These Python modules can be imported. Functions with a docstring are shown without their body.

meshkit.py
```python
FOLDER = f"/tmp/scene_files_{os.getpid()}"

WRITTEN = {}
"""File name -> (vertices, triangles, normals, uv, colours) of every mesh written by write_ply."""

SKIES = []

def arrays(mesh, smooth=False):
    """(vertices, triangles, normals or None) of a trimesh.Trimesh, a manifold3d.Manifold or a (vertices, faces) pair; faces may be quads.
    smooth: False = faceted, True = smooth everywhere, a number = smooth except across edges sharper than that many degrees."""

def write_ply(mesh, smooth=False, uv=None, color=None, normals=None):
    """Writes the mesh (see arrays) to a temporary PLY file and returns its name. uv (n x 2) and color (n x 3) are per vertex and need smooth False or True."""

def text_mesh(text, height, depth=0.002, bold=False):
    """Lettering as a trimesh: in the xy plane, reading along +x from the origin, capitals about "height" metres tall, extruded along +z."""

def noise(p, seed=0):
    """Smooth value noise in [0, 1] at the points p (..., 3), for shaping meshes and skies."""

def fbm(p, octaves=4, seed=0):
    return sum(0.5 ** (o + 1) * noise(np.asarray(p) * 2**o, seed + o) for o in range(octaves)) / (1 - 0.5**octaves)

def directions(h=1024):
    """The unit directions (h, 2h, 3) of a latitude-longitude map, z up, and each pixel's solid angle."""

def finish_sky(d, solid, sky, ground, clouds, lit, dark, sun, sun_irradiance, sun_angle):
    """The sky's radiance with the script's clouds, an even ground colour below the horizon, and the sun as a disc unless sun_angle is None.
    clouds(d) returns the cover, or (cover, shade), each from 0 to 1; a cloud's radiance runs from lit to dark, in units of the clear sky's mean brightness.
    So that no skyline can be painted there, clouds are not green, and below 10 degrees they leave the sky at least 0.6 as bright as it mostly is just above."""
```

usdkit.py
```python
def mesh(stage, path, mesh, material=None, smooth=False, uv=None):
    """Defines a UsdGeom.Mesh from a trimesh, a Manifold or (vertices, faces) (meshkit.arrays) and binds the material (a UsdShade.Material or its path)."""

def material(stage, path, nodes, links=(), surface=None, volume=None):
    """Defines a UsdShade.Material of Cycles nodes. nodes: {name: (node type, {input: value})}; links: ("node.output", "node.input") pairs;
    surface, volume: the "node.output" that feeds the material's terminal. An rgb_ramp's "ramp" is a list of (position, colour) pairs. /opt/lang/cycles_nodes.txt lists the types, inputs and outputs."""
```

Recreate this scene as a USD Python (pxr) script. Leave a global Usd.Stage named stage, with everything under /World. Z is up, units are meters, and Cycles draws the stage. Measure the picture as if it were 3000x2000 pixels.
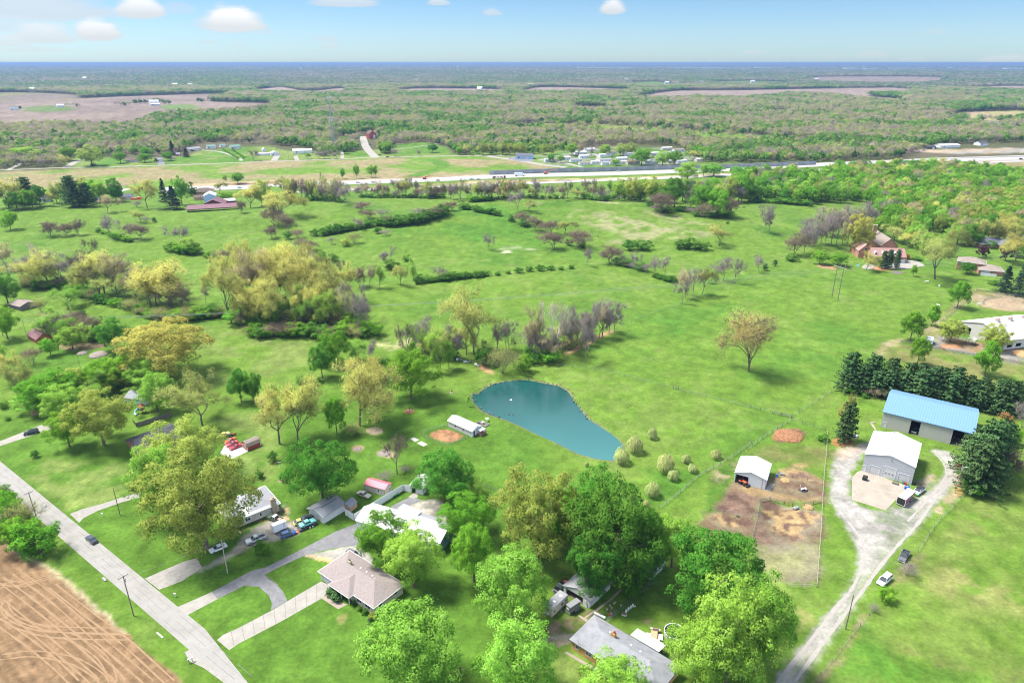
import math,random
import numpy as np,trimesh,shapely,usdkit,meshkit
from shapely.geometry import Polygon,LineString,Point,MultiPolygon
from pxr import Usd,UsdGeom,UsdLux,UsdShade,Gf,Sdf,Vt
stage=Usd.Stage.CreateInMemory()
UsdGeom.SetStageUpAxis(stage,"Z")
UsdGeom.SetStageMetersPerUnit(stage,1.0)
UsdGeom.Xform.Define(stage,"/World")
UsdGeom.Scope.Define(stage,"/World/Looks")
PI=math.pi
HAZE_D=8.5e-5
# camera, sky, sun
CAM_H,PITCH,FPX=130.0,math.radians(22.2),2000.0
cam=UsdGeom.Camera.Define(stage,"/World/camera")
cam.AddTranslateOp().Set(Gf.Vec3d(0,0,CAM_H))
cam.AddRotateXOp().Set(90-math.degrees(PITCH))
cam.CreateHorizontalApertureAttr(36.0)
cam.CreateVerticalApertureAttr(24.0)
cam.CreateFocalLengthAttr(24.0)
cam.CreateClippingRangeAttr(Gf.Vec2f(1.0,200000.0))
cam.CreateFStopAttr(0.0)
cam.CreateExposureAttr(1.95)
SUN_EL=math.radians(60)
SUN_AZ=math.atan2(-0.93,0.30)
SUN=np.array([math.sin(SUN_AZ)*math.cos(SUN_EL),math.cos(SUN_AZ)*math.cos(SUN_EL),math.sin(SUN_EL)])
sun=UsdLux.DistantLight.Define(stage,"/World/sun")
sun.CreateNormalizeAttr(True)
sun.CreateIntensityAttr(0.66)
sun.CreateAngleAttr(16.0)
sun.CreateColorAttr(Gf.Vec3f(1.0,0.955,0.88))
_z=Gf.Vec3d(*map(float,SUN))
sun.AddOrientOp().Set(Gf.Quatf(Gf.Rotation(Gf.Vec3d(0,0,1),_z).GetQuat()))
def math_node(op,a=None,b=None,c=None,clamp=False):
 d={"math_type":op,"use_clamp":clamp}
 for k,v in(("value1",a),("value2",b),("value3",c)):
  if v is not None:
   d[k]=float(v)
 return("math",d)
def sky_material():
 n={"sky":("sky_texture",{"sky_type":"single_scattering","sun_disc":False,"sun_elevation":SUN_EL,"sun_rotation":SUN_AZ,"altitude":200.0,"air_density":1.0,"aerosol_density":0.35,"ozone_density":2.0}),"tc":("texture_coordinate",{}),"sep":("separate_xyz",{}),"el":math_node("arcsine"),"az":("math",{"math_type":"arctan2"}),"blue":("rgb_ramp",{"ramp":[(0.0,(0.178,0.246,0.345)),(0.035,(0.172,0.232,0.318)),(0.08,(0.146,0.204,0.282)),(0.3,(0.62,0.70,0.80)),(0.6,(1.05,1.0,0.95)),(1.0,(1.1,1.0,0.92))]}),"tint":("mix",{"mix_type":"multiply","fac":1.0}),"bg":("background_shader",{"strength":0.135})}
 l=[("tc.generated","sep.vector"),("sep.z","el.value1"),("sep.x","az.value1"),("sep.y","az.value2"),("el.value","blue.fac"),("sky.color","tint.color1"),("blue.color","tint.color2")]
 n["mp"]=("mapping",{"mapping_type":"point","scale":(14.0,14.0,60.0)})
 n["nz"]=("noise_texture",{"scale":1.0,"detail":5.0,"roughness":0.55})
 n["mp2"]=("mapping",{"mapping_type":"point","scale":(3.0,3.0,12.0),"location":(3.1,0.7,0.2)})
 n["nz2"]=("noise_texture",{"scale":1.0,"detail":6.0,"roughness":0.6})
 l+=[("tc.generated","mp.vector"),("mp.vector","nz.vector"),("tc.generated","mp2.vector"),("mp2.vector","nz2.vector")]
 P=lambda x,y:(math.atan2((x-1500)/FPX,math.cos(PITCH)+(1000-y)/FPX*-math.sin(PITCH)*-1),math.asin(max(-1,min(1,((1000-y)/FPX*math.cos(PITCH)-math.sin(PITCH))/math.sqrt(1+((x-1500)/FPX)**2+((1000-y)/FPX)**2)))))
 clouds=[(670,78,98,60,1.0,1.0),(410,40,62,42,.95,.8),(285,108,58,46,.95,.7),(130,118,85,42,.8,.45),(1795,34,44,40,.95,.8),(120,40,170,60,.75,.25),(1440,42,36,18,.6,.4),(1010,14,110,26,.7,.6),(1285,12,34,16,.7,.6),(60,85,90,34,.55,.2),(20,130,60,26,.6,.4),(530,36,50,26,.35,.1),(780,96,26,12,.35,.1),(610,128,30,9,.4,.0),(960,118,40,18,.45,.2),(970,140,26,14,.4,.2),(700,138,22,8,.3,.0),(2210,156,40,8,.4,.0),(2560,166,44,14,.35,.1),(2435,170,22,9,.35,.0),(2740,98,40,14,.25,.0),(2960,178,70,16,.45,.4),(2680,176,40,12,.25,.0),(90,150,90,16,.4,.0),(1340,162,20,8,.3,.1),(430,176,70,14,.25,.0),(520,163,20,6,.3,.0),(320,160,40,8,.3,.0)]
 cover,lit=None,None
 n["e0"],n["n0"]=math_node("subtract",None,0.5),math_node("subtract",None,0.5)
 l+=[("nz.fac","n0.value1")]
 for i,(cx,cy,hw,ht,dens,bright)in enumerate(clouds):
  az,el=P(cx,cy)
  w,h,dens=hw*.86/FPX,ht*.82/FPX,dens*.88
  k=f"c{i}"
  n[k+"a"]=math_node("subtract",None,az);n[k+"u"]=math_node("divide",None,w)
  n[k+"b"]=math_node("subtract",None,el);n[k+"v"]=math_node("divide",None,h)
  n[k+"uu"]=math_node("power",None,2.0);n[k+"ab"]=math_node("absolute")
  n[k+"v2"]=math_node("multiply",None,2.2);n[k+"lo"]=math_node("minimum",None,0.0);n[k+"hi"]=math_node("maximum",None,0.0)
  n[k+"lo2"]=math_node("multiply",None,-3.4)
  n[k+"vs"]=("math",{"math_type":"add"})
  n[k+"vv"]=math_node("power",None,1.5)
  n[k+"s"]=("math",{"math_type":"add"})
  n[k+"r"]=math_node("multiply_add",None,2.3)
  n[k+"m"]=("map_range",{"range_type":"smoothstep","from_min":1.35,"from_max":0.45,"to_min":0.0,"to_max":dens,"clamp":True})
  n[k+"sh"]=("map_range",{"range_type":"linear","from_min":0.0,"from_max":0.8,"to_min":0.12*bright,"to_max":bright,"clamp":True})
  l+=[("az.value",k+"a.value1"),(k+"a.value",k+"u.value1"),("el.value",k+"b.value1"),(k+"b.value",k+"v.value1"),(k+"u.value",k+"ab.value1"),(k+"ab.value",k+"uu.value1"),(k+"v.value",k+"lo.value1"),(k+"v.value",k+"hi.value1"),(k+"lo.value",k+"lo2.value1"),(k+"hi.value",k+"vs.value1"),(k+"lo2.value",k+"vs.value2"),(k+"vs.value",k+"vv.value1"),(k+"uu.value",k+"s.value1"),(k+"vv.value",k+"s.value2"),("n0.value",k+"r.value1"),(k+"s.value",k+"r.value3"),(k+"r.value",k+"m.value"),(k+"v.value",k+"sh.value")]
  n[k+"t"]=("math",{"math_type":"multiply"})
  l+=[(k+"m.result",k+"t.value1"),(k+"sh.result",k+"t.value2")]
  if cover is None:
   cover,lit=k+"m.result",k+"t.value"
  else:
   n[k+"M"],n[k+"L"]=("math",{"math_type":"maximum"}),("math",{"math_type":"maximum"})
   l+=[(cover,k+"M.value1"),(k+"m.result",k+"M.value2"),(lit,k+"L.value1"),(k+"t.value",k+"L.value2")]
   cover,lit=k+"M.value",k+"L.value"
 n["far"]=("map_range",{"range_type":"smoothstep","from_min":0.36,"from_max":0.6,"to_min":0.0,"to_max":0.95,"clamp":True})
 n["farel"]=("map_range",{"range_type":"smoothstep","from_min":0.09,"from_max":0.2,"to_min":0.0,"to_max":1.0,"clamp":True})
 n["farm"]=("math",{"math_type":"multiply"});n["farl"]=math_node("multiply",None,0.6)
 n["CM"],n["CL"]=("math",{"math_type":"maximum","use_clamp":True}),("math",{"math_type":"maximum","use_clamp":True})
 l+=[("nz2.fac","far.value"),("el.value","farel.value"),("far.result","farm.value1"),("farel.result","farm.value2"),("farm.value","farl.value1"),(cover,"CM.value1"),("farm.value","CM.value2"),(lit,"CL.value1"),("farl.value","CL.value2")]
 n["cc"]=("mix",{"fac":0.5,"color1":(SKY_DARK),"color2":(SKY_LIT)})
 n["out"]=("mix",{"fac":0.5})
 l+=[("CL.value","cc.fac"),("CM.value","out.fac"),("tint.color","out.color1"),("cc.color","out.color2"),("out.color","bg.color")]
 return usdkit.material(stage,"/World/Looks/sky_air",n,l,surface="bg.background")
SKY_DARK,SKY_LIT=(1.4,1.45,1.52),(2.5,2.42,2.36)
dome=UsdLux.DomeLight.Define(stage,"/World/sky")
dome.CreateIntensityAttr(1.0)
UsdShade.MaterialBindingAPI.Apply(dome.GetPrim()).Bind(sky_material())
# naming and tagging
_used={}
def numbered(name,parent="/World"):
 k=_used.get((parent,name),0)
 _used[(parent,name)]=k+1
 return f"{parent}/{name}" if k==0 else f"{parent}/{name}_{k:03d}"
def tag(prim,label=None,cat=None,group=None,kind=None):
 for k,v in(("label",label),("category",cat),("group",group),("kind",kind)):
  if v:
   prim.SetCustomDataByKey(k,v)
 return prim
def thing(name,label,cat,loc=(0,0,0),rz=0.0,group=None,scale=None,ref=None,kind=None):
 x=UsdGeom.Xform.Define(stage,numbered(name))
 x.AddTranslateOp().Set(Gf.Vec3d(*map(float,loc)))
 if rz:
  x.AddRotateZOp().Set(math.degrees(rz))
 if scale is not None:
  x.AddScaleOp().Set(Gf.Vec3f(*map(float,scale)))
 p=x.GetPrim()
 if ref:
  p.GetReferences().AddInternalReference(ref)
  p.SetInstanceable(True)
 return tag(p,label,cat,group,kind)
def part(parent,name,mesh,mat,label=None,smooth=False):
 pp=str(parent.GetPath())
 m=usdkit.mesh(stage,numbered(name,pp),mesh,LOOK(mat),smooth=smooth)
 if label:
  tag(m.GetPrim(),label)
 return m.GetPrim()
def struct(name,mesh,mat,label=None,cat=None,kind="structure",smooth=False):
 m=usdkit.mesh(stage,numbered(name),mesh,LOOK(mat),smooth=smooth)
 return tag(m.GetPrim(),label,cat,None,kind)
def solo(name,mesh,mat,label,cat,group=None,kind=None,smooth=False):
 m=usdkit.mesh(stage,numbered(name),mesh,LOOK(mat),smooth=smooth)
 return tag(m.GetPrim(),label,cat,group,kind)
 # photograph pixels to places on the ground
TILES=dict(A1=(0,1200,.5102),A2=(700,1200,.5102),A3=(1400,1200,.5102),A4=(2200,1200,.5102),B1=(0,800,.34014),B2=(700,800,.34014),B3=(1400,800,.34014),B4=(2200,800,.34014),C1=(0,420,.34014),C2=(700,420,.34014),C3=(1400,420,.34014),C4=(2200,420,.34014),D1=(0,0,.42517),D2=(1000,0,.42517),D3=(2000,0,.42517),E1=(1000,1350,.19133),E2=(680,1420,.12755),E3=(1560,1660,.1913),E4=(2080,1300,.2551),E5=(2480,1220,.17857),E6=(2400,640,.2551),E7=(500,1230,.12755),E8=(880,1560,.1913),P=(0,0,1.0))
def px(t,x,y):
 a,b,s=TILES[t]
 return a+np.asarray(x,float)*s,b+np.asarray(y,float)*s
CS,SN=math.cos(PITCH),math.sin(PITCH)
def ray(u,v):
 a,b=(np.asarray(u,float)-1500)/FPX,(1000-np.asarray(v,float))/FPX
 return a,CS+b*SN,b*CS-SN
def flat(u,v,z=0.0):
 a,f,d=ray(u,v)
 t=(z-CAM_H)/np.minimum(d,-1e-4)
 return a*t,f*t
def ptile(t,pts,z=0.0):
 """Corner list in a tile's coordinates to ground points (n, 2)."""
 p=np.asarray(pts,float)
 u,v=px(t,p[:,0],p[:,1])
 return np.stack(flat(u,v,z),1)
 # terrain
POND=Polygon(ptile("B3",[(-40,1030),(0,1035),(60,985),(130,950),(230,925),(330,915),(430,912),(560,940),(690,962),(760,1000),(790,1030),(820,1085),(870,1150),(920,1215),(960,1255),(1050,1310),(1140,1370),(1200,1415),(1260,1490),(1245,1570),(1160,1600),(1020,1585),(860,1540),(680,1450),(520,1380),(380,1310),(240,1250),(110,1210),(20,1160),(-25,1110),(-45,1070)])).buffer(0.4)
BUMPS=[("C2",640,620,60,42,4.0),("C2",1700,690,85,40,5.0),("C2",1300,560,60,50,2.5),("C3",700,560,90,55,5.5),("C3",1350,640,90,45,4.0),("C3",200,500,60,50,3.0),("C1",1900,680,70,45,3.0),("C1",500,600,110,60,2.5),("C2",1500,850,60,30,2.0),("C3",1900,780,60,30,2.5),("C3",500,1200,90,50,2.0),("B3",1500,600,60,45,2.5),("C3",2300,660,60,60,2.5)]
BUMPS=[(*[float(c)for c in flat(*px(t,x,y))],a,b,h*1.5)for t,x,y,a,b,h in BUMPS]
def height(x,y):
 x,y=np.asarray(x,float),np.asarray(y,float)
 z=np.zeros(np.broadcast(x,y).shape)
 for cx,cy,a,b,h in BUMPS:
  z=z+h*np.exp(-((x-cx)/a)**2-((y-cy)/b)**2)
 r=np.hypot(x,y)
 m=np.clip((y-295)/90,0,1)*np.clip((825-y)/70,0,1)*(np.clip((390-x)/70,0,1))
 z=z*m+m*1.1*(meshkit.noise(np.stack([x/45,y/45,0*x],-1),3)-.5)
 k=np.clip((r-4250)/2900,0,1)
 z=z+k*k*(3-2*k)*(18+30*np.clip((r-7000)/13000,0,1)+34*(meshkit.fbm(np.stack([x/3800,y/2100,0*x],-1),3,5)-.5))
 return z
def at(u,v):
 """The ground point (x, y, z) under a pixel, terrain relief included."""
 z=0.0
 for _ in range(6):
  x,y=flat(u,v,z)
  z=float(height(x,y))
 return np.array([float(x),float(y),z])
def T(t,x,y):
 return at(*px(t,x,y))
def depth(p):
 return p[1]*CS+(CAM_H-p[2])*SN
def top_z(p,v):
 """Height above the ground point p of a vertical whose top shows at pixel row v."""
 k=(1000-v)/FPX
 return p[1]*(k*CS-SN)/(CS+k*SN)+CAM_H-p[2]
def project(p):
 p=np.asarray(p,float)
 d=p[...,1]*CS+(CAM_H-p[...,2])*SN
 return 1500+FPX*p[...,0]/d,1000-FPX*(p[...,1]*SN+(p[...,2]-CAM_H)*CS)/d
 # mesh building
class MB:
 def __init__(s):
  s.v,s.f,s.n=[],[],0
 def add(s,v,f):
  v,f=np.asarray(v,float),np.asarray(f,int)
  if f.shape[1]==4:
   f=np.vstack([f[:,[0,1,2]],f[:,[0,2,3]]])
  s.v.append(v);s.f.append(f+s.n);s.n+=len(v)
  return s
 def box(s,x0,x1,y0,y1,z0,z1,c=0.0):
  if c>0:
   m=trimesh.convex.convex_hull(np.array([(x,y,z)for sx,a0,a1 in((0,x0,x1),)for x,y,z in[(px_+dx*c*(1 if px_==x0 else-1),py_+dy*c*(1 if py_==y0 else-1),pz_+dz*c*(1 if pz_==z0 else-1))for px_ in(x0,x1)for py_ in(y0,y1)for pz_ in(z0,z1)for dx,dy,dz in((1,1,0),(1,0,1),(0,1,1))]]))
   return s.add(m.vertices,m.faces)
  v=[(x,y,z)for z in(z0,z1)for y in(y0,y1)for x in(x0,x1)]
  return s.add(v,[(0,2,3,1),(4,5,7,6),(0,1,5,4),(2,6,7,3),(0,4,6,2),(1,3,7,5)])
 def bar(s,a,b,r0,r1=None,n=6):
  r1=r0 if r1 is None else r1
  a,b=np.asarray(a,float),np.asarray(b,float)
  t=b-a;t=t/(np.linalg.norm(t)+1e-12)
  u=np.cross(t,(0,0,1.0)if abs(t[2])<.9 else(1.0,0,0));u/=np.linalg.norm(u);w=np.cross(t,u)
  an=np.arange(n)*2*PI/n+PI/n
  ring=np.cos(an)[:,None]*u+np.sin(an)[:,None]*w
  v=np.vstack([a+r0*ring,b+r1*ring,[a],[b]])
  i=np.arange(n);j=(i+1)%n
  f=np.vstack([np.stack([i,j,j+n],1),np.stack([i,j+n,i+n],1),np.stack([j,i,0*i+2*n],1),np.stack([i+n,j+n,0*i+2*n+1],1)])
  return s.add(v,f)
 def prism(s,poly,axis0,axis1,place):
  """A 2-D polygon (counter-clockwise list) swept from axis0 to axis1; place(u, v, w) gives the 3-D point."""
  n=len(poly)
  v=[place(u,w,axis0)for u,w in poly]+[place(u,w,axis1)for u,w in poly]
  tri=trimesh.creation.triangulate_polygon(Polygon(poly),engine="earcut")
  tv,tf=tri
  idx=[int(np.argmin([(a-u)**2+(b-w)**2 for u,w in poly]))for a,b in tv]
  f=[(idx[a],idx[c],idx[b])for a,b,c in tf]+[(idx[a]+n,idx[b]+n,idx[c]+n)for a,b,c in tf]
  for i in range(n):
   j=(i+1)%n
   f+=[(i,j,j+n),(i,j+n,i+n)]
  return s.add(v,f)
 def quad(s,a,b,c,d):
  return s.add([a,b,c,d],[(0,1,2),(0,2,3)])
 def arrays(s):
  return np.vstack(s.v),np.vstack(s.f)
def box(*a,**k):
 return MB().box(*a,**k).arrays()
def sheet(poly,z,step=None):
 """A flat or draped sheet over a polygon (world xy), z above the ground."""
 polys=getattr(poly,"geoms",[poly])
 mb=MB()
 for g in polys:
  if g.area<.05:
   continue
  if step:
   g=g.segmentize(step)
   v,f=trimesh.creation.triangulate_polygon(g,engine="earcut")
   v,f=np.array(v),np.array(f)
   v3=np.column_stack([v,height(v[:,0],v[:,1])+z])
  else:
   v,f=trimesh.creation.triangulate_polygon(g,engine="earcut")
   v3,f=np.column_stack([v,np.full(len(v),float(z))]),np.array(f)
  a,b,c=v3[f[:,0]],v3[f[:,1]],v3[f[:,2]]
  flip=np.cross(b-a,c-a)[:,2]<0
  f[flip]=f[flip][:,::-1]
  mb.add(v3,f)
 return mb.arrays()
def smooth_poly(pts,n=6):
 """Closed Catmull-Rom curve through the points."""
 p=np.asarray(pts,float)
 out=[]
 for i in range(len(p)):
  a,b,c,d=p[i-1],p[i],p[(i+1)%len(p)],p[(i+2)%len(p)]
  for k in range(n):
   t=k/n
   out.append(.5*(2*b+(c-a)*t+(2*a-5*b+4*c-d)*t*t+(3*b-a-3*c+d)*t**3))
 return np.array(out)
def smooth_line(pts,n=6):
 p=np.asarray(pts,float)
 q=np.vstack([2*p[0]-p[1],p,2*p[-1]-p[-2]])
 out=[]
 for i in range(1,len(q)-2):
  a,b,c,d=q[i-1],q[i],q[i+1],q[i+2]
  for k in range(n):
   t=k/n
   out.append(.5*(2*b+(c-a)*t+(2*a-5*b+4*c-d)*t*t+(3*b-a-3*c+d)*t**3))
 out.append(p[-1])
 return np.array(out)
 # materials
_looks={}
def LOOK(m):
 return _looks[m]if isinstance(m,str)else m
def plain(name,col,rough=.6,var=.12,scale=1.5,metal=0.0,spec=.4,bump=0.0,coat=0.0):
 """Paint, metal, wood and the like: a base colour with an uneven, weathered tone."""
 c=np.array(col,float)
 n={"g":("geometry",{}),"n":("noise_texture",{"scale":scale,"detail":4.0,"roughness":.6}),"n2":("noise_texture",{"scale":scale*9,"detail":2.0}),"m":("mix",{"color1":tuple(c*(1-var)),"color2":tuple(np.minimum(c*(1+var),.95))}),"m2":("mix",{"mix_type":"multiply","fac":min(1,var*2.5)}),"r":("map_range",{"from_min":.3,"from_max":.7,"to_min":.75,"to_max":1.05,"clamp":True}),"p":("principled_bsdf",{"roughness":rough,"metallic":metal,"specular_ior_level":spec,"coat_weight":coat})}
 l=[("g.position","n.vector"),("g.position","n2.vector"),("n.fac","m.fac"),("m.color","m2.color1"),("n2.fac","r.value"),("r.result","m2.color2"),("m2.color","p.base_color")]
 if bump:
  n["b"]=("bump",{"strength":.6,"distance":bump});l+=[("n2.fac","b.height"),("b.normal","p.normal")]
 _looks[name]=usdkit.material(stage,"/World/Looks/"+name,n,l,surface="p.BSDF")
def ribbed(name,col,pitch=.3,rough=.45,spec=.4,depth_=.02,tc="object",axis="x",var=.06,metal=0.0):
 """Ribbed sheet metal or lapped boards: fine relief at a real pitch along one axis of the object."""
 c=np.array(col,float)
 n={"tc":("texture_coordinate",{}),"s":("separate_xyz",{}),"k":math_node("multiply",None,2*PI/pitch),"w":math_node("sine"),"w2":("map_range",{"from_min":.55,"from_max":1.0,"to_min":0,"to_max":1,"clamp":True}),"g":("geometry",{}),"n":("noise_texture",{"scale":.6,"detail":5.0,"roughness":.65}),"m":("mix",{"color1":tuple(c*(1-var*1.6)),"color2":tuple(np.minimum(c*(1+var),.93))}),"d":("mix",{"mix_type":"multiply","color2":(.86,.86,.86)}),"b":("bump",{"strength":.7,"distance":depth_}),"p":("principled_bsdf",{"roughness":rough,"specular_ior_level":spec,"metallic":metal})}
 l=[("tc.object","s.vector"),(f"s.{axis}","k.value1"),("k.value","w.value1"),("w.value","w2.value"),("g.position","n.vector"),("n.fac","m.fac"),("m.color","d.color1"),("w2.result","d.fac"),("d.color","p.base_color"),("w2.result","b.height"),("b.normal","p.normal")]
 _looks[name]=usdkit.material(stage,"/World/Looks/"+name,n,l,surface="p.BSDF")
def mottled(name,cols,scale=.5,rough=.95,fine=6.0,bump=.02,spec=.2,dist=0.0,stretch=(1,1,1)):
 """Ground, gravel, shingles: several tones mixed by noise at two sizes."""
 n={"g":("geometry",{}),"mp":("mapping",{"mapping_type":"point","scale":stretch}),"n":("noise_texture",{"scale":scale,"detail":6.0,"roughness":.62,"distortion":dist}),"n2":("noise_texture",{"scale":fine,"detail":3.0,"roughness":.7}),"r":("rgb_ramp",{"ramp":[(p_,c_)for p_,c_ in zip(np.linspace(.28,.72,len(cols)),cols)]}),"r2":("map_range",{"from_min":.3,"from_max":.7,"to_min":.78,"to_max":1.2,"clamp":True}),"m":("mix",{"mix_type":"multiply","fac":1.0}),"b":("bump",{"strength":.5,"distance":bump}),"p":("principled_bsdf",{"roughness":rough,"specular_ior_level":spec})}
 l=[("g.position","mp.vector"),("mp.vector","n.vector"),("g.position","n2.vector"),("n.fac","r.fac"),("r.color","m.color1"),("n2.fac","r2.value"),("r2.result","m.color2"),("m.color","p.base_color"),("n2.fac","b.height"),("b.normal","p.normal")]
 _looks[name]=usdkit.material(stage,"/World/Looks/"+name,n,l,surface="p.BSDF")
def leafy_mat(name,c1,c2,trans=.3,vary=.35,nscale=.55):
 """Leaves: tone varies through the crown and from tree to tree; some light passes through."""
 n={"g":("geometry",{}),"oi":("object_info",{}),"n":("noise_texture",{"scale":nscale,"detail":3.0}),"ri":("map_range",{"from_min":0,"from_max":1,"to_min":-.22,"to_max":.22}),"f":("math",{"math_type":"add"}),"c":("mix",{"color1":c1,"color2":c2}),"st":("map_range",{"from_min":.35,"from_max":.65,"to_min":0,"to_max":1,"clamp":True}),"v":("map_range",{"from_min":0,"from_max":1,"to_min":1-vary*.5,"to_max":1+vary*.5}),"h":("map_range",{"from_min":0,"from_max":1,"to_min":.488,"to_max":.512}),"rm":math_node("fraction"),"rk":math_node("multiply",None,7.31),"hs":("hsv",{"saturation":1.0,"fac":1.0}),"d":("diffuse_bsdf",{}),"t":("translucent_bsdf",{}),"x":("mix_closure",{"fac":trans})}
 l=[("g.position","n.vector"),("n.fac","st.value"),("g.random_per_island","ri.value"),("st.result","f.value1"),("ri.result","f.value2"),("f.value","c.fac"),("c.color","hs.color"),("oi.random","v.value"),("v.result","hs.value"),("oi.random","rk.value1"),("rk.value","rm.value1"),("rm.value","h.value"),("h.result","hs.hue"),("hs.color","d.color"),("hs.color","t.color"),("d.BSDF","x.closure1"),("t.BSDF","x.closure2")]
 _looks[name]=usdkit.material(stage,"/World/Looks/"+name,n,l,surface="x.closure")
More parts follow.
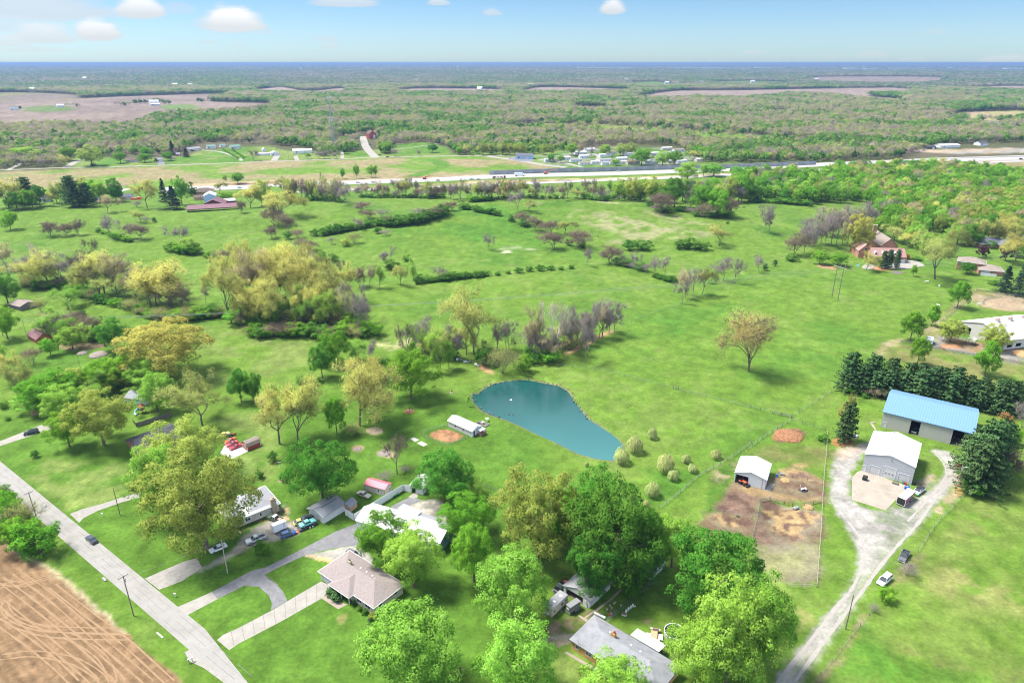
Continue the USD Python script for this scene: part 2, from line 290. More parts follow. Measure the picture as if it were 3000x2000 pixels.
 # ground cover: one sheet, its cover colour carried by the vertices
GRASS,LUSH,DRYG=np.array([.086,.153,.020]),np.array([.048,.120,.014]),np.array([.160,.152,.056])
LAWN,MOWN=np.array([.056,.118,.014]),np.array([.130,.172,.044])
SOIL,MUD,STRAW,TAN,GRAV=np.array([.178,.114,.062]),np.array([.120,.072,.053]),np.array([.340,.240,.115]),np.array([.25,.19,.125]),np.array([.225,.213,.192])
FARF=np.array([.185,.142,.112])
def fb(x,y,s,seed,o=3):
 return meshkit.fbm(np.stack([x/s,y/s,np.zeros_like(x)],-1),o,seed)
def lerp(a,b,t):
 return a+(b-a)*np.clip(t,0,1)[:,None]
PAINT=[("D1",[(-60,700),(400,685),(850,665),(1530,645),(1570,655),(1400,695),(1850,712),(1830,742),(1500,770),(1100,790),(900,850),(550,850),(300,850),(-60,850)],FARF,25,30,1,FARF*.82,160),("D1",[(140,745),(330,728),(520,738),(350,752)],GRASS*.9,10,10,.8,None,0),("D1",[(1130,722),(1340,722),(1330,740),(1150,742)],GRASS,10,10,.8,None,0),("D1",[(-50,640),(260,640),(520,655),(480,675),(-50,690)],FARF*.9,30,30,.8,DRYG,200),("D1",[(1760,622),(1940,600),(2120,628),(2352,608),(2352,640),(1900,640)],FARF*1.25,20,20,1,None,0),("D2",[(380,632),(540,610),(1080,615),(1060,636),(840,642),(560,640)],FARF*1.15,20,20,1,FARF,100),("D2",[(1255,628),(1400,600),(1950,615),(1900,632),(1300,640)],FARF*1.1,20,20,1,FARF,100),("D2",[(2030,672),(2250,632),(2400,626),(2400,676)],FARF*1.1,15,20,1,None,0),("D3",[(-40,628),(420,622),(1300,606),(1570,614),(1540,642),(1200,650),(1540,690),(1340,700),(1100,668),(760,650),(400,680),(-40,660)],FARF*1.1,15,20,1,FARF,120),("D3",[(900,548),(1750,552),(1700,575),(1000,572)],FARF,30,30,.8,None,0),("D3",[(1900,600),(2400,598),(2400,624),(2050,612)],FARF*1.15,20,20,1,None,0),("D3",[(1860,790),(2000,770),(2400,766),(2400,812),(1900,806)],DRYG*1.35,10,12,1,TAN,60),("D2",[(1600,733),(1800,736),(1830,752),(1640,752)],FARF,10,15,1,None,0),("D2",[(1980,575),(2180,570),(2330,590),(2100,598)],GRASS,20,20,.9,None,0),("D3",[(180,570),(420,566),(760,574),(500,584)],GRASS,20,20,.8,None,0),("D2",[(1150,880),(1350,848),(1900,862),(2400,900),(2400,950),(1900,930),(1500,905),(1250,905)],GRASS*1.1,12,10,1,DRYG,60),("D3",[(-50,905),(200,905),(560,935),(900,955),(820,985),(300,1000),(-50,950)],GRASS*1.1,12,10,1,DRYG,60),("D2",[(380,1000),(620,985),(760,1058),(360,1058)],LAWN*1.2,5,5,1,None,0),("C1",[(560,205),(700,100),(640,60),(1000,130),(1600,110),(1750,60),(2352,30),(2352,160),(1200,205)],LAWN*1.25,4,4,1,MOWN,40),("C2",[(-30,30),(480,70),(1060,60),(1500,40),(1900,100),(2400,100),(2400,120),(1100,140),(0,165)],LAWN*1.2,4,4,1,MOWN,40),("C3",[(-30,30),(740,30),(800,100),(560,110),(640,210),(100,112),(-30,110)],LAWN*1.2,4,4,1,MOWN,40),("C1",[(-60,255),(1000,212),(2352,165),(2400,330),(1700,352),(600,400),(-60,425)],lerp(TAN[None],DRYG[None],np.array([.6]))[0],8,14,1,GRASS*1.1,45),("C2",[(-30,166),(900,140),(1660,117),(2100,112),(2480,160),(2700,205),(2158,272),(1500,292),(900,312),(-30,348)],lerp(TAN[None],DRYG[None],np.array([.55]))[0],6,12,1,GRASS*1.1,45),("C3",[(50,135),(640,212),(100,235),(-60,200)],lerp(TAN[None],DRYG[None],np.array([.6]))[0],6,8,1,GRASS,45),("C2",[(1600,135),(1780,150),(1820,190),(1750,225),(1560,288),(1400,292),(1640,225),(1690,185)],LAWN*1.2,3,4,1,None,0),("C1",[(1650,352),(2400,318),(2400,345),(1650,375)],TAN*1.3,1.5,3,.9,None,0),("C2",[(-30,338),(900,312),(1500,288),(2158,270),(2400,275),(2400,292),(900,328),(-30,362)],TAN*1.25,1.5,3,.9,SOIL,14),("C3",[(-30,285),(700,258),(1750,232),(2400,205),(2400,225),(1750,245),(-30,300)],SOIL*1.2,1.5,3,.9,TAN*1.4,12),("C2",[(930,372),(1800,342),(2400,318),(2400,352),(1700,376),(930,402)],lerp(TAN[None],DRYG[None],np.array([.7]))[0],2,3,.9,GRASS,14),("C3",[(-30,322),(1160,296),(1700,275),(2200,250),(2400,245),(2400,262),(1800,300),(1100,320),(-30,350)],lerp(TAN[None],DRYG[None],np.array([.7]))[0],2,3,.9,TAN*1.5,12),("C3",[(1130,300),(1700,282),(1900,268),(1900,292),(1180,318)],TAN*1.6,1.5,2,.95,None,0),("C4",[(1780,160),(2400,130),(2400,210),(1900,215)],TAN*1.1,3,5,.9,DRYG,20),("C4",[(1300,60),(1750,90),(2400,75),(2400,40),(1800,50),(1500,55)],TAN*1.2,3,5,.9,GRAV,20),("C3",[(560,120),(800,60),(1300,30),(1800,60),(1900,160),(1400,200),(640,190)],lerp(GRAV[None],LAWN[None],np.array([.45]))[0],4,6,.85,LAWN*1.1,20),("C3",[(930,740),(1040,680),(1300,690),(1500,750),(1760,790),(1600,830),(1300,860),(1110,840),(1250,790)],np.array([.20,.20,.098]),9,6,.9,GRASS,9),("C3",[(1420,670),(1600,668),(1950,740),(1990,770),(1780,760),(1580,740)],np.array([.20,.20,.098]),9,6,.85,GRASS,8),("C3",[(440,610),(640,560),(700,565),(640,590),(480,622)],np.array([.19,.19,.09]),6,5,.8,GRASS,9),("C3",[(1600,845),(1800,805),(2000,810),(1990,830),(1700,850)],np.array([.20,.20,.098]),6,4,.8,GRASS,8),("C3",[(800,660),(980,660),(900,720),(820,700)],np.array([.19,.19,.09]),8,5,.7,GRASS,8),("C3",[(1050,590),(1280,590),(1260,604),(1080,606)],np.array([.30,.30,.16]),5,4,.7,GRASS,8),("C3",[(180,910),(350,885),(340,915),(200,920)],np.array([.40,.38,.27]),3,3,.8,None,0),("C3",[(400,910),(510,905),(505,924),(410,922)],np.array([.40,.38,.27]),3,2,.8,None,0),("C3",[(205,935),(280,928),(280,950),(215,952)],np.array([.42,.40,.30]),2,2,.8,None,0),("C3",[(-60,590),(300,680),(560,870),(900,920),(860,1000),(300,900),(-60,880)],LUSH*1.15,14,20,.7,None,0),("C2",[(1300,790),(1850,600),(2400,650),(2400,870),(1500,900)],LUSH*1.15,14,20,.7,GRASS,25),("B3",[(1000,600),(1300,470),(1700,330),(2100,200),(2352,150),(2352,300),(1700,560),(1100,720)],LUSH*1.15,10,14,.7,GRASS,12),("B4",[(-60,850),(300,600),(800,560),(900,700),(700,900),(300,1000),(-60,1000)],LUSH*1.2,10,14,.55,GRASS,8),("B2",[(-30,560),(600,600),(640,760),(500,880),(-30,800)],MOWN*.95,6,10,.8,GRASS,14),("B1",[(1550,430),(2352,560),(2352,900),(1800,900),(1760,600)],MOWN*.95,6,10,.7,GRASS,14),("B2",[(1150,600),(1550,530),(1600,640),(1300,660)],np.array([.30,.28,.14]),3,3,.7,GRASS,5),("B4",[(1080,690),(1100,620),(1300,560),(1290,610),(1110,720)],TAN*1.1,1.5,2.5,.9,DRYG,6),("B4",[(1500,470),(1920,150),(1990,180),(1680,380),(1640,560),(1480,540)],DRYG*.95,2,3,.85,TAN,8),("B4",[(1120,730),(1300,620),(1960,740),(2352,790),(2352,960),(1900,940),(1500,800)],DRYG*.85,3,4,.85,GRASS,8),("B4",[(1940,170),(2352,210),(2352,320),(2000,290)],DRYG*.9,2,3,.9,TAN,8),("C4",[(1990,1350),(2120,1335),(2352,1370),(2352,1440),(2100,1420)],TAN,1.5,2,.9,None,0),("B4",[(1590,560),(1700,540),(1990,600),(2352,640),(2352,780),(2100,740),(1930,710),(1650,660),(1530,640)],GRAV*.85,2,3,.95,SOIL,7),("B4",[(1630,615),(1800,620),(1790,650),(1690,645)],np.array([.36,.16,.07]),2,2,.8,None,0),("A2",[(-20,0),(1400,-100),(1600,300),(1568,1568),(0,1568)],LAWN,6,12,.9,LAWN*1.12,10),("A1",[(800,200),(1600,200),(1568,1568),(1300,1568),(0,500),(0,0)],LAWN,6,12,.85,LAWN*1.15,10),("A1",[(110,325),(330,285),(800,340),(805,470),(400,585),(370,560)],MOWN*1.02,2,2.5,.9,LAWN,7),("A1",[(1240,60),(1568,30),(1568,420),(1330,280),(1450,180)],MOWN,2,4,.8,LAWN,8),("A2",[(880,1160),(1290,1050),(1400,1250),(1300,1500),(1150,1420)],LAWN*1.15,4,6,.6,None,0),("A3",[(430,1400),(560,1400),(650,1500),(450,1568)],MOWN*1.1,2,3,.7,None,0),("A3",[(950,340),(1270,370),(1220,440),(1040,560),(900,560),(1000,430)],LUSH*1.05,3,4,.85,None,0),("B3",[(0,840),(700,780),(1000,830),(2300,1160),(2200,1300),(1600,1560),(1300,1560),(860,1100),(560,900),(0,980)],lerp(GRASS[None],MOWN[None],np.array([.45]))[0],4,6,.8,GRASS,6),("E4",[(230,470),(420,440),(700,380),(1000,290),(1290,440),(1290,650),(600,650),(520,830),(430,860),(40,750)],TAN*.8,2,2,.92,MUD*1.4,4),("E4",[(800,300),(1000,280),(1300,430),(1280,460),(1000,400),(780,350)],MUD*1.5,1.2,1.5,.9,STRAW,3),("E4",[(60,740),(240,500),(560,560),(570,660),(510,840)],np.array([.20,.13,.095]),1.2,1.5,.9,MUD,2.2),("E4",[(230,480),(420,470),(640,540),(1290,640),(1290,670),(620,620),(400,560),(220,540)],STRAW*.9,1.2,1.5,.8,TAN,3),("E4",[(-40,780),(300,830),(490,870),(470,1060),(-40,1020)],TAN*.9,2,2,.9,MUD*1.4,4),("E4",[(50,810),(170,790),(320,870),(330,940),(170,960),(70,890)],STRAW*1.15,1.5,1,.9,MUD,2),("E4",[(290,870),(470,870),(460,930),(330,930)],MUD,1.2,1,.85,None,0),("E4",[(590,670),(830,720),(1280,780),(1270,1060),(1240,1568),(800,1568),(600,1400),(500,1080)],np.array([.235,.20,.15]),1,1.2,.95,np.array([.22,.21,.11]),6),("E4",[(590,660),(830,710),(760,860),(640,880),(600,1060),(510,1080),(540,860)],MUD*.62,1.6,1.5,.95,MUD,3),("E4",[(500,900),(720,960),(1000,1080),(1260,900),(1260,1080),(900,1140),(500,1130)],MUD*1.35,2,2.5,.8,TAN*.8,3),("E4",[(610,770),(830,740),(1270,790),(1260,880),(1100,980),(1020,1080),(880,1060),(720,980),(760,870),(640,830)],STRAW*1.1,2.2,1.4,.95,MUD*1.2,1.8),("E4",[(700,1300),(1100,1260),(1200,1400),(1100,1540),(760,1500)],np.array([.24,.25,.10]),4,5,.7,None,0),("E4",[(0,330),(190,230),(330,190),(180,470),(0,440)],TAN*1.1,2,2,.8,LUSH,2.5),("E4",[(-10,480),(230,460),(50,750),(-20,760)],LUSH*1.1,1,1.5,.95,GRASS,3),("E4",[(500,60),(1200,0),(1320,20),(1310,260),(700,180)],lerp(GRASS[None],DRYG[None],np.array([.4]))[0],4,5,.8,DRYG,5),("E4",[(940,220),(1110,220),(1110,270),(990,280)],STRAW*1.1,1,1,.8,None,0),("A4",[(140,150),(240,105),(300,125),(270,175),(160,190)],np.array([.26,.115,.055]),1.2,.8,.95,MUD,1.5),("A4",[(480,165),(580,165),(560,210),(480,200)],np.array([.33,.13,.06]),1,1,.9,None,0),("A4",[(1180,300),(1215,300),(1215,480),(1165,480)],np.array([.34,.15,.08]),1,1,.8,None,0),("A4",[(480,300),(560,225),(700,180),(760,150),(800,180),(640,260),(580,360),(580,520),(780,590),(1000,480),(1110,370),(1100,290),(1030,235),(1060,225),(1160,260),(1190,360),(1180,420),(1080,530),(960,670),(860,780),(700,960),(590,1130),(480,1290),(290,1568),(120,1590),(240,1430),(430,1190),(560,1030),(610,900),(590,740),(490,590),(460,480)],GRAV*1.0,1.0,1.2,1,np.array([.28,.268,.24]),3),("A4",[(720,590),(960,570),(860,700),(760,760),(700,700)],lerp(GRAV[None],LAWN[None],np.array([.5]))[0]*.9,2.5,2,.85,GRAV,2.5),("A4",[(480,240),(640,190),(620,240),(520,290)],np.array([.34,.26,.20]),1.5,1.5,.7,None,0),("A4",[(600,1180),(760,900),(1000,640),(1250,470),(1500,250),(1600,250),(1600,1600),(360,1600),(480,1400)],lerp(GRASS[None],DRYG[None],np.array([.22]))[0],3,6,1,GRASS*.95,9),("A4",[(1000,940),(1150,870),(1330,950),(1568,1040),(1568,1100),(1400,1150),(1350,1210),(1200,1130),(1090,1060)],DRYG*1.15,6,6,.75,GRASS,3.5),("A4",[(1130,690),(1300,570),(1370,570),(1290,690),(1200,720)],DRYG,4,5,.65,GRASS,4),("A4",[(1020,960),(1100,920),(1160,1000),(1060,1050)],DRYG*1.15,4,5,.6,None,0),("A4",[(620,1190),(770,1230),(760,1300),(1000,1480),(1400,1580),(500,1580),(480,1440)],LUSH*1.25,4,5,.85,GRASS,4),("A4",[(850,1330),(1100,1440),(1568,1500),(1568,1540),(1000,1490)],DRYG*.8,3,4,.6,GRASS,4),("A4",[(750,1380),(900,1420),(1100,1490),(1400,1560),(1000,1540)],LUSH*.8,2,2,.7,None,0),("A4",[(1110,500),(1170,470),(1190,510),(1130,540)],TAN,1,1,.8,None,0),("A4",[(1055,575),(1080,550),(1110,560),(1095,595),(1065,592)],TAN*1.1,.8,.8,.9,None,0),("A4",[(960,410),(1040,370),(1060,400),(980,460)],TAN,1,1,.8,GRAV,2),("A4",[(240,1150),(340,1150),(330,1230),(260,1260)],DRYG*1.2,2,2,.7,GRASS,2),("A4",[(370,1568),(480,1430),(580,1280),(620,1190),(680,1170),(640,1240),(560,1360),(420,1568)],DRYG*.95,1,1,.8,TAN*.8,2),("A4",[(800,1000),(900,890),(960,830),(985,850),(880,970),(820,1020)],DRYG*.9,1,1.5,.75,TAN*.8,2),("A1",[(-40,690),(60,790),(180,850),(330,950),(500,1090),(700,1265),(750,1305),(880,1420),(1060,1568),(1000,1640),(-200,1640),(-400,900)],SOIL,.8,.6,1,SOIL*.8,2.6),("A1",[(60,770),(180,840),(340,935),(520,1090),(700,1258),(690,1275),(500,1110),(330,960),(180,865),(40,790)],np.array([.34,.29,.18]),.8,.8,.8,None,0),("E2",[(-900,1980),(-300,1700),(0,1500),(280,1150),(560,960),(800,840),(1000,560),(1250,500),(1330,840),(1560,980),(1640,1020),(1300,1200),(900,1290),(500,1400),(0,1640),(-500,1900)],np.array([.235,.205,.17]),1,1,.92,np.array([.25,.235,.205]),3),("E2",[(560,960),(850,880),(1300,860),(1560,980),(1300,1180),(900,1270),(820,1160),(760,1040)],GRAV*.9,.8,.8,.75,np.array([.30,.26,.22]),2),("E2",[(1000,640),(1150,520),(1280,520),(1290,700),(1340,840),(1180,830),(1080,700)],np.array([.40,.24,.13]),.7,.7,.85,LAWN,1.5),("E2",[(250,900),(600,760),(850,720),(860,820),(500,900),(200,1050)],np.array([.24,.17,.09]),.7,.7,.8,LAWN,1.5),("E8",[(50,345),(300,300),(850,200),(1100,380),(1060,480),(700,430),(500,440),(300,420)],GRAV*1.05,.5,.5,.95,np.array([.29,.27,.235]),2),("E8",[(60,345),(200,345),(500,405),(480,445),(300,425),(200,380)],np.array([.48,.30,.12]),.4,.5,.8,None,0),("E1",[(850,750),(1100,660),(1230,610),(1500,600),(1600,760),(1600,1100),(1440,1060),(1000,900)],np.array([.27,.245,.21]),.8,.6,.95,np.array([.36,.33,.28]),2),("E3",[(-60,1180),(200,1060),(600,1010),(590,1120),(370,1240),(100,1230)],np.array([.29,.25,.20]),.5,.5,.9,TAN,2),("E3",[(100,830),(400,820),(900,640),(860,860),(560,1000),(350,1030),(180,980)],lerp(LAWN[None],DRYG[None],np.array([.5]))[0]*.9,1,1,.85,TAN*.7,1.6),("E3",[(230,960),(300,860),(450,840),(300,1040),(260,1030)],np.array([.2,.14,.1]),.5,.5,.8,None,0),("E3",[(960,640),(1240,640),(1260,760),(1120,800),(950,720)],TAN*.8,.6,.6,.8,LAWN,1.2),("E3",[(1690,800),(1780,790),(1790,850),(1710,860)],TAN,.8,.8,.7,None,0),("B2",[(1095,1350),(1160,1325),(1230,1340),(1235,1370),(1180,1390),(1110,1380)],np.array([.32,.25,.175]),.3,.3,1,None,0),("B2",[(1640,1395),(1770,1345),(1930,1400),(1800,1455)],np.array([.32,.155,.08]),.2,.3,1,SOIL,1),("A2",[(648,218),(680,203),(720,215),(700,235),(660,236)],np.array([.3,.2,.12]),.4,.4,.9,None,0),("A2",[(785,245),(850,225),(900,250),(860,275)],np.array([.30,.22,.15]),.6,.8,.7,None,0),("B1",[(500,630),(620,600),(900,600),(900,640),(620,665)],np.array([.2,.13,.09]),1,1.5,.8,None,0),("B1",[(350,345),(440,350),(440,375),(360,370)],np.array([.34,.22,.15]),1,1,.8,None,0),("B1",[(270,1220),(300,1165),(370,1160),(380,1200),(330,1225)],np.array([.30,.24,.17]),.6,.6,.9,None,0),("A2",[(565,1185),(610,1170),(620,1190),(590,1230),(570,1210)],DRYG*1.3,.4,.4,.7,None,0),("E6",[(0,530),(180,560),(170,590),(0,560)],np.array([.34,.19,.12]),1,1,.9,None,0),("E6",[(640,540),(820,570),(820,595),(640,590)],np.array([.40,.17,.09]),1,1,.9,None,0),("B3",[(0,800),(40,790),(150,860),(60,850)],np.array([.36,.2,.12]),.8,.8,.8,None,0),("B3",[(750,690),(850,640),(1000,570),(1180,500),(1150,530),(1000,600),(800,700)],np.array([.34,.18,.12]),1,1.5,.8,LUSH,4),]
FURROW=np.array([.602,.798])
def field(t,pts):
 """A painted patch on the ground. Far fields reach nearer than they show, under the treetops in front of them."""
 poly=Polygon(smooth_poly(ptile(t,pts),3)).buffer(0)
 if t[0]=="D" and pts[0]not in((1150,880),(-50,905),(380,1000)):
  poly=shapely.unary_union([shapely.affinity.scale(poly,k,k,origin=(0,0))for k in(1,.97,.94)])
 return poly
def cover(x,y):
 r=np.hypot(x,y)
 n1,n2,n3=fb(x,y,42,1),fb(x,y,9,2,3),fb(x,y,2.6,7,2)
 c=lerp(np.broadcast_to(GRASS,(len(x),3)),LUSH,(n1-.5)*2.2-.1)
 c=lerp(c,MOWN*.9,(n2-.52)*1.7)
 c=c*(1+.5*(n3-.5)+.25*(n2-.5))[:,None]
 far=np.clip((r-950)/170,0,1)
 wood=lerp(np.broadcast_to(np.array([.062,.068,.026]),(len(x),3)),np.array([.09,.08,.048]),(fb(x,y,130,9)-.5)*4+.5)  # woodland floor colour darkened so gaps between the crowns look dark
 c=lerp(c,wood,far)
 ragged={}
 for t,pts,col,rag,soft,amt,col2,s2 in PAINT:
  poly=field(t,pts)
  b=poly.buffer(rag+soft).bounds
  k=np.nonzero((x>b[0])&(x<b[2])&(y>b[1])&(y<b[3]))[0]
  if not len(k):
   continue
  xs,ys=x[k],y[k]
  w=max(rag*2.2,2.0)
  qx,qy=xs+rag*2.4*(fb(xs,ys,w,11)-.5),ys+rag*2.4*(fb(xs,ys,w,12)-.5)
  shapely.prepare(poly)
  inside=shapely.contains_xy(poly,qx,qy)
  near=np.nonzero(~inside)[0]
  a=np.where(inside,1.0,0.0)
  if soft>0:
   d=shapely.distance(poly.boundary,shapely.points(qx,qy))
   a=np.clip(.5+np.where(inside,d,-d)/(2*soft),0,1)
   a=a*a*(3-2*a)
  cc=np.broadcast_to(np.asarray(col),(len(k),3))
  if col2 is not None:
   cc=lerp(cc,np.asarray(col2),(fb(xs,ys,s2,21)-.5)*4.5+.4)
  cc=cc*(.74 if t=="E4" else 1)*(1+.5*(n3[k]-.5)+.4*(n2[k]-.5))[:,None]
  if col is SOIL:
   cc=cc*(1+.13*np.sin((xs*FURROW[0]+ys*FURROW[1])*2*PI/1.9))[:,None]
  c[k]=lerp(c[k],cc,a*amt)
 b=POND.buffer(3).bounds
 k=np.nonzero((x>b[0])&(x<b[2])&(y>b[1])&(y<b[3]))[0]
 if len(k):
  d=shapely.distance(POND,shapely.points(x[k],y[k]))
  c[k]=lerp(c[k],np.array([.14,.125,.075]),(.9-d/1.1)*(1.5*n2[k]))
 return np.clip(c,.004,.6)
def polar(r,a,carve=False):
 R,A=np.meshgrid(r,a,indexing="ij")
 x,y=(R*np.sin(A)).ravel(),(R*np.cos(A)).ravel()
 z=height(x,y)
 if carve:
  b=POND.buffer(6).bounds
  k=np.nonzero((x>b[0])&(x<b[2])&(y>b[1])&(y<b[3]))[0]
  d=shapely.distance(POND.boundary,shapely.points(x[k],y[k]))
  ins=shapely.contains_xy(POND,x[k],y[k])
  z[k]-=np.where(ins,np.clip(.45+d*.35,0,2.2),np.clip(.45-d*.16,0,.45))
 n,m=len(r),len(a)
 i,j=np.meshgrid(np.arange(n-1),np.arange(m-1),indexing="ij")
 q=np.stack([i*m+j,i*m+j+1,(i+1)*m+j+1,(i+1)*m+j],-1).reshape(-1,4)
 f=np.vstack([q[:,[0,2,1]],q[:,[0,3,2]]])
 return np.stack([x,y,z],1),f
HALF=math.radians(50)
near=polar(np.geomspace(72,1180,600),np.linspace(-HALF,HALF,680),True)
farg=polar(np.geomspace(1180,50000,210),np.linspace(-HALF,HALF,400))
rest=polar(np.concatenate([[0.01,20,40,72],np.geomspace(140,50000,24)]),np.linspace(HALF,2*PI-HALF,70))
core=polar(np.array([0.01,30,72.0]),np.linspace(-HALF,HALF,681)[::40])
gv,gf,o=[],[],0
for v,f in(near,farg,rest,core):
 gv.append(v);gf.append(f+o);o+=len(v)
gv,gf=np.vstack(gv),np.vstack(gf)
gc=cover(gv[:,0],gv[:,1])
n={"a":("attribute",{"attribute":"cover"}),"g":("geometry",{}),"n1":("noise_texture",{"scale":.9,"detail":5.0,"roughness":.7}),"n2":("noise_texture",{"scale":.16,"detail":4.0,"roughness":.6}),"r1":("map_range",{"from_min":.3,"from_max":.7,"to_min":.74,"to_max":1.26,"clamp":True}),"r2":("map_range",{"from_min":.3,"from_max":.7,"to_min":.84,"to_max":1.16,"clamp":True}),"k":("math",{"math_type":"multiply"}),"m":("mix",{"mix_type":"multiply","fac":1.0}),"b":("bump",{"strength":.7,"distance":.12}),"p":("principled_bsdf",{"roughness":1.0,"specular_ior_level":.1})}
l=[("g.position","n1.vector"),("g.position","n2.vector"),("n1.fac","r1.value"),("n2.fac","r2.value"),("r1.result","k.value1"),("r2.result","k.value2"),("a.color","m.color1"),("k.value","m.color2"),("m.color","p.base_color"),("n1.fac","b.height"),("b.normal","p.normal")]
_looks["ground"]=usdkit.material(stage,"/World/Looks/ground",n,l,surface="p.BSDF")
g=usdkit.mesh(stage,numbered("ground"),(gv,gf),LOOK("ground"))
UsdGeom.PrimvarsAPI(g).CreatePrimvar("cover",Sdf.ValueTypeNames.Color3fArray,"vertex").Set(Vt.Vec3fArray.FromNumpy(gc.astype(np.float32)))
nrm=np.zeros_like(gv)
fn=np.cross(gv[gf[:,1]]-gv[gf[:,0]],gv[gf[:,2]]-gv[gf[:,0]])
for k in range(3):
 np.add.at(nrm,gf[:,k],fn)
nrm/=np.linalg.norm(nrm,axis=1,keepdims=True)+1e-12
g.CreateNormalsAttr(Vt.Vec3fArray.FromNumpy(nrm.astype(np.float32)));g.SetNormalsInterpolation("vertex")
tag(g.GetPrim(),"rolling green pasture, lawns and bare fields of the whole valley","ground",None,"structure")
# tree shapes, one unit high and one unit wide at rest
def norm(v):
 return v/(np.linalg.norm(v,axis=-1,keepdims=True)+1e-12)
def leaves(c,n,sn,size,rng):
 """A small triangle at each centre c facing n; sn are the shading normals."""
 m=len(c)
 t=norm(np.cross(n,rng.normal(size=(m,3))))
 b=np.cross(n,t)
 s=(np.asarray(size)*rng.uniform(.65,1.35,m))[:,None]
 v=np.stack([c+t*s,c-.55*t*s+.62*b*s,c-.55*t*s-.62*b*s],1).reshape(-1,3)
 f=np.arange(3*m).reshape(-1,3)
 flip=(np.cross(v[f[:,1]]-v[f[:,0]],v[f[:,2]]-v[f[:,0]])*sn).sum(1)<0
 f[flip]=f[flip][:,::-1]
 return v,f,np.repeat(norm(sn),3,0)
def crown(seed,nclump=90,nleaf=7000,size=.022,z0=.07,top=1.0,taper=0.0,lump=.22,clump=.085,lobes=20,lobe=.165):
 """A leafy crown: leaf-sized faces gathered in clumps on an uneven envelope."""
 rng=np.random.default_rng(seed)
 zc,hz=(z0+top)/2,(top-z0)/2
 nl=lobes
 g=np.arange(nl)+.5
 ph,th=np.arccos(1-1.62*g/nl),PI*(1+5**.5)*g+seed
 ld=norm(np.stack([np.cos(th)*np.sin(ph),np.sin(th)*np.sin(ph),np.cos(ph)],1)+rng.normal(size=(nl,3))*.22)
 lr=lobe*rng.uniform(.75,1.3,nl)
 lrr=1-lump*rng.uniform(0,1,nl)**1.3
 wz=1-taper*np.clip(ld[:,2],0,1)
 lc=np.stack([ld[:,0]*(.5-lr*.8)*lrr*wz,ld[:,1]*(.5-lr*.8)*lrr*wz,zc+ld[:,2]*(hz-lr*.8)*lrr],1)
 lk=rng.choice(nl,nclump,p=lr**2/(lr**2).sum())
 d=norm(rng.normal(size=(nclump,3))+ld[lk]*.9+np.array([0,0,.25]))
 cr=clump*rng.uniform(.6,1.4,nclump)
 cen=lc[lk]+d*(lr[lk]*rng.uniform(.55,1.0,nclump))[:,None]*np.array([1,1,.8])
 cen[:,2]=np.clip(cen[:,2],z0*.8+.02,1.0)
 ni=nclump//4
 di=norm(rng.normal(size=(ni,3)))*rng.uniform(.2,.75,ni)[:,None]**.6
 cen[:ni]=np.stack([di[:,0]*.36,di[:,1]*.36,zc+di[:,2]*hz*.72],1);cr[:ni]*=1.5;d[:ni]=norm(di)
 w=cr**2;k=rng.choice(nclump,nleaf,p=w/w.sum())
 e=norm(rng.normal(size=(nleaf,3))+np.array([0,0,.45]))
 e=norm(e+.5*d[k])
 rad=cr[k]*rng.uniform(.55,1.0,nleaf)**.6*(1+.28*rng.normal(size=nleaf)*.6)
 c=cen[k]+e*rad[:,None]*np.array([1,1,.82])
 out=norm((c-np.array([0,0,zc-.1]))*np.array([1,1,.9]))
 n=norm(e*.8+out*.4+rng.normal(size=(nleaf,3))*.75)
 sn=norm(e*.75+out*.5+np.array([0,0,.25])+rng.normal(size=(nleaf,3))*.22)
 return leaves(c,n,sn,size,rng)
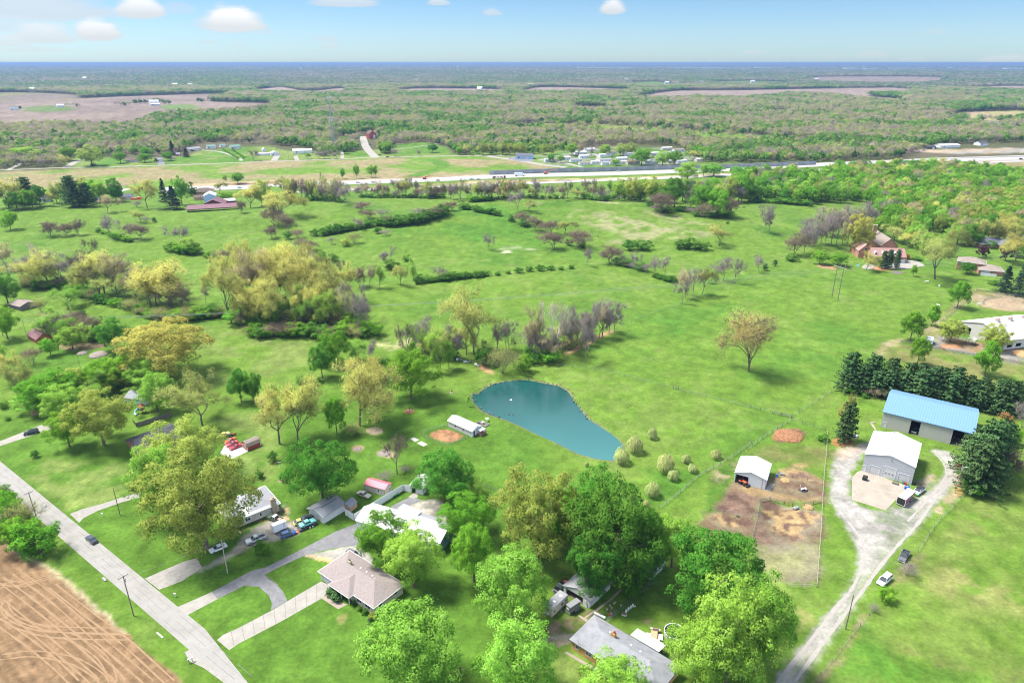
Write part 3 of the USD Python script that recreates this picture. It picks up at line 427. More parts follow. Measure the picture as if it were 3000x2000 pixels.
def skeleton(seed,levels=5,fork=.26,spread=.62,kids=(4,3,3,3,3),r0=.020,shrink=.74,up=.28,stems=1,twigs=3,twiglen=.075,droop=0.0):
 """Trunk, limbs and twigs, scaled to one unit high and wide. Returns (verts, faces) of the wood and the twig tips."""
 rng=np.random.default_rng(seed)
 segs,tips=[],[]
 def grow(p,d,ln,r,lv):
  n=2 if lv<3 else 1
  for q in range(n):
   d2=norm(d+rng.normal(size=3)*(.10 if lv==0 else .2)+np.array([0,0,up*.25-droop*lv*.05]))
   e=p+d2*ln/n
   ra,rb=r*(1-.28*q/n),r*(1-.28*(q+1)/n)
   segs.append((p,e,ra,rb,lv));p,d=e,d2
  if lv>=levels:
   tips.append((p,d));return
  k=kids[min(lv,len(kids)-1)]
  a0=rng.uniform(0,2*PI)
  for i in range(k):
   u=norm(np.cross(d,norm(rng.normal(size=3))));w=np.cross(d,u)
   a=a0+i*2*PI/k+rng.normal()*.35
   s=spread*rng.uniform(.6,1.35)
   if i==0 and lv<2:
    s*=.35
   dd=norm(d*math.cos(s)+(u*math.cos(a)+w*math.sin(a))*math.sin(s)+np.array([0,0,up*.3]))
   start=p if(lv==0 or rng.uniform()<.6)else segs[-1][0]*.5+p*.5
   grow(start,dd,ln*shrink*rng.uniform(.75,1.2)*(1.0 if lv else 1.15),r*.62*rng.uniform(.85,1.1),lv+1)
 for s in range(stems):
  a=rng.uniform(0,2*PI)
  lean=0.0 if stems==1 else rng.uniform(.1,.35)
  grow(np.array([0.02*math.cos(a)*(stems>1),.02*math.sin(a)*(stems>1),0]),norm(np.array([lean*math.cos(a),lean*math.sin(a),1.0])),fork,r0 if stems==1 else r0*.7,0)
 P=np.array([s[1]for s in segs]+[t[0]+t[1]*twiglen for t in tips])
 sx=1.0/(2*np.quantile(np.hypot(P[:,0],P[:,1]),.80));sz=1.0/P[:,2].max()
 S=np.array([sx,sx,sz])
 mb=MB()
 for p,e,ra,rb,lv in segs:
  mb.bar(p*S,e*S,ra,max(rb,.0016),6 if lv==0 else 4 if lv<3 else 3)
 v,f=mb.arrays()
 tp,td=np.array([t[0]*S for t in tips]),norm(np.array([t[1]*S for t in tips]))
 k=np.repeat(np.arange(len(tp)),twigs)
 dd=norm(td[k]+rng.normal(size=(len(k),3))*.55+np.array([0,0,.2-droop]))
 b=tp[k]-td[k]*rng.uniform(0,.06,len(k))[:,None]
 e=b+dd*twiglen*rng.uniform(.6,1.3,len(k))[:,None]
 side=norm(np.cross(dd,rng.normal(size=(len(k),3))))*.0032
 tv=np.stack([b-side,b+side,e],1).reshape(-1,3)
 f2=np.arange(len(tv)).reshape(-1,3)+len(v)
 return(np.vstack([v,tv]),np.vstack([f,f2])),b+(e-b)*rng.uniform(.4,1,len(k))[:,None],e
def buds(seed,tips,n,size,jitter=.018):
 rng=np.random.default_rng(seed)
 k=rng.integers(0,len(tips),n)
 c=tips[k]+rng.normal(size=(n,3))*jitter
 out=norm(c-np.array([0,0,.55]))
 nn=norm(out*.5+rng.normal(size=(n,3)))
 sn=norm(out*.7+np.array([0,0,.45])+rng.normal(size=(n,3))*.25)
 return leaves(c,nn,sn,size,rng)
def trunk_for(seed,h=.45,r=.021,limbs=5,reach=.3):
 rng=np.random.default_rng(seed)
 mb=MB()
 mb.bar((0,0,-.02),(0,0,.06),r*1.5,r*1.05,7).bar((0,0,.06),(.01,0,h),r*1.05,r*.6,7)
 for i in range(limbs):
  a=i*2*PI/limbs+rng.normal()*.4;z=rng.uniform(.2,h)
  m=np.array([reach*.5*math.cos(a),reach*.5*math.sin(a),z+.12]);e=np.array([reach*math.cos(a),reach*math.sin(a),z+rng.uniform(.2,.4)])
  mb.bar((0,0,z),m,r*.55,r*.38,5).bar(m,e,r*.38,r*.12,4)
 return mb.arrays()
def conifer(seed,whorls=24,per=6,tufts=34,size=.018,z0=.08,taper=.8,droop=.12,gap=.0,rough=.25,core=.04):
 rng=np.random.default_rng(seed)
 C,N,SN_=[],[],[]
 mb=MB();mb.bar((0,0,-.02),(0,0,.97),.017,.003,6)
 for w in range(whorls):
  z=z0+(1-z0)*(w/whorls)**.95
  L=.5*(1-(z-z0)/(1-z0))**taper+core
  for b in range(per):
   if rng.uniform()<gap:
    continue
   a=rng.uniform(0,2*PI);l=L*rng.uniform(1-rough*1.6,1+rough*.6)
   u=rng.uniform(.12,1,tufts)**.8
   zz=z+rng.normal()*.012-droop*l*u+.10*l*u*u
   ww=(rng.uniform(-1,1,tufts))*(.05+.16*l)*(1.1-u)
   c=np.stack([math.cos(a)*l*u-math.sin(a)*ww,math.sin(a)*l*u+math.cos(a)*ww,zz+rng.normal(size=tufts)*.008],1)
   o=np.array([math.cos(a),math.sin(a),0])
   C.append(c);N.append(norm(np.array([0,0,1.0])+.5*o+rng.normal(size=(tufts,3))*.6));SN_.append(norm(np.array([0,0,.8])+.8*o+rng.normal(size=(tufts,3))*.2))
   mb.bar((0,0,z),(math.cos(a)*l*.8,math.sin(a)*l*.8,z-droop*l*.6),.004,.0015,3)
 return leaves(np.vstack(C),np.vstack(N),np.vstack(SN_),size,rng),mb.arrays()
def weeping(seed,n=1500):
 rng=np.random.default_rng(seed)
 d=norm(rng.normal(size=(n,3))*np.array([1,1,.8]));d[:,2]=np.abs(d[:,2])
 r=rng.uniform(.4,1,n)**.5*(.62+.5*meshkit.noise(d*2.6+seed,seed))
 top=np.stack([d[:,0]*.42*r,d[:,1]*.42*r,.42+d[:,2]*.56*r],1)
 ln=rng.uniform(.12,.42,n)*np.minimum(1,top[:,2]/.5)
 e=top+np.stack([d[:,0]*.13,d[:,1]*.13,-ln],1)
 e[:,2]=np.maximum(e[:,2],.02)
 s=norm(np.cross(e-top,rng.normal(size=(n,3))))*.008
 m=(top+e)/2+np.stack([d[:,0]*.04,d[:,1]*.04,.02+0*d[:,0]],1)
 v=np.stack([top,m-s,m+s,e],1).reshape(-1,3)
 i=np.arange(n)*4
 f=np.vstack([np.stack([i,i+1,i+2],1),np.stack([i+1,i+3,i+2],1)])
 sn=np.repeat(norm(d+np.array([0,0,.4])+rng.normal(size=(n,3))*.3),4,0)
 flip=(np.cross(v[f[:,1]]-v[f[:,0]],v[f[:,2]]-v[f[:,0]])*sn[f[:,0]]).sum(1)<0
 f[flip]=f[flip][:,::-1]
 return v,f,sn
def trimesh_part(path,vfn,mat):
 """Mesh with its own shading normals."""
 v,f,nn=vfn
 m=usdkit.mesh(stage,path,(v,f),LOOK(mat))
 m.CreateNormalsAttr(Vt.Vec3fArray.FromNumpy(nn.astype(np.float32)));m.SetNormalsInterpolation("vertex")
for nm,c1,c2,tr in(("leaf_bright",(0.135,0.33,0.026),(0.235,0.45,0.054),.45),("leaf_light",(0.225,0.42,0.05),(0.37,0.57,0.11),.45),("leaf_deep",(0.075,0.225,0.026),(0.16,0.35,0.05),.45),("leaf_yellowgreen",(.280,.370,.062),(.430,.500,.130),.45),("leaf_gold",(0.37,0.365,0.07),(0.49,0.47,0.135),0.38),("bud_yellow",(0.48,0.49,0.11),(0.6,0.59,0.19),0.38),("bud_olive",(0.34,0.39,0.095),(0.46,0.49,0.16),0.35),("bud_tan",(0.43,0.37,0.2),(0.54,0.47,0.28),0.31),("bud_gold",(0.43,0.35,0.12),(0.54,0.45,0.2),.35),("twig_grey",(.270,.235,.205),(.350,.310,.270),.2),("far_green",(0.122,0.262,0.039),(0.201,0.366,0.067),.35),("far_deep",(0.045,0.135,0.026),(0.09,0.205,0.042),.3),("far_light",(0.183,0.323,0.067),(0.287,0.427,0.110),.35),("far_yellow",(0.262,0.329,0.079),(0.378,0.427,0.134),.35),("far_olive",(0.275,0.305,0.110),(0.366,0.390,0.171),.35),("far_tan",(0.317,0.275,0.183),(0.415,0.366,0.256),.35),("far_bare",(0.232,0.201,0.165),(0.323,0.287,0.244),.35),("needle",(.058,.125,.040),(.125,.215,.075),0.12),("needle_blue",(0.019,0.050,0.033),(0.045,0.090,0.056),0.10),("shrub_green",(0.055,0.165,0.022),(0.13,0.275,0.042),0.28),("shrub_brown",(0.235,0.19,0.115),(0.33,0.275,0.16),0.25),("leaf_willow",(.400,.470,.170),(.520,.580,.260),0.38),("leaf_purple",(0.065,0.029,0.039),(0.111,0.046,0.055),0.25),("leaf_red",(0.299,0.039,0.039),(0.390,0.065,0.052),0.25),("leaf_rust",(0.390,0.208,0.078),(0.494,0.286,0.117),0.31),("shrub_yellow",(0.260,0.325,0.052),(0.377,0.429,0.098),0.38)):
 leafy_mat(nm,c1,c2,tr)
mottled("bark",[(.095,.075,.058),(.15,.12,.095)],scale=1.5)
mottled("bark_grey",[(.18,.155,.135),(.27,.24,.21)],scale=1.5)
mottled("bark_pale",[(.42,.39,.34),(.56,.53,.47)],scale=1.5)
mottled("bark_brown",[(.14,.105,.085),(.21,.165,.13)],scale=1.5)
LIB="/World/tree_library"
stage.CreateClassPrim(LIB)
def proto(name,**parts):
 p=f"{LIB}/{name}"
 UsdGeom.Xform.Define(stage,p)
 for k,(geo,mat)in parts.items():
  if len(geo)==3:
   trimesh_part(f"{p}/{k}",geo,mat)
  else:
   usdkit.mesh(stage,f"{p}/{k}",geo,LOOK(mat))
 return p
KINDS={}
def kind(code,name,cat,protos):
 KINDS[code]=(name,cat,protos)
def leafy_set(prefix,mat,seeds,**k):
 out=[]
 for i,s in enumerate(seeds):
  kk=dict(k)
  out.append(proto(f"{prefix}_{'abcdefgh'[i]}",trunk=(trunk_for(s),"bark"),crown=(crown(s,**kk),mat)))
 return out
kind("lg","leafy_tree","tree",leafy_set("bright_tree","leaf_bright",(1,2,3),nclump=170,nleaf=21000,size=.0125,clump=.066,z0=.03,taper=.2))
kind("ll","leafy_tree","tree",leafy_set("light_tree","leaf_light",(4,5,6),nclump=170,nleaf=20000,size=.0125,clump=.066,z0=.03,lump=.32,taper=.25))
kind("dg","leafy_tree","tree",leafy_set("deep_tree","leaf_deep",(7,8,9),nclump=170,nleaf=21000,size=.0125,clump=.068,z0=.03,lump=.3,taper=.15))
kind("yg","leafy_tree","tree",leafy_set("yellowgreen_tree","leaf_yellowgreen",(10,11,12),nclump=210,nleaf=24000,size=.0118,z0=.04,clump=.062,lump=.16,lobes=26,lobe=.14))
kind("gd","leafy_tree","tree",leafy_set("gold_tree","leaf_gold",(13,14),nclump=210,nleaf=24000,size=.0118,z0=.04,clump=.062,lump=.16,lobes=26,lobe=.14))
kind("pu","leafy_tree","tree",leafy_set("purple_tree","leaf_purple",(15,),nclump=60,nleaf=4000,size=.028,z0=.05))
kind("up","leafy_tree","tree",leafy_set("upright_tree","leaf_bright",(16,17),nclump=90,nleaf=7500,size=.022,z0=.1,clump=.085,taper=.55,lump=.14))
def wood_set(prefix,bark,seeds,bud=None,nb=0,bs=.012,jit=.018,**k):
 out=[]
 for i,s in enumerate(seeds):
  w,tips,ends=skeleton(s,**k)
  d=dict(trunk=(w,bark))
  if bud:
   d["crown"]=(buds(s,np.vstack([tips,ends]),nb,bs,jit),bud)
  out.append(proto(f"{prefix}_{'abcdefgh'[i]}",**d))
 return out
kind("by","budding_tree","tree",wood_set("budding_yellow","bark",(31,32,33),"bud_yellow",13000,.0105,.026))
kind("bo","budding_tree","tree",wood_set("budding_olive","bark",(34,35,36),"bud_olive",13000,.0105,.026))
kind("bt","budding_tree","tree",wood_set("budding_tan","bark_brown",(37,38),"bud_tan",8500,.0100,.026))
kind("bg","budding_tree","tree",wood_set("budding_green","bark",(39,40),"leaf_light",13000,.0105,.026))
kind("bw","budding_tree","tree",wood_set("pale_barked_tree","bark_pale",(41,42),"bud_tan",3600,.0085,.034,up=.5,spread=.5))
kind("br","bare_tree","tree",wood_set("bare_grey","bark_grey",(51,52,53),"twig_grey",7000,.0080,.034,twigs=6,twiglen=.09))
kind("bd","bare_tree","tree",wood_set("bare_dark","bark",(54,55),"shrub_brown",1800,.0075,.034,twigs=5,twiglen=.085))
kind("ba","bare_tree","tree",wood_set("bare_brown","bark_brown",(56,57),"shrub_brown",8000,.0095,.036,twigs=5,stems=3,fork=.16))
kind("lw","budding_tree","tree",wood_set("golden_willow","bark",(61,),"bud_gold",14000,.0088,.030,stems=3,fork=.2,droop=.25,spread=.5))
def con_set(prefix,mat,seeds,**k):
 out=[]
 for i,s in enumerate(seeds):
  a,b=conifer(s,**k)
  out.append(proto(f"{prefix}_{'abcdefgh'[i]}",trunk=(b,"bark"),crown=(a,mat)))
 return out
kind("pn","pine_tree","conifer",con_set("pine","needle",(71,72,73),whorls=26,per=9,tufts=48,size=.027,z0=.08,taper=.42,droop=.08,gap=.06,rough=.3,core=.10))
kind("sp","spruce_tree","conifer",con_set("spruce","needle_blue",(74,75),whorls=26,per=8,tufts=30,size=.022,z0=.03,taper=.85,droop=.22,rough=.2))
kind("cd","cedar_tree","conifer",[proto("cedar_a",trunk=(trunk_for(76,.3),"bark"),crown=(crown(76,60,2800,.034,-.05,taper=.5,lump=.05,clump=.1),"needle"))])
kind("wl","willow","tree",[proto(f"willow_{c}",trunk=(trunk_for(s,.6,.02),"bark"),crown=(weeping(s),"leaf_willow"))for c,s in(("a",81),("b",82))])
def shrub_set(prefix,mat,seeds,n=4200,size=.027,nclump=60,**k):
 return[proto(f"{prefix}_{'abcdefgh'[i]}",foliage=(crown(s,nclump,n,size,-.12,lump=.15,clump=.10,lobes=14,lobe=.22,**k),mat),stem=(trunk_for(s,.4,.02,6,.25),"bark"))for i,s in enumerate(seeds)]
kind("sg","shrub","shrub",shrub_set("green_shrub","shrub_green",(91,92,93)))
kind("sl","shrub","shrub",shrub_set("light_shrub","leaf_bright",(94,95)))
kind("sy","shrub","shrub",shrub_set("yellow_shrub","shrub_yellow",(96,)))
kind("sr","shrub","shrub",shrub_set("red_shrub","leaf_red",(97,)))
kind("su","shrub","shrub",shrub_set("rust_shrub","leaf_rust",(98,),n=1800))
def bare_shrub(seed,bud,nb,bark):
 w,tips,ends=skeleton(seed,levels=3,stems=9,fork=.3,kids=(3,3,3),r0=.010,spread=.5,twigs=6,twiglen=.12)
 d=dict(stem=(w,bark))
 d["foliage"]=(buds(seed,np.vstack([tips,ends]),nb,.015,.06),bud)
 return d
kind("sb","bare_shrub","shrub",[proto("brown_shrub_a",**bare_shrub(101,"shrub_brown",3200,"bark_brown")),proto("brown_shrub_b",**bare_shrub(102,"bud_olive",3000,"bark_brown"))])
kind("sx","bare_shrub","shrub",[proto("grey_shrub_a",**bare_shrub(103,"twig_grey",1800,"bark_grey")),proto("grey_shrub_b",**bare_shrub(104,"twig_grey",2400,"bark_grey"))])
def far_set(prefix,mat,seeds,n,size,nclump=14,bark="bark",**k):
 return[proto(f"{prefix}_{'abcdefgh'[i]}",trunk=(trunk_for(s,.3,.02,3),bark),crown=(crown(s,nclump,n,size,.05,clump=.1,lump=.3,lobes=9,lobe=.24,**k),mat))for i,s in enumerate(seeds)]
kind("fg","leafy_tree","tree",far_set("wood_green","far_green",(111,112,113),800,.055,22))
kind("fd","leafy_tree","tree",far_set("wood_deep","far_deep",(114,115),800,.055,22))
kind("fl","leafy_tree","tree",far_set("wood_light","far_light",(116,117),800,.052,22))
kind("fy","budding_tree","tree",far_set("wood_yellow","far_yellow",(118,119),620,.05,22))
def far_wood(prefix,bark,bud,seeds,nb,bs):
 out=[]
 for i,s in enumerate(seeds):
  w,tips,ends=skeleton(s,levels=3,kids=(4,3,3,2),twigs=5,twiglen=.16,r0=.02,fork=.3)
  out.append(proto(f"{prefix}_{'abcdefgh'[i]}",trunk=(w,bark),crown=(buds(s,np.vstack([tips,ends]),nb,bs,.05),bud)))
 return out
kind("fo","budding_tree","tree",far_wood("wood_olive","bark_brown","far_olive",(121,122),560,.036))
kind("ft","budding_tree","tree",far_wood("wood_tan","bark_grey","far_tan",(123,124),420,.032))
kind("fb","bare_tree","tree",far_wood("wood_bare","bark_grey","far_bare",(125,126),380,.03))
_trng=random.Random(5)
def plant(code,p,h,w,label,group=None,i=None,depth_w=None):
 name,cat,protos=KINDS[code]
 ref=protos[_trng.randrange(len(protos))if i is None else i%len(protos)]
 return thing(name,label,cat,p,_trng.uniform(0,2*PI),group,(w,depth_w or w,h),ref)
 # roads, drives, pads, water
mottled("road_asphalt",[(.20,.19,.172),(.245,.235,.215),(.275,.265,.245)],scale=.25,fine=9,stretch=(1,1,1))
mottled("concrete",[(.22,.205,.18),(.265,.25,.22),(.30,.285,.25)],scale=.35,fine=7)
mottled("concrete_white",[(.38,.37,.355),(.45,.44,.42)],scale=.3,fine=6)
mottled("asphalt_grey",[(.12,.12,.125),(.16,.16,.165),(.19,.19,.195)],scale=.6,fine=8,dist=1.0)
mottled("gravel",[(.20,.185,.162),(.25,.235,.212),(.295,.28,.258)],scale=.8,fine=8)
mottled("highway_concrete",[(.27,.262,.245),(.33,.32,.30)],scale=.05,fine=2)
plain("crack",(.13,.125,.115),.9)
plain("edge_line",(.62,.60,.55),.7)
mottled("tread_soil",[(.215,.137,.074),(.26,.175,.102)],scale=.7,fine=6)
mottled("walk_stone",[(.235,.195,.155),(.29,.245,.20)],scale=1.2,fine=8)
def px_sheet(name,tl,pts,mat,z,label,curve=0,kind="structure"):
 g=ptile(tl,pts)
 if curve:
  g=smooth_poly(g,curve)
 return struct(name,sheet(Polygon(g).buffer(0),z),mat,label,None,kind)
road_l,road_r=np.array([flat(92,1501),flat(653,2000)]),np.array([flat(0,1350),flat(800,1993)])
dirn=norm((road_r[1]-road_r[0])+(road_l[1]-road_l[0]))
def along(p,a,b):
 return[p-dirn*a,p+dirn*b]
RL,RR=along(road_l[0],160,130),along(road_r[0],200,130)
struct("road",sheet(Polygon([RL[0],RL[1],RR[1],RR[0]]),.008),"road_asphalt","pale sun-bleached two-lane country road running down the left side")
cl=(RL[0]+RR[0])/2;nrm2=np.array([-dirn[1],dirn[0]])
crk=MB()
_r=np.random.default_rng(9)
for off in(-1.55,.0,1.6):
 a=cl+nrm2*off
 L=330.0
 s=np.linspace(0,L,120)
 q=a+dirn*s[:,None]+nrm2*(.10*np.sin(s/9+off)+_r.normal(size=120)*.05)[:,None]
 for i in range(119):
  if _r.uniform()<.35:
   continue
  w=_r.uniform(.03,.07)
  A,B=q[i],q[i+1]
  crk.quad(*[np.r_[p,.012]for p in(A-nrm2*w,B-nrm2*w,B+nrm2*w,A+nrm2*w)])
struct("road_tar_seams",crk.arrays(),"asphalt_grey","worn darker seams along the pale country road")
px_sheet("mailbox_pull_off","A1",[(1060,1390),(1085,1440),(1170,1480),(1290,1568),(1330,1568),(1100,1370)],"gravel",.006,"gravel shoulder widening beside the road",0)
px_sheet("driveway","A1",[(-200,1390-1110),(0,180),(240,85),(250,95),(325,70),(325,100),(235,130),(0,208),(-200,310)],"concrete",.012,"pale concrete driveway with the dark vehicle at far left")
px_sheet("driveway","A1",[(400,597),(470,570),(600,535),(720,495),(850,462),(850,490),(700,530),(560,580),(480,620),(455,648)],"gravel",.014,"narrow pale gravel driveway leading under the big maples")
px_sheet("driveway","A1",[(830,968),(1050,872),(1130,850),(1160,905),(1050,980),(915,1032)],"gravel",.014,"gravel driveway apron before the parked white sedan")
px_sheet("driveway","A1",[(1015,1133),(1215,1045),(1250,1085),(1075,1178)],"concrete",.016,"concrete apron of the looped asphalt driveway")
q=lambda x,y:((x*.5102-700)/.5102,y)
loopA=[q(1215,1045),q(1450,920),(150,905),(360,800),(550,700),(680,650),(700,700),(690,775),(560,792),(480,808),(380,834),(300,870),(200,918),(150,946),(165,965),(215,1000),(255,1045),(278,1096),(183,1150),(190,1112),(172,1065),(115,1016),(40,1008),(0,1012),q(1400,1010),q(1250,1085)]
px_sheet("driveway","A2",loopA,"asphalt_grey",.012,"cracked grey asphalt driveway looping before the hip-roofed house")
px_sheet("driveway","A2",[q(1246,1320),(-90,1290),(0,1250),(180,1155),(278,1098),(470,985),(545,1010),(475,1082),(240,1215),(0,1340),q(1316,1378)],"concrete",.018,"straight concrete driveway up to the hip-roofed house's garage")
joints=MB()
for t in np.linspace(.06,.94,9):
 a=np.array(flat(*px("A2",-80+t*560,1285-t*300)));b=np.array(flat(*px("A2",-60+t*540,1370-t*290)))
 d=norm(np.array([b[1]-a[1],a[0]-b[0]]))*.05
 joints.quad(*[np.r_[p,.023]for p in(a-d,a+d,b+d,b-d)])
struct("driveway_joints",joints.arrays(),"crack","dark saw joints across the straight concrete driveway")
cr=MB()
for ln in([(20,1000),(60,1010),(150,950),(230,1010)],[(110,940),(150,900),(230,890),(330,830)],[(360,810),(450,790),(520,740),(600,720)],[(470,770),(560,790),(640,740),(690,735)],[(180,1000),(220,1050),(210,1110)],[(-60,1010),(20,960),(60,950)]):
 g=smooth_line(ptile("A2",ln),5)
 for a,b in zip(g[:-1],g[1:]):
  d=norm(np.array([b[1]-a[1],a[0]-b[0]]))*.06
  cr.quad(*[np.r_[p,.018]for p in(a-d,a+d,b+d,b-d)])
struct("driveway_cracks",cr.arrays(),"crack","dark cracks wandering over the grey asphalt driveway")
px_sheet("front_walk","E8",[(310,995),(430,940),(470,900),(540,940),(480,1000),(700,1090),(745,1080),(670,1120),(580,1168)],"walk_stone",.010,"pinkish concrete walk to the hip-roofed house's porch")
px_sheet("driveway","E1",[(750,700),(860,640),(940,600),(1060,540),(1240,600),(1200,620),(1020,690),(850,755)],"asphalt_grey",.012,"short asphalt strip beside the long white shed")
px_sheet("concrete_pad","E1",[(1025,545),(1110,487),(1170,500),(1165,560),(1090,570)],"concrete",.016,"small concrete pad at the end of the white fence")
px_sheet("concrete_pad","E7",[(1230,600),(1290,560),(1640,620),(1775,715),(1400,895),(1270,830),(1140,760)],"concrete_white",.010,"white concrete pad before the small red shed")
px_sheet("walk","E3",[(695,745),(710,730),(790,770),(930,670),(1160,510),(1340,340),(1375,330),(1370,350),(1200,520),(960,690),(815,785),(870,820),(830,850)],"walk_stone",.010,"narrow brown concrete path beside the old garage")
px_sheet("walk","E3",[(485,1310),(530,1292),(940,1525),(880,1545)],"walk_stone",.010,"concrete walk along the brick house's end")
mottled("pad_concrete",[(.235,.205,.165),(.285,.25,.205),(.32,.29,.24)],scale=.28,fine=5)
px_sheet("concrete_pad","E5",[(175,905),(250,880),(360,905),(585,985),(840,1080),(1060,1150),(960,1210),(640,1535),(85,1362),(92,990)],"pad_concrete",.02,"wide tan concrete apron before the grey workshop")
px_sheet("concrete_pad","E4",[(620,530),(700,445),(748,455),(690,540)],"concrete",.012,"concrete slab at the side of the white horse shelter")
px_sheet("concrete_pad","A2",[(983,166),(1005,158),(1035,172),(1012,184)],"concrete_white",.02,"smaller of two white slabs on the lawn by the garden")
px_sheet("concrete_pad","A2",[(1022,192),(1046,180),(1084,198),(1060,210)],"concrete_white",.02,"larger of two white slabs on the lawn by the garden")
mottled("rut",[(.245,.228,.202),(.30,.283,.255)],scale=.7,fine=6)
def strips(name,tl,lines,width,mat,z,label,n=6,rough=.25,seed=4):
 r_=np.random.default_rng(seed);mb=MB()
 for li,ln in enumerate(lines):
  g=smooth_line(ptile(tl,ln),n)
  t=norm(np.gradient(g,axis=0));nn=np.stack([-t[:,1],t[:,0]],1)
  w=width*(1+rough*r_.normal(size=len(g)))[:,None]/2
  a,b=g-nn*w,g+nn*w
  for i in range(len(g)-1):
   mb.quad(*[np.r_[p,z+.0011*li+(.0004 if i%2 else 0)]for p in(a[i],a[i+1],b[i+1],b[i])])
 return struct(name,mb.arrays(),mat,label)
strips("lane_ruts","A4",[[(150,1568),(360,1300),(500,1120),(590,1010),(650,850),(640,760),(560,640)],[(245,1568),(420,1330),(540,1170),(640,1040),(740,900),(850,770),(960,650),(1060,510),(1150,390)],[(900,640),(1010,520),(1110,400),(1120,330),(1060,250)]],.85,"rut",.012,"pale wheel ruts worn into the gravel lane")
trk2=[]
trk=[[(0,985),(140,1000),(250,965),(345,962)],[(0,1010),(150,985),(300,940)],[(0,970),(200,1120),(420,1300),(640,1500),(700,1568)],[(40,1090),(30,1140),(70,1190),(160,1230),(300,1258),(700,1268)],[(10,1180),(120,1240),(280,1285),(500,1300),(740,1304)],[(0,1220),(170,1340),(330,1470),(430,1568)],[(380,1290),(540,1380),(620,1470),(650,1568)],[(0,1420),(200,1400),(420,1440),(560,1520),(600,1568)],[(300,1010),(520,1180),(730,1340),(980,1568)],[(0,1100),(120,1200),(300,1350),(480,1500),(550,1568)],[(90,930),(300,1080),(540,1290),(760,1480),(860,1568)]]
for k_,ln in enumerate(trk):
 g_=ptile("A1",ln);t_=norm(np.gradient(g_,axis=0));o_=np.stack([-t_[:,1],t_[:,0]],1)
 for sd in(-1,1):
  w_=g_+o_*sd*.85
  u_,v_=project(np.column_stack([w_,np.zeros(len(w_))]))
  trk2.append(list(zip(u_,v_)))
strips("wheel_tracks","P",trk2,.38,"tread_soil",.008,"pale tractor wheel tracks looping over the ploughed field",8,.3)
far_walk=[("C1",[(-60,236),(500,212),(900,204),(1200,196),(1900,172),(2400,155)],5.5,"road_asphalt"),("C2",[(-30,158),(900,132),(1250,118),(1900,110),(2400,106),(2800,104)],5.5,"road_asphalt")]
def ribbon(name,tl,ln,width,mat,z,label,curve=8):
 g=smooth_line(ptile(tl,ln),curve)
 return struct(name,sheet(LineString(g).buffer(width/2,cap_style="flat"),z),mat,label)
ribbon("country_road","C1",[(-300,246),(0,232),(500,212),(900,203),(1200,196),(1900,173),(2400,155),(2958,135),(3308,118),(3958,110),(4400,108)],6.0,"concrete",.06,"pale country road crossing beyond the tan field")
for t,l,w,lab in(("C1",[(560,212),(640,165),(710,140)],9,"branching far lane up the bank at the left"),("C1",[(60,234),(150,190),(165,170)],6,"short far lane at the left edge"),("C1",[(2080,150),(2050,125),(1900,75),(1700,55)],5,"drive between the two rows of clipped trees"),("C2",[(300,150),(320,120),(330,105)],9,"drive to the small white garage far off"),("C2",[(505,145),(490,120),(495,108)],6,"drive to the long white building far off"),("C2",[(1180,124),(1150,95),(1100,40),(1075,-20),(1072,-60)],13,"broad pale drive up to the red house"),("C2",[(890,130),(892,70)],5,"gravel track by the tall mast"),("C2",[(1380,45),(1500,35),(1700,5)],4,"curving far path over the green"),("C3",[(80,112),(300,140),(560,185),(760,208)],11,"access road to the mobile homes"),("C3",[(520,140),(700,160),(900,205)],7,"second access road among the mobile homes"),("C3",[(470,112),(760,108),(980,90),(1040,120),(1000,170)],6,"lane between the mobile homes"),("C1",[(1390,185),(1385,160)],9,"asphalt drive to the far white garage")):
 ribbon("far_lane",t,l,w,"asphalt_grey" if "asphalt" in lab else "concrete",.05,lab,6)
px_sheet("far_lane","C3",[(250,125),(330,112),(500,140),(460,160),(330,155)],"asphalt_grey",.07,"grey car park beside the blue-roofed house")
ribbon("highway","C1",[(-400,470),(0,452),(1000,412),(1700,390),(2352,368),(3000,338),(3700,314),(4116+300,280),(4116+1100,262),(4116+1800,238),(4116+2352,216),(6474+700,178),(6474+1300,158),(6474+2352,128),(6474+3200,104)],30,"highway_concrete",.10,"broad pale concrete highway carriageway, farther one")
ribbon("highway","C1",[(-400,500),(0,480),(1000,462),(1700,448),(2352,432),(3000,402),(3700,380),(4116+300,350),(4116+800,330),(4116+1160,316),(4116+1700,296),(4116+2352,262),(6474+700,222),(6474+1300,196),(6474+1800,172),(6474+2352,152)],13,"highway_concrete",.13,"narrower pale highway carriageway, nearer one")
ribbon("highway","C4",[(900,158),(1300,146),(1500,134),(2000,118),(2352,108),(3200,85)],9,"highway_concrete",.16,"slip road beside the highway at the right")
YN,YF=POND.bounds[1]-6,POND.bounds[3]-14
n={"g":("geometry",{}),"mp":("mapping",{"mapping_type":"point","scale":(1.0,1.0,1.0)}),"n":("noise_texture",{"scale":1.1,"detail":3.0,"roughness":.6}),"b":("bump",{"strength":.35,"distance":.05}),"n2":("noise_texture",{"scale":.035,"detail":2.0}),"s":("separate_xyz",{}),"ny":("map_range",{"from_min":YN,"from_max":YF,"to_min":1.0,"to_max":0.0,"clamp":True}),"ad":("math",{"math_type":"multiply_add","value2":.3}),"c":("mix",{"color1":(.003,.042,.038),"color2":(.038,.135,.135)}),"p":("principled_bsdf",{"roughness":.10,"ior":1.33,"specular_ior_level":.5})}  # paler near end: turbid shallows, with sky reflection painted into the colour
l=[("g.position","n.vector"),("n.fac","b.height"),("b.normal","p.normal"),("g.position","n2.vector"),("g.position","s.vector"),("s.y","ny.value"),("n2.fac","ad.value1"),("ny.result","ad.value3"),("ad.value","c.fac"),("c.color","p.base_color")]
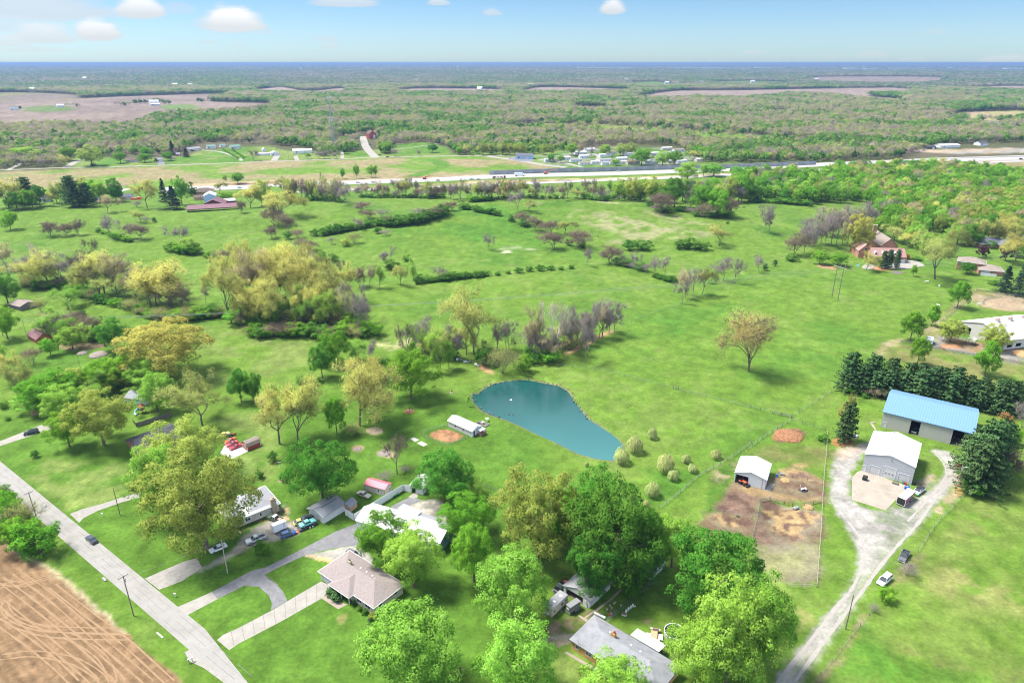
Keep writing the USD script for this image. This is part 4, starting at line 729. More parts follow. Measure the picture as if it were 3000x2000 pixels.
_looks["pond_water"]=usdkit.material(stage,"/World/Looks/pond_water",n,l,surface="p.BSDF")
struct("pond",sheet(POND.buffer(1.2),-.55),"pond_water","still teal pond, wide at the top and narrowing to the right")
for t,pts,lab in(("D3",[(1965,836),(2080,836),(2225,850),(2150,885),(2060,868),(1990,862)],"far grey pond at the right edge"),("D2",[(1945,750),(2025,755),(2010,768),(1960,766)],"small far pond in the woods"),("D3",[(560,790),(700,775),(690,796),(600,800)],"sliver of far water among bare trees")):
 p_=field(t,pts)
 struct("far_pond",sheet(p_,.25),"far_water",lab)if "far_water" in _looks else(plain("far_water",(.30,.33,.36),.15,.05,.05,spec=.6),struct("far_pond",sheet(p_,.25),"far_water",lab))
plain("stone",(.17,.15,.115),.9,.25,2)
rng=np.random.default_rng(12)
for k,(t,a,b,cnt_,lab)in enumerate((("w",.86,1.16,60,"rough pale stones edging the pond's far bank"),("e",.16,.42,50,"rough stones edging the pond's right bank"))):
 mb=MB()
 ring=POND.exterior
 for i in range(cnt_):
  q_=ring.interpolate(((a+(b-a)*(i+rng.uniform())/cnt_)%1)*ring.length)
  s=rng.uniform(.10,.34)
  m=trimesh.creation.icosphere(1,s);v=m.vertices*rng.uniform(.6,1.2,3)+rng.normal(size=m.vertices.shape)*.05
  mb.add(v+np.array([q_.x+rng.normal()*.7,q_.y+rng.normal()*.7,-.2]),m.faces)
 solo("bank_stones",mb.arrays(),"stone",lab,"stones",None,"stuff")
 # buildings
plain("white_paint",(.54,.54,.53),.5,.06,.8)
plain("white_trim",(.70,.70,.69),.5,.04,1)
ribbed("white_roof",(.50,.50,.505),.9,.4,.4,.015)
ribbed("white_siding",(.58,.585,.59),.2,.55,.3,.012,axis="z")
ribbed("white_panel",(.60,.61,.62),.3,.45,.4,.02)
ribbed("grey_panel_x",(.43,.435,.46),.3,.45,.4,.02)
ribbed("beige_panel_x",(.43,.41,.38),.3,.45,.4,.02)
ribbed("blue_roof",(.125,.235,.43),.9,.6,.25,.02)
ribbed("cream_roof",(.46,.43,.39),.9,.45,.35,.02)
ribbed("red_roof",(.62,.12,.16),.3,.45,.4,.02)
ribbed("maroon_roof",(.16,.075,.085),.9,.5,.3,.02)
ribbed("shaded_teal",(.10,.17,.17),.3,.4,.45,.02)
mottled("shingle_pinkgrey",[(.185,.155,.145),(.235,.20,.19),(.275,.235,.22)],scale=2.2,fine=9)
mottled("shingle_grey",[(.17,.175,.19),(.215,.22,.236),(.25,.255,.27)],scale=.5,fine=9)
mottled("shingle_pale",[(.22,.225,.245),(.27,.275,.295)],scale=.6,fine=9)
mottled("shingle_dark",[(.035,.037,.042),(.065,.068,.075),(.09,.092,.10)],scale=.7,fine=7)
mottled("shingle_tan",[(.20,.165,.14),(.26,.22,.19)],scale=.8,fine=7)
mottled("shingle_slate",[(.085,.09,.115),(.13,.135,.16)],scale=.8,fine=7)
mottled("shingle_rose",[(.28,.165,.145),(.34,.21,.185)],scale=.8,fine=7)
mottled("shingle_brown",[(.10,.075,.06),(.15,.115,.095)],scale=.8,fine=7)
mottled("shingle_green",[(.10,.19,.16),(.15,.25,.21)],scale=.8,fine=7)
def brickwork(name,c1,c2,mortar):
 n={"tc":("texture_coordinate",{}),"s":("separate_xyz",{}),"a":("math",{"math_type":"add"}),"c":("combine_xyz",{"z":0.0}),"b":("brick_texture",{"scale":1.0,"brick_width":.42,"row_height":.16,"mortar_size":.012,"color1":c1,"color2":c2,"mortar":mortar}),"g":("geometry",{}),"n":("noise_texture",{"scale":.8,"detail":4.0}),"r":("map_range",{"from_min":.3,"from_max":.7,"to_min":.8,"to_max":1.15,"clamp":True}),"m":("mix",{"mix_type":"multiply","fac":1.0}),"bp":("bump",{"strength":.6,"distance":.01}),"p":("principled_bsdf",{"roughness":.9,"specular_ior_level":.2})}
 l=[("tc.object","s.vector"),("s.x","a.value1"),("s.y","a.value2"),("a.value","c.x"),("s.z","c.y"),("c.vector","b.vector"),("g.position","n.vector"),("n.fac","r.value"),("b.color","m.color1"),("r.result","m.color2"),("m.color","p.base_color"),("b.fac","bp.height"),("bp.normal","p.normal")]
 _looks[name]=usdkit.material(stage,"/World/Looks/"+name,n,l,surface="p.BSDF")
brickwork("tan_brick",(.42,.35,.24),(.48,.40,.28),(.40,.36,.29))
brickwork("orange_brick",(.50,.26,.085),(.58,.32,.12),(.45,.30,.16))
brickwork("red_brick",(.33,.15,.095),(.40,.19,.12),(.36,.26,.20))
brickwork("stone_block",(.40,.31,.22),(.32,.25,.18),(.28,.23,.18))
brickwork("cream_brick",(.50,.46,.38),(.54,.50,.42),(.46,.42,.36))
plain("red_wood",(.30,.045,.035),.7,.2,1.2);plain("dark_red_wood",(.10,.03,.03),.8,.25,1.2);plain("rust_wood",(.33,.10,.05),.8,.25,1.5)
plain("tan_wood",(.42,.28,.17),.8,.18,1.5);plain("grey_wood",(.13,.115,.10),.9,.3,1.5);plain("deck_wood",(.22,.13,.08),.8,.2,1.5);plain("beige_siding",(.46,.41,.34),.7,.1,1);plain("blue_siding",(.30,.45,.58),.5,.06,.6)
plain("dark_metal",(.02,.02,.022),.5,.3,2);plain("grey_metal",(.30,.31,.32),.4,.12,2,.4);plain("green_metal",(.05,.13,.09),.5,.15,2);plain("dark_trim",(.05,.05,.055),.6,.2,2);plain("dirt_floor",(.17,.135,.10),.95,.25,1)
n={"p":("principled_bsdf",{"base_color":(.035,.045,.055),"roughness":.06,"specular_ior_level":.8})}
_looks["dark_glass"]=usdkit.material(stage,"/World/Looks/dark_glass",n,[],surface="p.BSDF")
class House:
 """A thing whose own frame has x along its front wall, y into the building; A and B are its front corners on the ground."""
 def __init__(s,name,label,cat,A,B,W,group=None,L=None):
  A,B=np.asarray(A,float),np.asarray(B,float)
  s.loc=np.array([A[0],A[1],float(height(A[0],A[1]))])
  s.rz=math.atan2(B[1]-A[1],B[0]-A[0])
  s.L=L or float(np.hypot(*(B-A)[:2]));s.W=W
  s.p=thing(name,label,cat,s.loc,s.rz,group)
  s.cuts={k:[]for k in "SNWE"}
 def local(s,q):
  d=np.asarray(q,float)[:2]-s.loc[:2]
  c,n_=math.cos(s.rz),math.sin(s.rz)
  return np.array([d[0]*c+d[1]*n_,-d[0]*n_+d[1]*c])
 def to(s,side,a,z,d):
  return{"S":(a,d,z),"N":(a,s.W-d,z),"W":(d,a,z),"E":(s.L-d,a,z)}[side]
 def slab(s,side,poly,d0,d1):
  v,f=trimesh.creation.triangulate_polygon(poly,engine="earcut")
  m=trimesh.creation.extrude_polygon(poly,abs(d1-d0),engine="earcut")
  return np.array([s.to(side,x,z,min(d0,d1)+q)for x,z,q in m.vertices]),m.faces
 def opening(s,side,a0,a1,z0,z1,what="window",mat=None,frame="white_trim",label=None,name=None,mull=0):
  s.cuts[side].append((a0,a1,z0,z1))
  F=MB();w=.09
  ring=shapely.box(a0-w,z0-w*(what=="window"),a1+w,z1+w).difference(shapely.box(a0,z0-(what!="window"),a1,z1))
  for g in getattr(ring,"geoms",[ring]):
   F.add(*s.slab(side,g,-.05,.06))
  if what=="open":
   part(s.p,name or "door_frame",F.arrays(),frame,label);return
  pn=part(s.p,name or("window" if what=="window" else "door"),s.slab(side,shapely.box(a0,z0,a1,z1),.05,.09),mat or("dark_glass" if what=="window" else "white_paint"),label)
  part(pn,"frame",F.arrays(),frame)
  if what=="garage":
   for k in range(1,4):
    z=z0+(z1-z0)*k/4
    part(pn,"panel_rail",s.slab(side,shapely.box(a0,z-.02,a1,z+.02),.035,.05),"grey_metal")
  for k in range(mull):
   x=a0+(a1-a0)*(k+1)/(mull+1)
   part(pn,"mullion",s.slab(side,shapely.box(x-.04,z0,x+.04,z1),.02,.05),frame)
 def walls(s,h,mat,gable=None,rise=0,t=.2,sides="SNWE",name="wall"):
  """gable 'x': the ridge runs along x, so the end walls W and E are peaked."""
  for k in sides:
   ln=s.L if k in "SN" else s.W
   a0,a1=(0,ln)if k in "SN" else(t,ln-t)
   peaked=rise and((gable=="x" and k in "WE")or(gable=="y" and k in "SN"))
   if peaked:
    hh=lambda a:h+rise*(1-abs(2*a/ln-1))
    poly=Polygon([(a0,0),(a1,0),(a1,hh(a1)),(ln/2,h+rise),(a0,hh(a0))])
   else:
    poly=shapely.box(a0,0,a1,h)
   for c in s.cuts[k]:
    poly=poly.difference(shapely.box(c[0],c[2]-(.5 if c[2]<=0 else 0),c[1],c[3]))
   mb=MB()
   for g in getattr(poly,"geoms",[poly]):
    mb.add(*s.slab(k,g,0,t))
   part(s.p,name,mb.arrays(),mat)
 def gable_roof(s,h,rise,mat,along="x",over=.4,end=.3,th=.14,ridge=True,capmat=None):
  half,ln=(s.W/2,s.L)if along=="x" else(s.L/2,s.W)
  k=rise/half
  place=(lambda u,w,q:(q,u,w))if along=="x" else(lambda u,w,q:(u,q,w))
  for sd,nm in((0,"roof"),(1,"roof")):
   e=-over if sd==0 else 2*half+over
   pts=[(e,h-over*k),(half,h+rise),(half,h+rise+th),(e,h-over*k+th)]
   if sd:
    pts=pts[::-1]
   part(s.p,"roof_slope",MB().prism(pts,-end,ln+end,place).arrays(),mat)
  if ridge:
   c=.22
   pts=[(half-c,h+rise-c*k+th+.01),(half+c,h+rise-c*k+th+.01),(half,h+rise+th+.05)]
   part(s.p,"ridge_cap",MB().prism(pts,-end-.02,ln+end+.02,place).arrays(),capmat or mat)
 def hip_roof(s,h,rise,mat,over=.5,fascia="white_trim",x0=0,x1=None,y0=0,y1=None,name="roof",th=.18,eps=0.0):
  x0,y0,x1,y1=x0-over,y0-over,(s.L if x1 is None else x1)+over,(s.W if y1 is None else y1)+over
  lx,ly=x1-x0,y1-y0
  if lx>=ly:
   r0,r1=(x0+ly/2,(y0+y1)/2),(x1-ly/2,(y0+y1)/2)
  else:
   r0,r1=((x0+x1)/2,y0+lx/2),((x0+x1)/2,y1-lx/2)
  z=h+th+eps
  v=[(x0,y0,z),(x1,y0,z),(x1,y1,z),(x0,y1,z),(*r0,z+rise),(*r1,z+rise)]
  f=[(0,1,5),(0,5,4),(1,2,5),(2,3,4),(2,4,5),(3,0,4)]if lx>=ly else[(0,1,4),(1,2,5),(1,5,4),(2,3,5),(3,0,4),(3,4,5)]
  rf=part(s.p,name,(np.array(v),np.array(f+[(0,2,1),(0,3,2)])),mat)
  g=MB();b=.16
  g.box(x0-.03,x1+.03,y0-.03,y0+.05,h+th-b,h+th+.02).box(x0-.03,x1+.03,y1-.05,y1+.03,h+th-b,h+th+.02).box(x0-.03,x0+.05,y0+.05,y1-.05,h+th-b,h+th+.02).box(x1-.05,x1+.03,y0+.05,y1-.05,h+th-b,h+th+.02)
  part(rf,"fascia",g.arrays(),fascia)
  part(rf,"soffit",box(x0+.05,x1-.05,y0+.05,y1-.05,h+th-.06,h+th-.03),fascia)
  return rf
 def add(s,name,mesh,mat,label=None):
  return part(s.p,name,mesh,mat,label)
def G(t,x,y):
 return np.array(flat(*px(t,x,y)))
def eh(t,x,y,yt):
 return float(top_z(T(t,x,y),px(t,x,yt)[1]))
def GZ(t,x,y,z):
 return np.array(flat(*px(t,x,y),z))
A,B=GZ("E8",258,585,3.0),GZ("E8",1120,1160,3.0)
u_=norm(B-A+0.0);A2_=A+u_*.55+np.array([-u_[1],u_[0]])*.55
h=House("ranch_house","tan brick ranch house with a pinkish grey hip roof beside the looped driveway","house",A2_,A2_+u_,10.0,L=float(np.hypot(*(B-A)))-1.1)
L_=h.L
h.opening("S",.5,5.4,0,2.3,"garage","white_paint",label="white garage door")
h.opening("E",1.6,2.8,1.5,2.25);h.opening("E",6.9,8.1,1.5,2.25);h.opening("S",L_-3.4,L_-1.5,1.0,2.2,mull=1);h.opening("S",L_-6.6,L_-4.9,1.0,2.2,mull=1);h.opening("S",8.2,9.2,0,2.15,"door","red_wood",label="front door under the porch");h.opening("S",10.4,12.6,.7,2.2,mull=2);h.opening("W",5,6.2,1.1,2.2)
h.walls(2.75,"tan_brick")
h.hip_roof(2.75,2.2,"shingle_pinkgrey")
h.hip_roof(2.75,1.75,"shingle_pinkgrey",x0=L_*.30,x1=L_*.635,y0=-1.5,y1=7.2,name="porch_roof",eps=.012)
for x in(L_*.31,L_*.47,L_*.62):
 h.add("porch_post",box(x-.07,x+.07,-1.4,-1.26,0,2.8),"white_trim")
ch=h.add("chimney",box(5.6,6.7,5.0,5.7,3.2,6.0),"tan_brick");part(ch,"flue",MB().bar((5.9,5.35,6),(5.9,5.35,6.35),.16).bar((6.4,5.35,6),(6.4,5.35,6.5),.14).arrays(),"dark_trim")
for x,y in((9.4,6.2),(11.8,6.2),(14.2,6.1),(15.5,5.6)):
 h.add("roof_vent",box(x-.17,x+.17,y-.2,y+.2,4.6-abs(y-5)*.2,5.0-abs(y-5)*.2,.03),"white_trim")
for x in(L_+.02,L_-.1):
 h.add("downspout",MB().bar((x,-.06,0),(x,-.06,2.8),.05).arrays(),"white_trim");break
def simple(name,label,cat,A,B,W,hw,rise,wall,roof,along="x",over=.4,end=.3,floor=None,cuts=(),group=None,L=None,cap=None,th=.14,extras=None):
 h=House(name,label,cat,A,B,W,group,L)
 for c in cuts:
  kw=c[6]if len(c)>6 else{}
  h.opening(c[0],c[1],c[2],c[3],c[4],c[5],**kw)
 h.walls(hw,wall,along,rise)
 h.gable_roof(hw,rise,roof,along,over,end,th=th,capmat=cap)
 if floor:
  h.add("floor",box(.2,h.L-.2,.2,h.W-.2,0,.03),floor)
 return h
h=simple("garage","white garage with a grey shingle roof at the end of the white fence","garage",G("A2",405,605),G("A2",490,655),8.3,2.7,1.25,"white_siding","shingle_pale","y",.45,.35,cuts=[("S",1.2,5.2,0,2.2,"garage")],L=7.0)
h.add("roof_vent_strip",box(4.1,4.35,1.5,7.4,3.72,3.86),"dark_trim")
h.add("gable_trim",MB().prism([(-.45,2.43),(3.5,3.97),(7.45,2.43),(7.45,2.6),(3.5,4.14),(-.45,2.6)],-.40,-.36,lambda u,w,q:(u,q,w)).arrays(),"white_trim")
h=House("garden_shed","small barn-shaped shed with tan walls and a grey roof behind the white fence","shed",G("A2",640,590),G("A2",690,548),3.4,L=3.2)
prof=[(0,0),(3.2,0),(3.2,1.7),(2.6,2.5),(1.6,2.95),(.6,2.5),(0,1.7)]
h.add("wall",MB().prism(prof,0,3.4,lambda u,w,q:(q,u,w)).arrays(),"tan_wood")
for a,b in(((-.12,1.62),(.56,2.54)),((.56,2.54),(1.6,3.01)),((1.6,3.01),(2.64,2.54)),((2.64,2.54),(3.32,1.62))):
 h.add("roof_slope",MB().prism([a,b,(b[0],b[1]+.08),(a[0],a[1]+.08)],-.15,3.55,lambda u,w,q:(q,u,w)).arrays(),"shingle_pale")
A,B=G("E1",358,452),G("E1",670,540)
h=simple("shed","beige metal shed with a bright red roof behind the white fence","shed",A,B,4.0,2.5,.75,"beige_siding","red_roof","x",.12,.12,cuts=[("S",.62*np.hypot(*(B-A)),.76*np.hypot(*(B-A)),0,2.05,"door",{"mat":"white_paint"}),("E",2.2,3.4,.9,1.5,"window")])
for x,y in((-.03,-.03),(h.L-.05,-.03),(h.L-.05,3.95)):
 h.add("corner_trim",box(x,x+.08,y,y+.08,0,2.5),"dark_trim")
h.add("door_window",box(.66*h.L,.72*h.L,-.02,.05,1.1,1.8),"dark_glass")
def board_fence(name,label,pts,hgt,seg,mat,post=.12,thick=.05,cat="fence",board=None):
 P_=np.asarray(pts,float)
 x=thing(name,label,cat,(P_[0][0],P_[0][1],0),0)
 P_=P_-P_[0]
 for a,b in zip(P_[:-1],P_[1:]):
  d=b-a;L=np.hypot(*d);t=d/L;nn=np.array([-t[1],t[0]]);k=max(1,round(L/seg))
  for i in range(k):
   q0,q1=a+t*(L*i/k),a+t*(L*(i+1)/k)
   if board:
    m=max(1,int(L/k/board))
    for j in range(m):
     r0,r1=q0+t*(L/k*j/m+.012),q0+t*(L/k*(j+1)/m-.012)
     hh=hgt*(1+.03*math.sin(7.1*(i*m+j)))
     v=[np.r_[p+nn*s_*thick/2,z]for z in(.03,hh)for p in(r0,r1)for s_ in(-1,1)]
     part(x,"board",(np.array(v),np.array([(0,1,3,2),(4,6,7,5),(0,4,5,1),(2,3,7,6),(0,2,6,4),(1,5,7,3)])),mat)
   else:
    v=[np.r_[p+nn*s_*thick/2,z]for z in(.05,hgt)for p in(q0,q1)for s_ in(-1,1)]
    part(x,"panel",(np.array(v),np.array([(0,1,3,2),(4,6,7,5),(0,4,5,1),(2,3,7,6),(0,2,6,4),(1,5,7,3)])),mat)
   part(x,"post",MB().bar(np.r_[q0,0],np.r_[q0,hgt+.12],post*.7,n=4).arrays(),mat)
  part(x,"post",MB().bar(np.r_[b,0],np.r_[b,hgt+.12],post*.7,n=4).arrays(),mat)
 return x
board_fence("privacy_fence","tall white vinyl privacy fence running between the garage and the red-roofed shed",[G("A2",612,605),G("A2",663,636),G("E1",950,455),G("E1",1060,480)],2.5,2.4,"white_trim")
A,B=G("A2",680,690),G("A2",1150,832)
h=House("pole_shed","long white pole shed half hidden behind two round trees","shed",A,B,9.0)
h.opening("W",2.2,6.6,0,3.0,"garage");h.walls(3.6,"white_panel","x",1.7,sides="SNW");h.cuts["E"]=[];h.walls(3.6,"shaded_teal","x",1.7,sides="E",name="end_wall");h.gable_roof(3.6,1.7,"white_roof","x",.3,.3)  # end wall: its shade is put into the dark teal colour
for x in np.arange(1.2,h.L,1.9):
 for sd in(0,1):
  y0,y1=(0,4.4)if sd==0 else(9.0,4.6)
  h.add("roof_rib",MB().bar((x,y0,3.6+.17),(x,y1,5.24+.17),.05,n=4).arrays(),"white_roof")
simple("workshop_shed","small white shed with a low roof at the far end of the white fence","shed",G("E1",1060,478),G("E1",1165,500),6.0,2.7,.9,"white_siding","white_roof","y",.3,.25,cuts=[("S",.5,1.9,0,2.1,"open",{}),("S",2.1,3.2,0,2.2,"door",{"mat":"white_paint"})],L=4.6)
A,B=G("B2",1805,1317),G("B2",2008,1410)
h=simple("pond_shed","long white shed with a bright white roof on the lawn by the pond","shed",A,B,5.0,2.5,1.15,"white_siding","white_roof","x",.35,.35,cuts=[("S",3.4,4.2,1.0,1.8,"window"),("S",7.6,8.4,1.0,1.8,"window"),("E",.7,1.6,0,2.05,"door",{"mat":"dark_trim"})])
h.add("porch_roof",box(h.L+.05,h.L+2.3,2.4,5.1,2.2,2.3),"white_roof");h.add("deck",box(h.L+.05,h.L+2.4,2.2,5.2,.2,.32),"deck_wood")
for x,y in((h.L+2.2,2.5),(h.L+2.2,5.0),(h.L+1.1,2.5)):
 h.add("porch_post",box(x-.05,x+.05,y-.05,y+.05,.3,2.2),"deck_wood")
for y in(2.4,3.0,3.6,4.2,4.8):
 h.add("deck_rail",box(h.L+2.28,h.L+2.36,y,y+.08,.3,1.2),"deck_wood")
h.add("deck_rail",box(h.L+.1,h.L+2.4,2.2,2.28,1.1,1.2),"deck_wood");h.add("side_deck",box(h.L-3,h.L+1.2,5.2,7.0,.12,.22),"grey_wood")
A,B=G("E2",250,930),G("E2",1090,590)
u_=norm(B-A)
h=House("cottage","pale house with a grey roof and a stone chimney beside the parked cars","house",B-u_*15,B,11.5)
h.opening("S",8.9,9.5,.9,1.9);h.opening("S",4.5,6.0,.9,1.9,mull=1);h.walls(2.7,"cream_brick","y",0)
rf=h.hip_roof(2.7,2.4,"shingle_pale",.55)
h.add("lean_roof",(np.array([(4.0,-.62,2.95),(12.3,-.62,2.95),(12.3,3.4,4.1),(4.0,3.4,4.6)]),np.array([(0,1,2),(0,2,3)])),"white_roof","white metal roof panel over the side")
for k in range(7):
 h.add("roof_rib",MB().bar((4.6+k*1.2,-.6,3.02),(4.6+k*1.2,3.3,4.35-k*.06),.04,n=4).arrays(),"grey_metal")
c=h.add("chimney",box(12.6,14.1,-.75,.1,0,5.4),"stone_block");part(c,"cap",box(12.5,14.2,-.85,.2,5.4,5.55),"stone_block");part(c,"flue",box(12.95,13.75,-.5,-.1,5.55,5.85),"tan_wood")
solo("stone_wall",MB().box(0,.45,0,6.0,0,.55,.03).arrays(),"stone_block","low tan stone wall beside the white sedan","wall")
UsdGeom.Xformable(stage.GetPrimAtPath("/World/stone_wall")).AddTranslateOp().Set(Gf.Vec3d(*map(float,np.r_[G("E2",190,1140),0])));UsdGeom.Xformable(stage.GetPrimAtPath("/World/stone_wall")).AddRotateZOp().Set(43)
A,B=GZ("A1",720,165,3.0),GZ("A1",805,240,3.0)
u_=norm(B-A)
h=House("dark_roofed_house","low house with a charcoal shingle roof between the big yellow-green maples","house",A+u_*.5,B-u_*.3,16,L=float(np.hypot(*(B-A)))-.8)
h.opening("S",5,7,.9,2.1,mull=1);h.opening("S",9.5,10.5,0,2.1,"door","white_paint");h.walls(2.7,"red_brick","y",2.1);h.gable_roof(2.7,2.1,"shingle_dark","y",.5,.5)
A,B=G("E7",1648,628),G("E7",1768,715)
h=House("red_shed","small red barn-shaped shed with white trim beside the red cars","shed",A,B,5.2)
w=h.L
prof=[(0,0),(w,0),(w,1.7),(w*.84,2.6),(w/2,3.15),(w*.16,2.6),(0,1.7)]
h.add("wall",MB().prism(prof,0,5.2,lambda u,v,q:(u,q,v)).arrays(),"red_wood")
for a,b in(((-.1,1.62),(w*.15,2.64)),((w*.15,2.64),(w/2,3.21)),((w/2,3.21),(w*.85,2.64)),((w*.85,2.64),(w+.1,1.62))):
 h.add("roof_slope",MB().prism([a,b,(b[0],b[1]+.08),(a[0],a[1]+.08)],-.12,5.32,lambda u,v,q:(u,q,v)).arrays(),"shingle_tan")
d=h.add("door",box(w*.25,w*.75,-.05,-.01,.05,2.0),"red_wood");part(d,"trim",MB().box(w*.2,w*.25,-.07,-.02,0,2.1).box(w*.75,w*.8,-.07,-.02,0,2.1).box(w*.2,w*.8,-.075,-.025,2.0,2.12).box(w*.48,w*.52,-.07,-.02,.05,2.0).arrays(),"white_trim")
h.add("corner_trim",MB().box(-.05,.12,-.06,.06,0,1.7).box(w-.12,w+.05,-.06,.06,0,1.7).box(w-.04,w+.06,5.1,5.26,0,1.7).box(w+.0,w+.06,0,5.2,1.55,1.7).arrays(),"white_trim")
A,B=G("B1",245,566),G("B1",325,613)
h=simple("rust_red_shed","little rust-red wooden shed at the edge of the left thicket","shed",A,B,6.5,2.6,2.2,"rust_wood","maroon_roof","x",.4,.4,cuts=[("E",1.2,3.6,0,2.1,"open",{"frame":"rust_wood"})])
A=G("B1",90,300)
simple("old_cabin","old low cabin with a worn grey-brown roof at the left edge","cabin",A,A+np.array([9.5,-5.0]),9,2.6,1.5,"grey_wood","shingle_tan","x")
A=G("B1",1080,1120)
simple("back_house","pale house with a grey roof half hidden behind the play set","house",A,A+np.array([9,-2.0]),8,2.6,1.3,"white_siding","shingle_grey","x")
A,B=GZ("E3",555,1105,3.05),GZ("E3",1100,1420,3.05)
u_=norm(B-A);nn_=np.array([-u_[1],u_[0]])
h=House("brick_house","orange brick house with a light grey hip roof at the bottom","house",A+u_*.5+nn_*.5,B,9.6,L=23.0)
h.opening("S",4.2,5.7,1.2,2.1,mull=1);h.opening("S",1.2,2.3,1.1,2.1);h.opening("W",3,4.4,1.1,2.1)
h.walls(2.8,"orange_brick")
h.hip_roof(2.8,2.3,"shingle_grey",.5,"dark_trim")
h.hip_roof(2.8,1.9,"shingle_grey",.5,"dark_trim",x0=9.4,x1=16.8,y0=-3.4,y1=6.5,name="wing_roof",eps=.012)
h.add("wing_wall",MB().box(9.5,9.7,-3.3,0,0,2.8).box(16.5,16.7,-3.3,0,0,2.8).box(9.7,16.5,-3.3,-3.1,0,2.8).arrays(),"orange_brick")
c=h.add("chimney",box(7.4,8.5,5.2,6.1,3.4,6.1),"orange_brick");part(c,"cap",box(7.5,8.0,5.3,5.9,6.1,6.35),"grey_metal");part(c,"flue",box(8.05,8.4,5.4,5.8,6.1,6.7),"red_wood")
h.add("porch_roof",(np.array([(9.8,10.3,2.95),(17.6,10.3,2.95),(17.6,13.6,2.5),(9.8,13.6,2.5),(9.8,10.3,3.05),(17.6,10.3,3.05),(17.6,13.6,2.6),(9.8,13.6,2.6)]),np.array([(0,2,1),(0,3,2),(4,5,6),(4,6,7),(3,7,6),(3,6,2),(0,4,7),(0,7,3),(1,2,6),(1,6,5)])),"white_roof","corrugated pale patio roof")
for x in(10.0,13.6,17.4):
 h.add("porch_post",box(x-.06,x+.06,13.3,13.42,0,2.5),"white_trim")
for x,y in((6.6,6.4),(12.4,6.3),(15.0,6.2),(18.0,3.2)):
 h.add("roof_vent",box(x-.2,x+.2,y-.2,y+.2,4.35,4.75,.03),"white_trim")
h.add("electric_mast",MB().bar((2.2,-.2,1.2),(2.2,-.2,4.6),.05).box(2.0,2.4,-.25,-.03,1.3,1.9).arrays(),"grey_metal")
A,B=G("E3",475,400),G("E3",870,635)
h=House("old_garage","dilapidated whitewashed garage with a sagging roof under the giant tree","garage",A,B,9.5)
h.opening("S",.9,h.L-2.2,0,2.1,"open",frame="grey_wood")
h.walls(2.5,"white_siding","y",1.7);h.gable_roof(2.5,1.7,"shingle_grey","y",.35,.25);h.add("floor",box(.2,h.L-.2,.2,9.3,0,.03),"dirt_floor")
for k in range(9):
 z=2.35+k*.19;hw=(h.L/2)*(1-(z-2.5)/1.85)
 h.add("gable_slat",box(h.L/2-hw,h.L/2+hw,-.06-.004*k,-.02,z,z+.13),"white_paint")
h.add("tarp",MB().prism([(h.L-2.1,0),(h.L-.5,0),(h.L-1.0,2.0),(h.L-1.3,2.1)],-.3,-.1,lambda u,w,q:(u,q,w)).arrays(),"white_paint","white sheet hanging at the door's side")
A=G("A3",895,925)
simple("lean_to_shed","pale weathered shed glimpsed between the giant tree and the horse lot","shed",A,G("A3",960,960),7,2.4,1.0,"white_siding","shingle_pale","x",L=5.5)
A,B=G("E4",275,436),G("E4",630,525)
hw=eh("E4",630,525,415)
h=House("horse_shelter","small white metal barn open at one corner in the muddy horse lot","barn",A,B,11.0)
h.opening("S",.15,.44*h.L,0,hw-.5,"open",frame="white_trim");h.opening("E",3.2,4.5,0,2.1,"open",frame="white_trim")
h.walls(hw,"white_panel","y",1.5);h.gable_roof(hw,1.5,"white_roof","y",.25,.2);h.add("floor",box(.2,h.L-.2,.2,10.8,0,.03),"dirt_floor")
h.add("corner_trim",MB().box(h.L-.1,h.L+.04,-.04,.1,0,hw).box(.88*h.L,.9*h.L,-.03,0,0,hw).arrays(),"grey_metal")
A,B=G("E5",245,888),G("E5",1060,1120)
hw=eh("E5",245,888,614);k_=float(np.hypot(*(B-A)))
f_=lambda x:(x-245)/815*k_
h=House("workshop","large grey metal workshop with three white overhead doors and a white roof","workshop",A,B,18.6)
h.opening("S",f_(248),f_(300),0,2.3,"door","white_paint",label="white walk-in door")
h.opening("S",f_(365),f_(530),0,3.2,"garage",label="left overhead door");h.opening("S",f_(580),f_(785),0,4.2,"garage",label="tall middle overhead door");h.opening("S",f_(835),f_(1005),0,3.2,"garage",label="right overhead door")
h.walls(hw,"grey_panel_x","y",1.9);h.gable_roof(hw,1.9,"white_roof","y",.12,.15,capmat="white_trim")
for k in range(3):
 x=f_(600)+(f_(770)-f_(600))*(k+.3)/3
 h.add("door_light",box(x,x+.55,-.01,.045,1.65,1.85),"dark_glass")
h.add("wall_lamp",box(f_(655),f_(680),-.25,-.05,hw+.8,hw+1.0),"grey_metal")
for x,y in((1.2,12.5),(k_*.42,17.6)):
 h.add("vent_pipe",MB().bar((x,y,hw),(x,y,hw+1.6 if x<3 else hw+2.6),.09).bar((x,y,hw+1.6 if x<3 else hw+2.6),(x,y,hw+1.8 if x<3 else hw+2.8),.16).arrays(),"grey_metal")
h.add("gate_panel",MB().bar((f_(360),-.3,.1),(f_(360),-.25,1.9),.03).bar((f_(475),-.3,.1),(f_(475),-.25,1.9),.03).bar((f_(360),-.3,.3),(f_(475),-.3,.3),.025).bar((f_(360),-.3,.8),(f_(475),-.3,.8),.025).bar((f_(360),-.3,1.3),(f_(475),-.3,1.3),.025).bar((f_(360),-.27,1.85),(f_(475),-.27,1.85),.025).arrays(),"grey_metal","metal gate leaning by the left door")
for y in(9,14.5,17):
 h.add("downspout" if y==17 else "wall_vent",MB().bar((k_+.05,y,0 if y==17 else 2.6),(k_+.05,y,hw if y==17 else 2.9),.07).arrays(),"white_trim")
A,B=G("B4",1115,1320),G("B4",1700,1469)
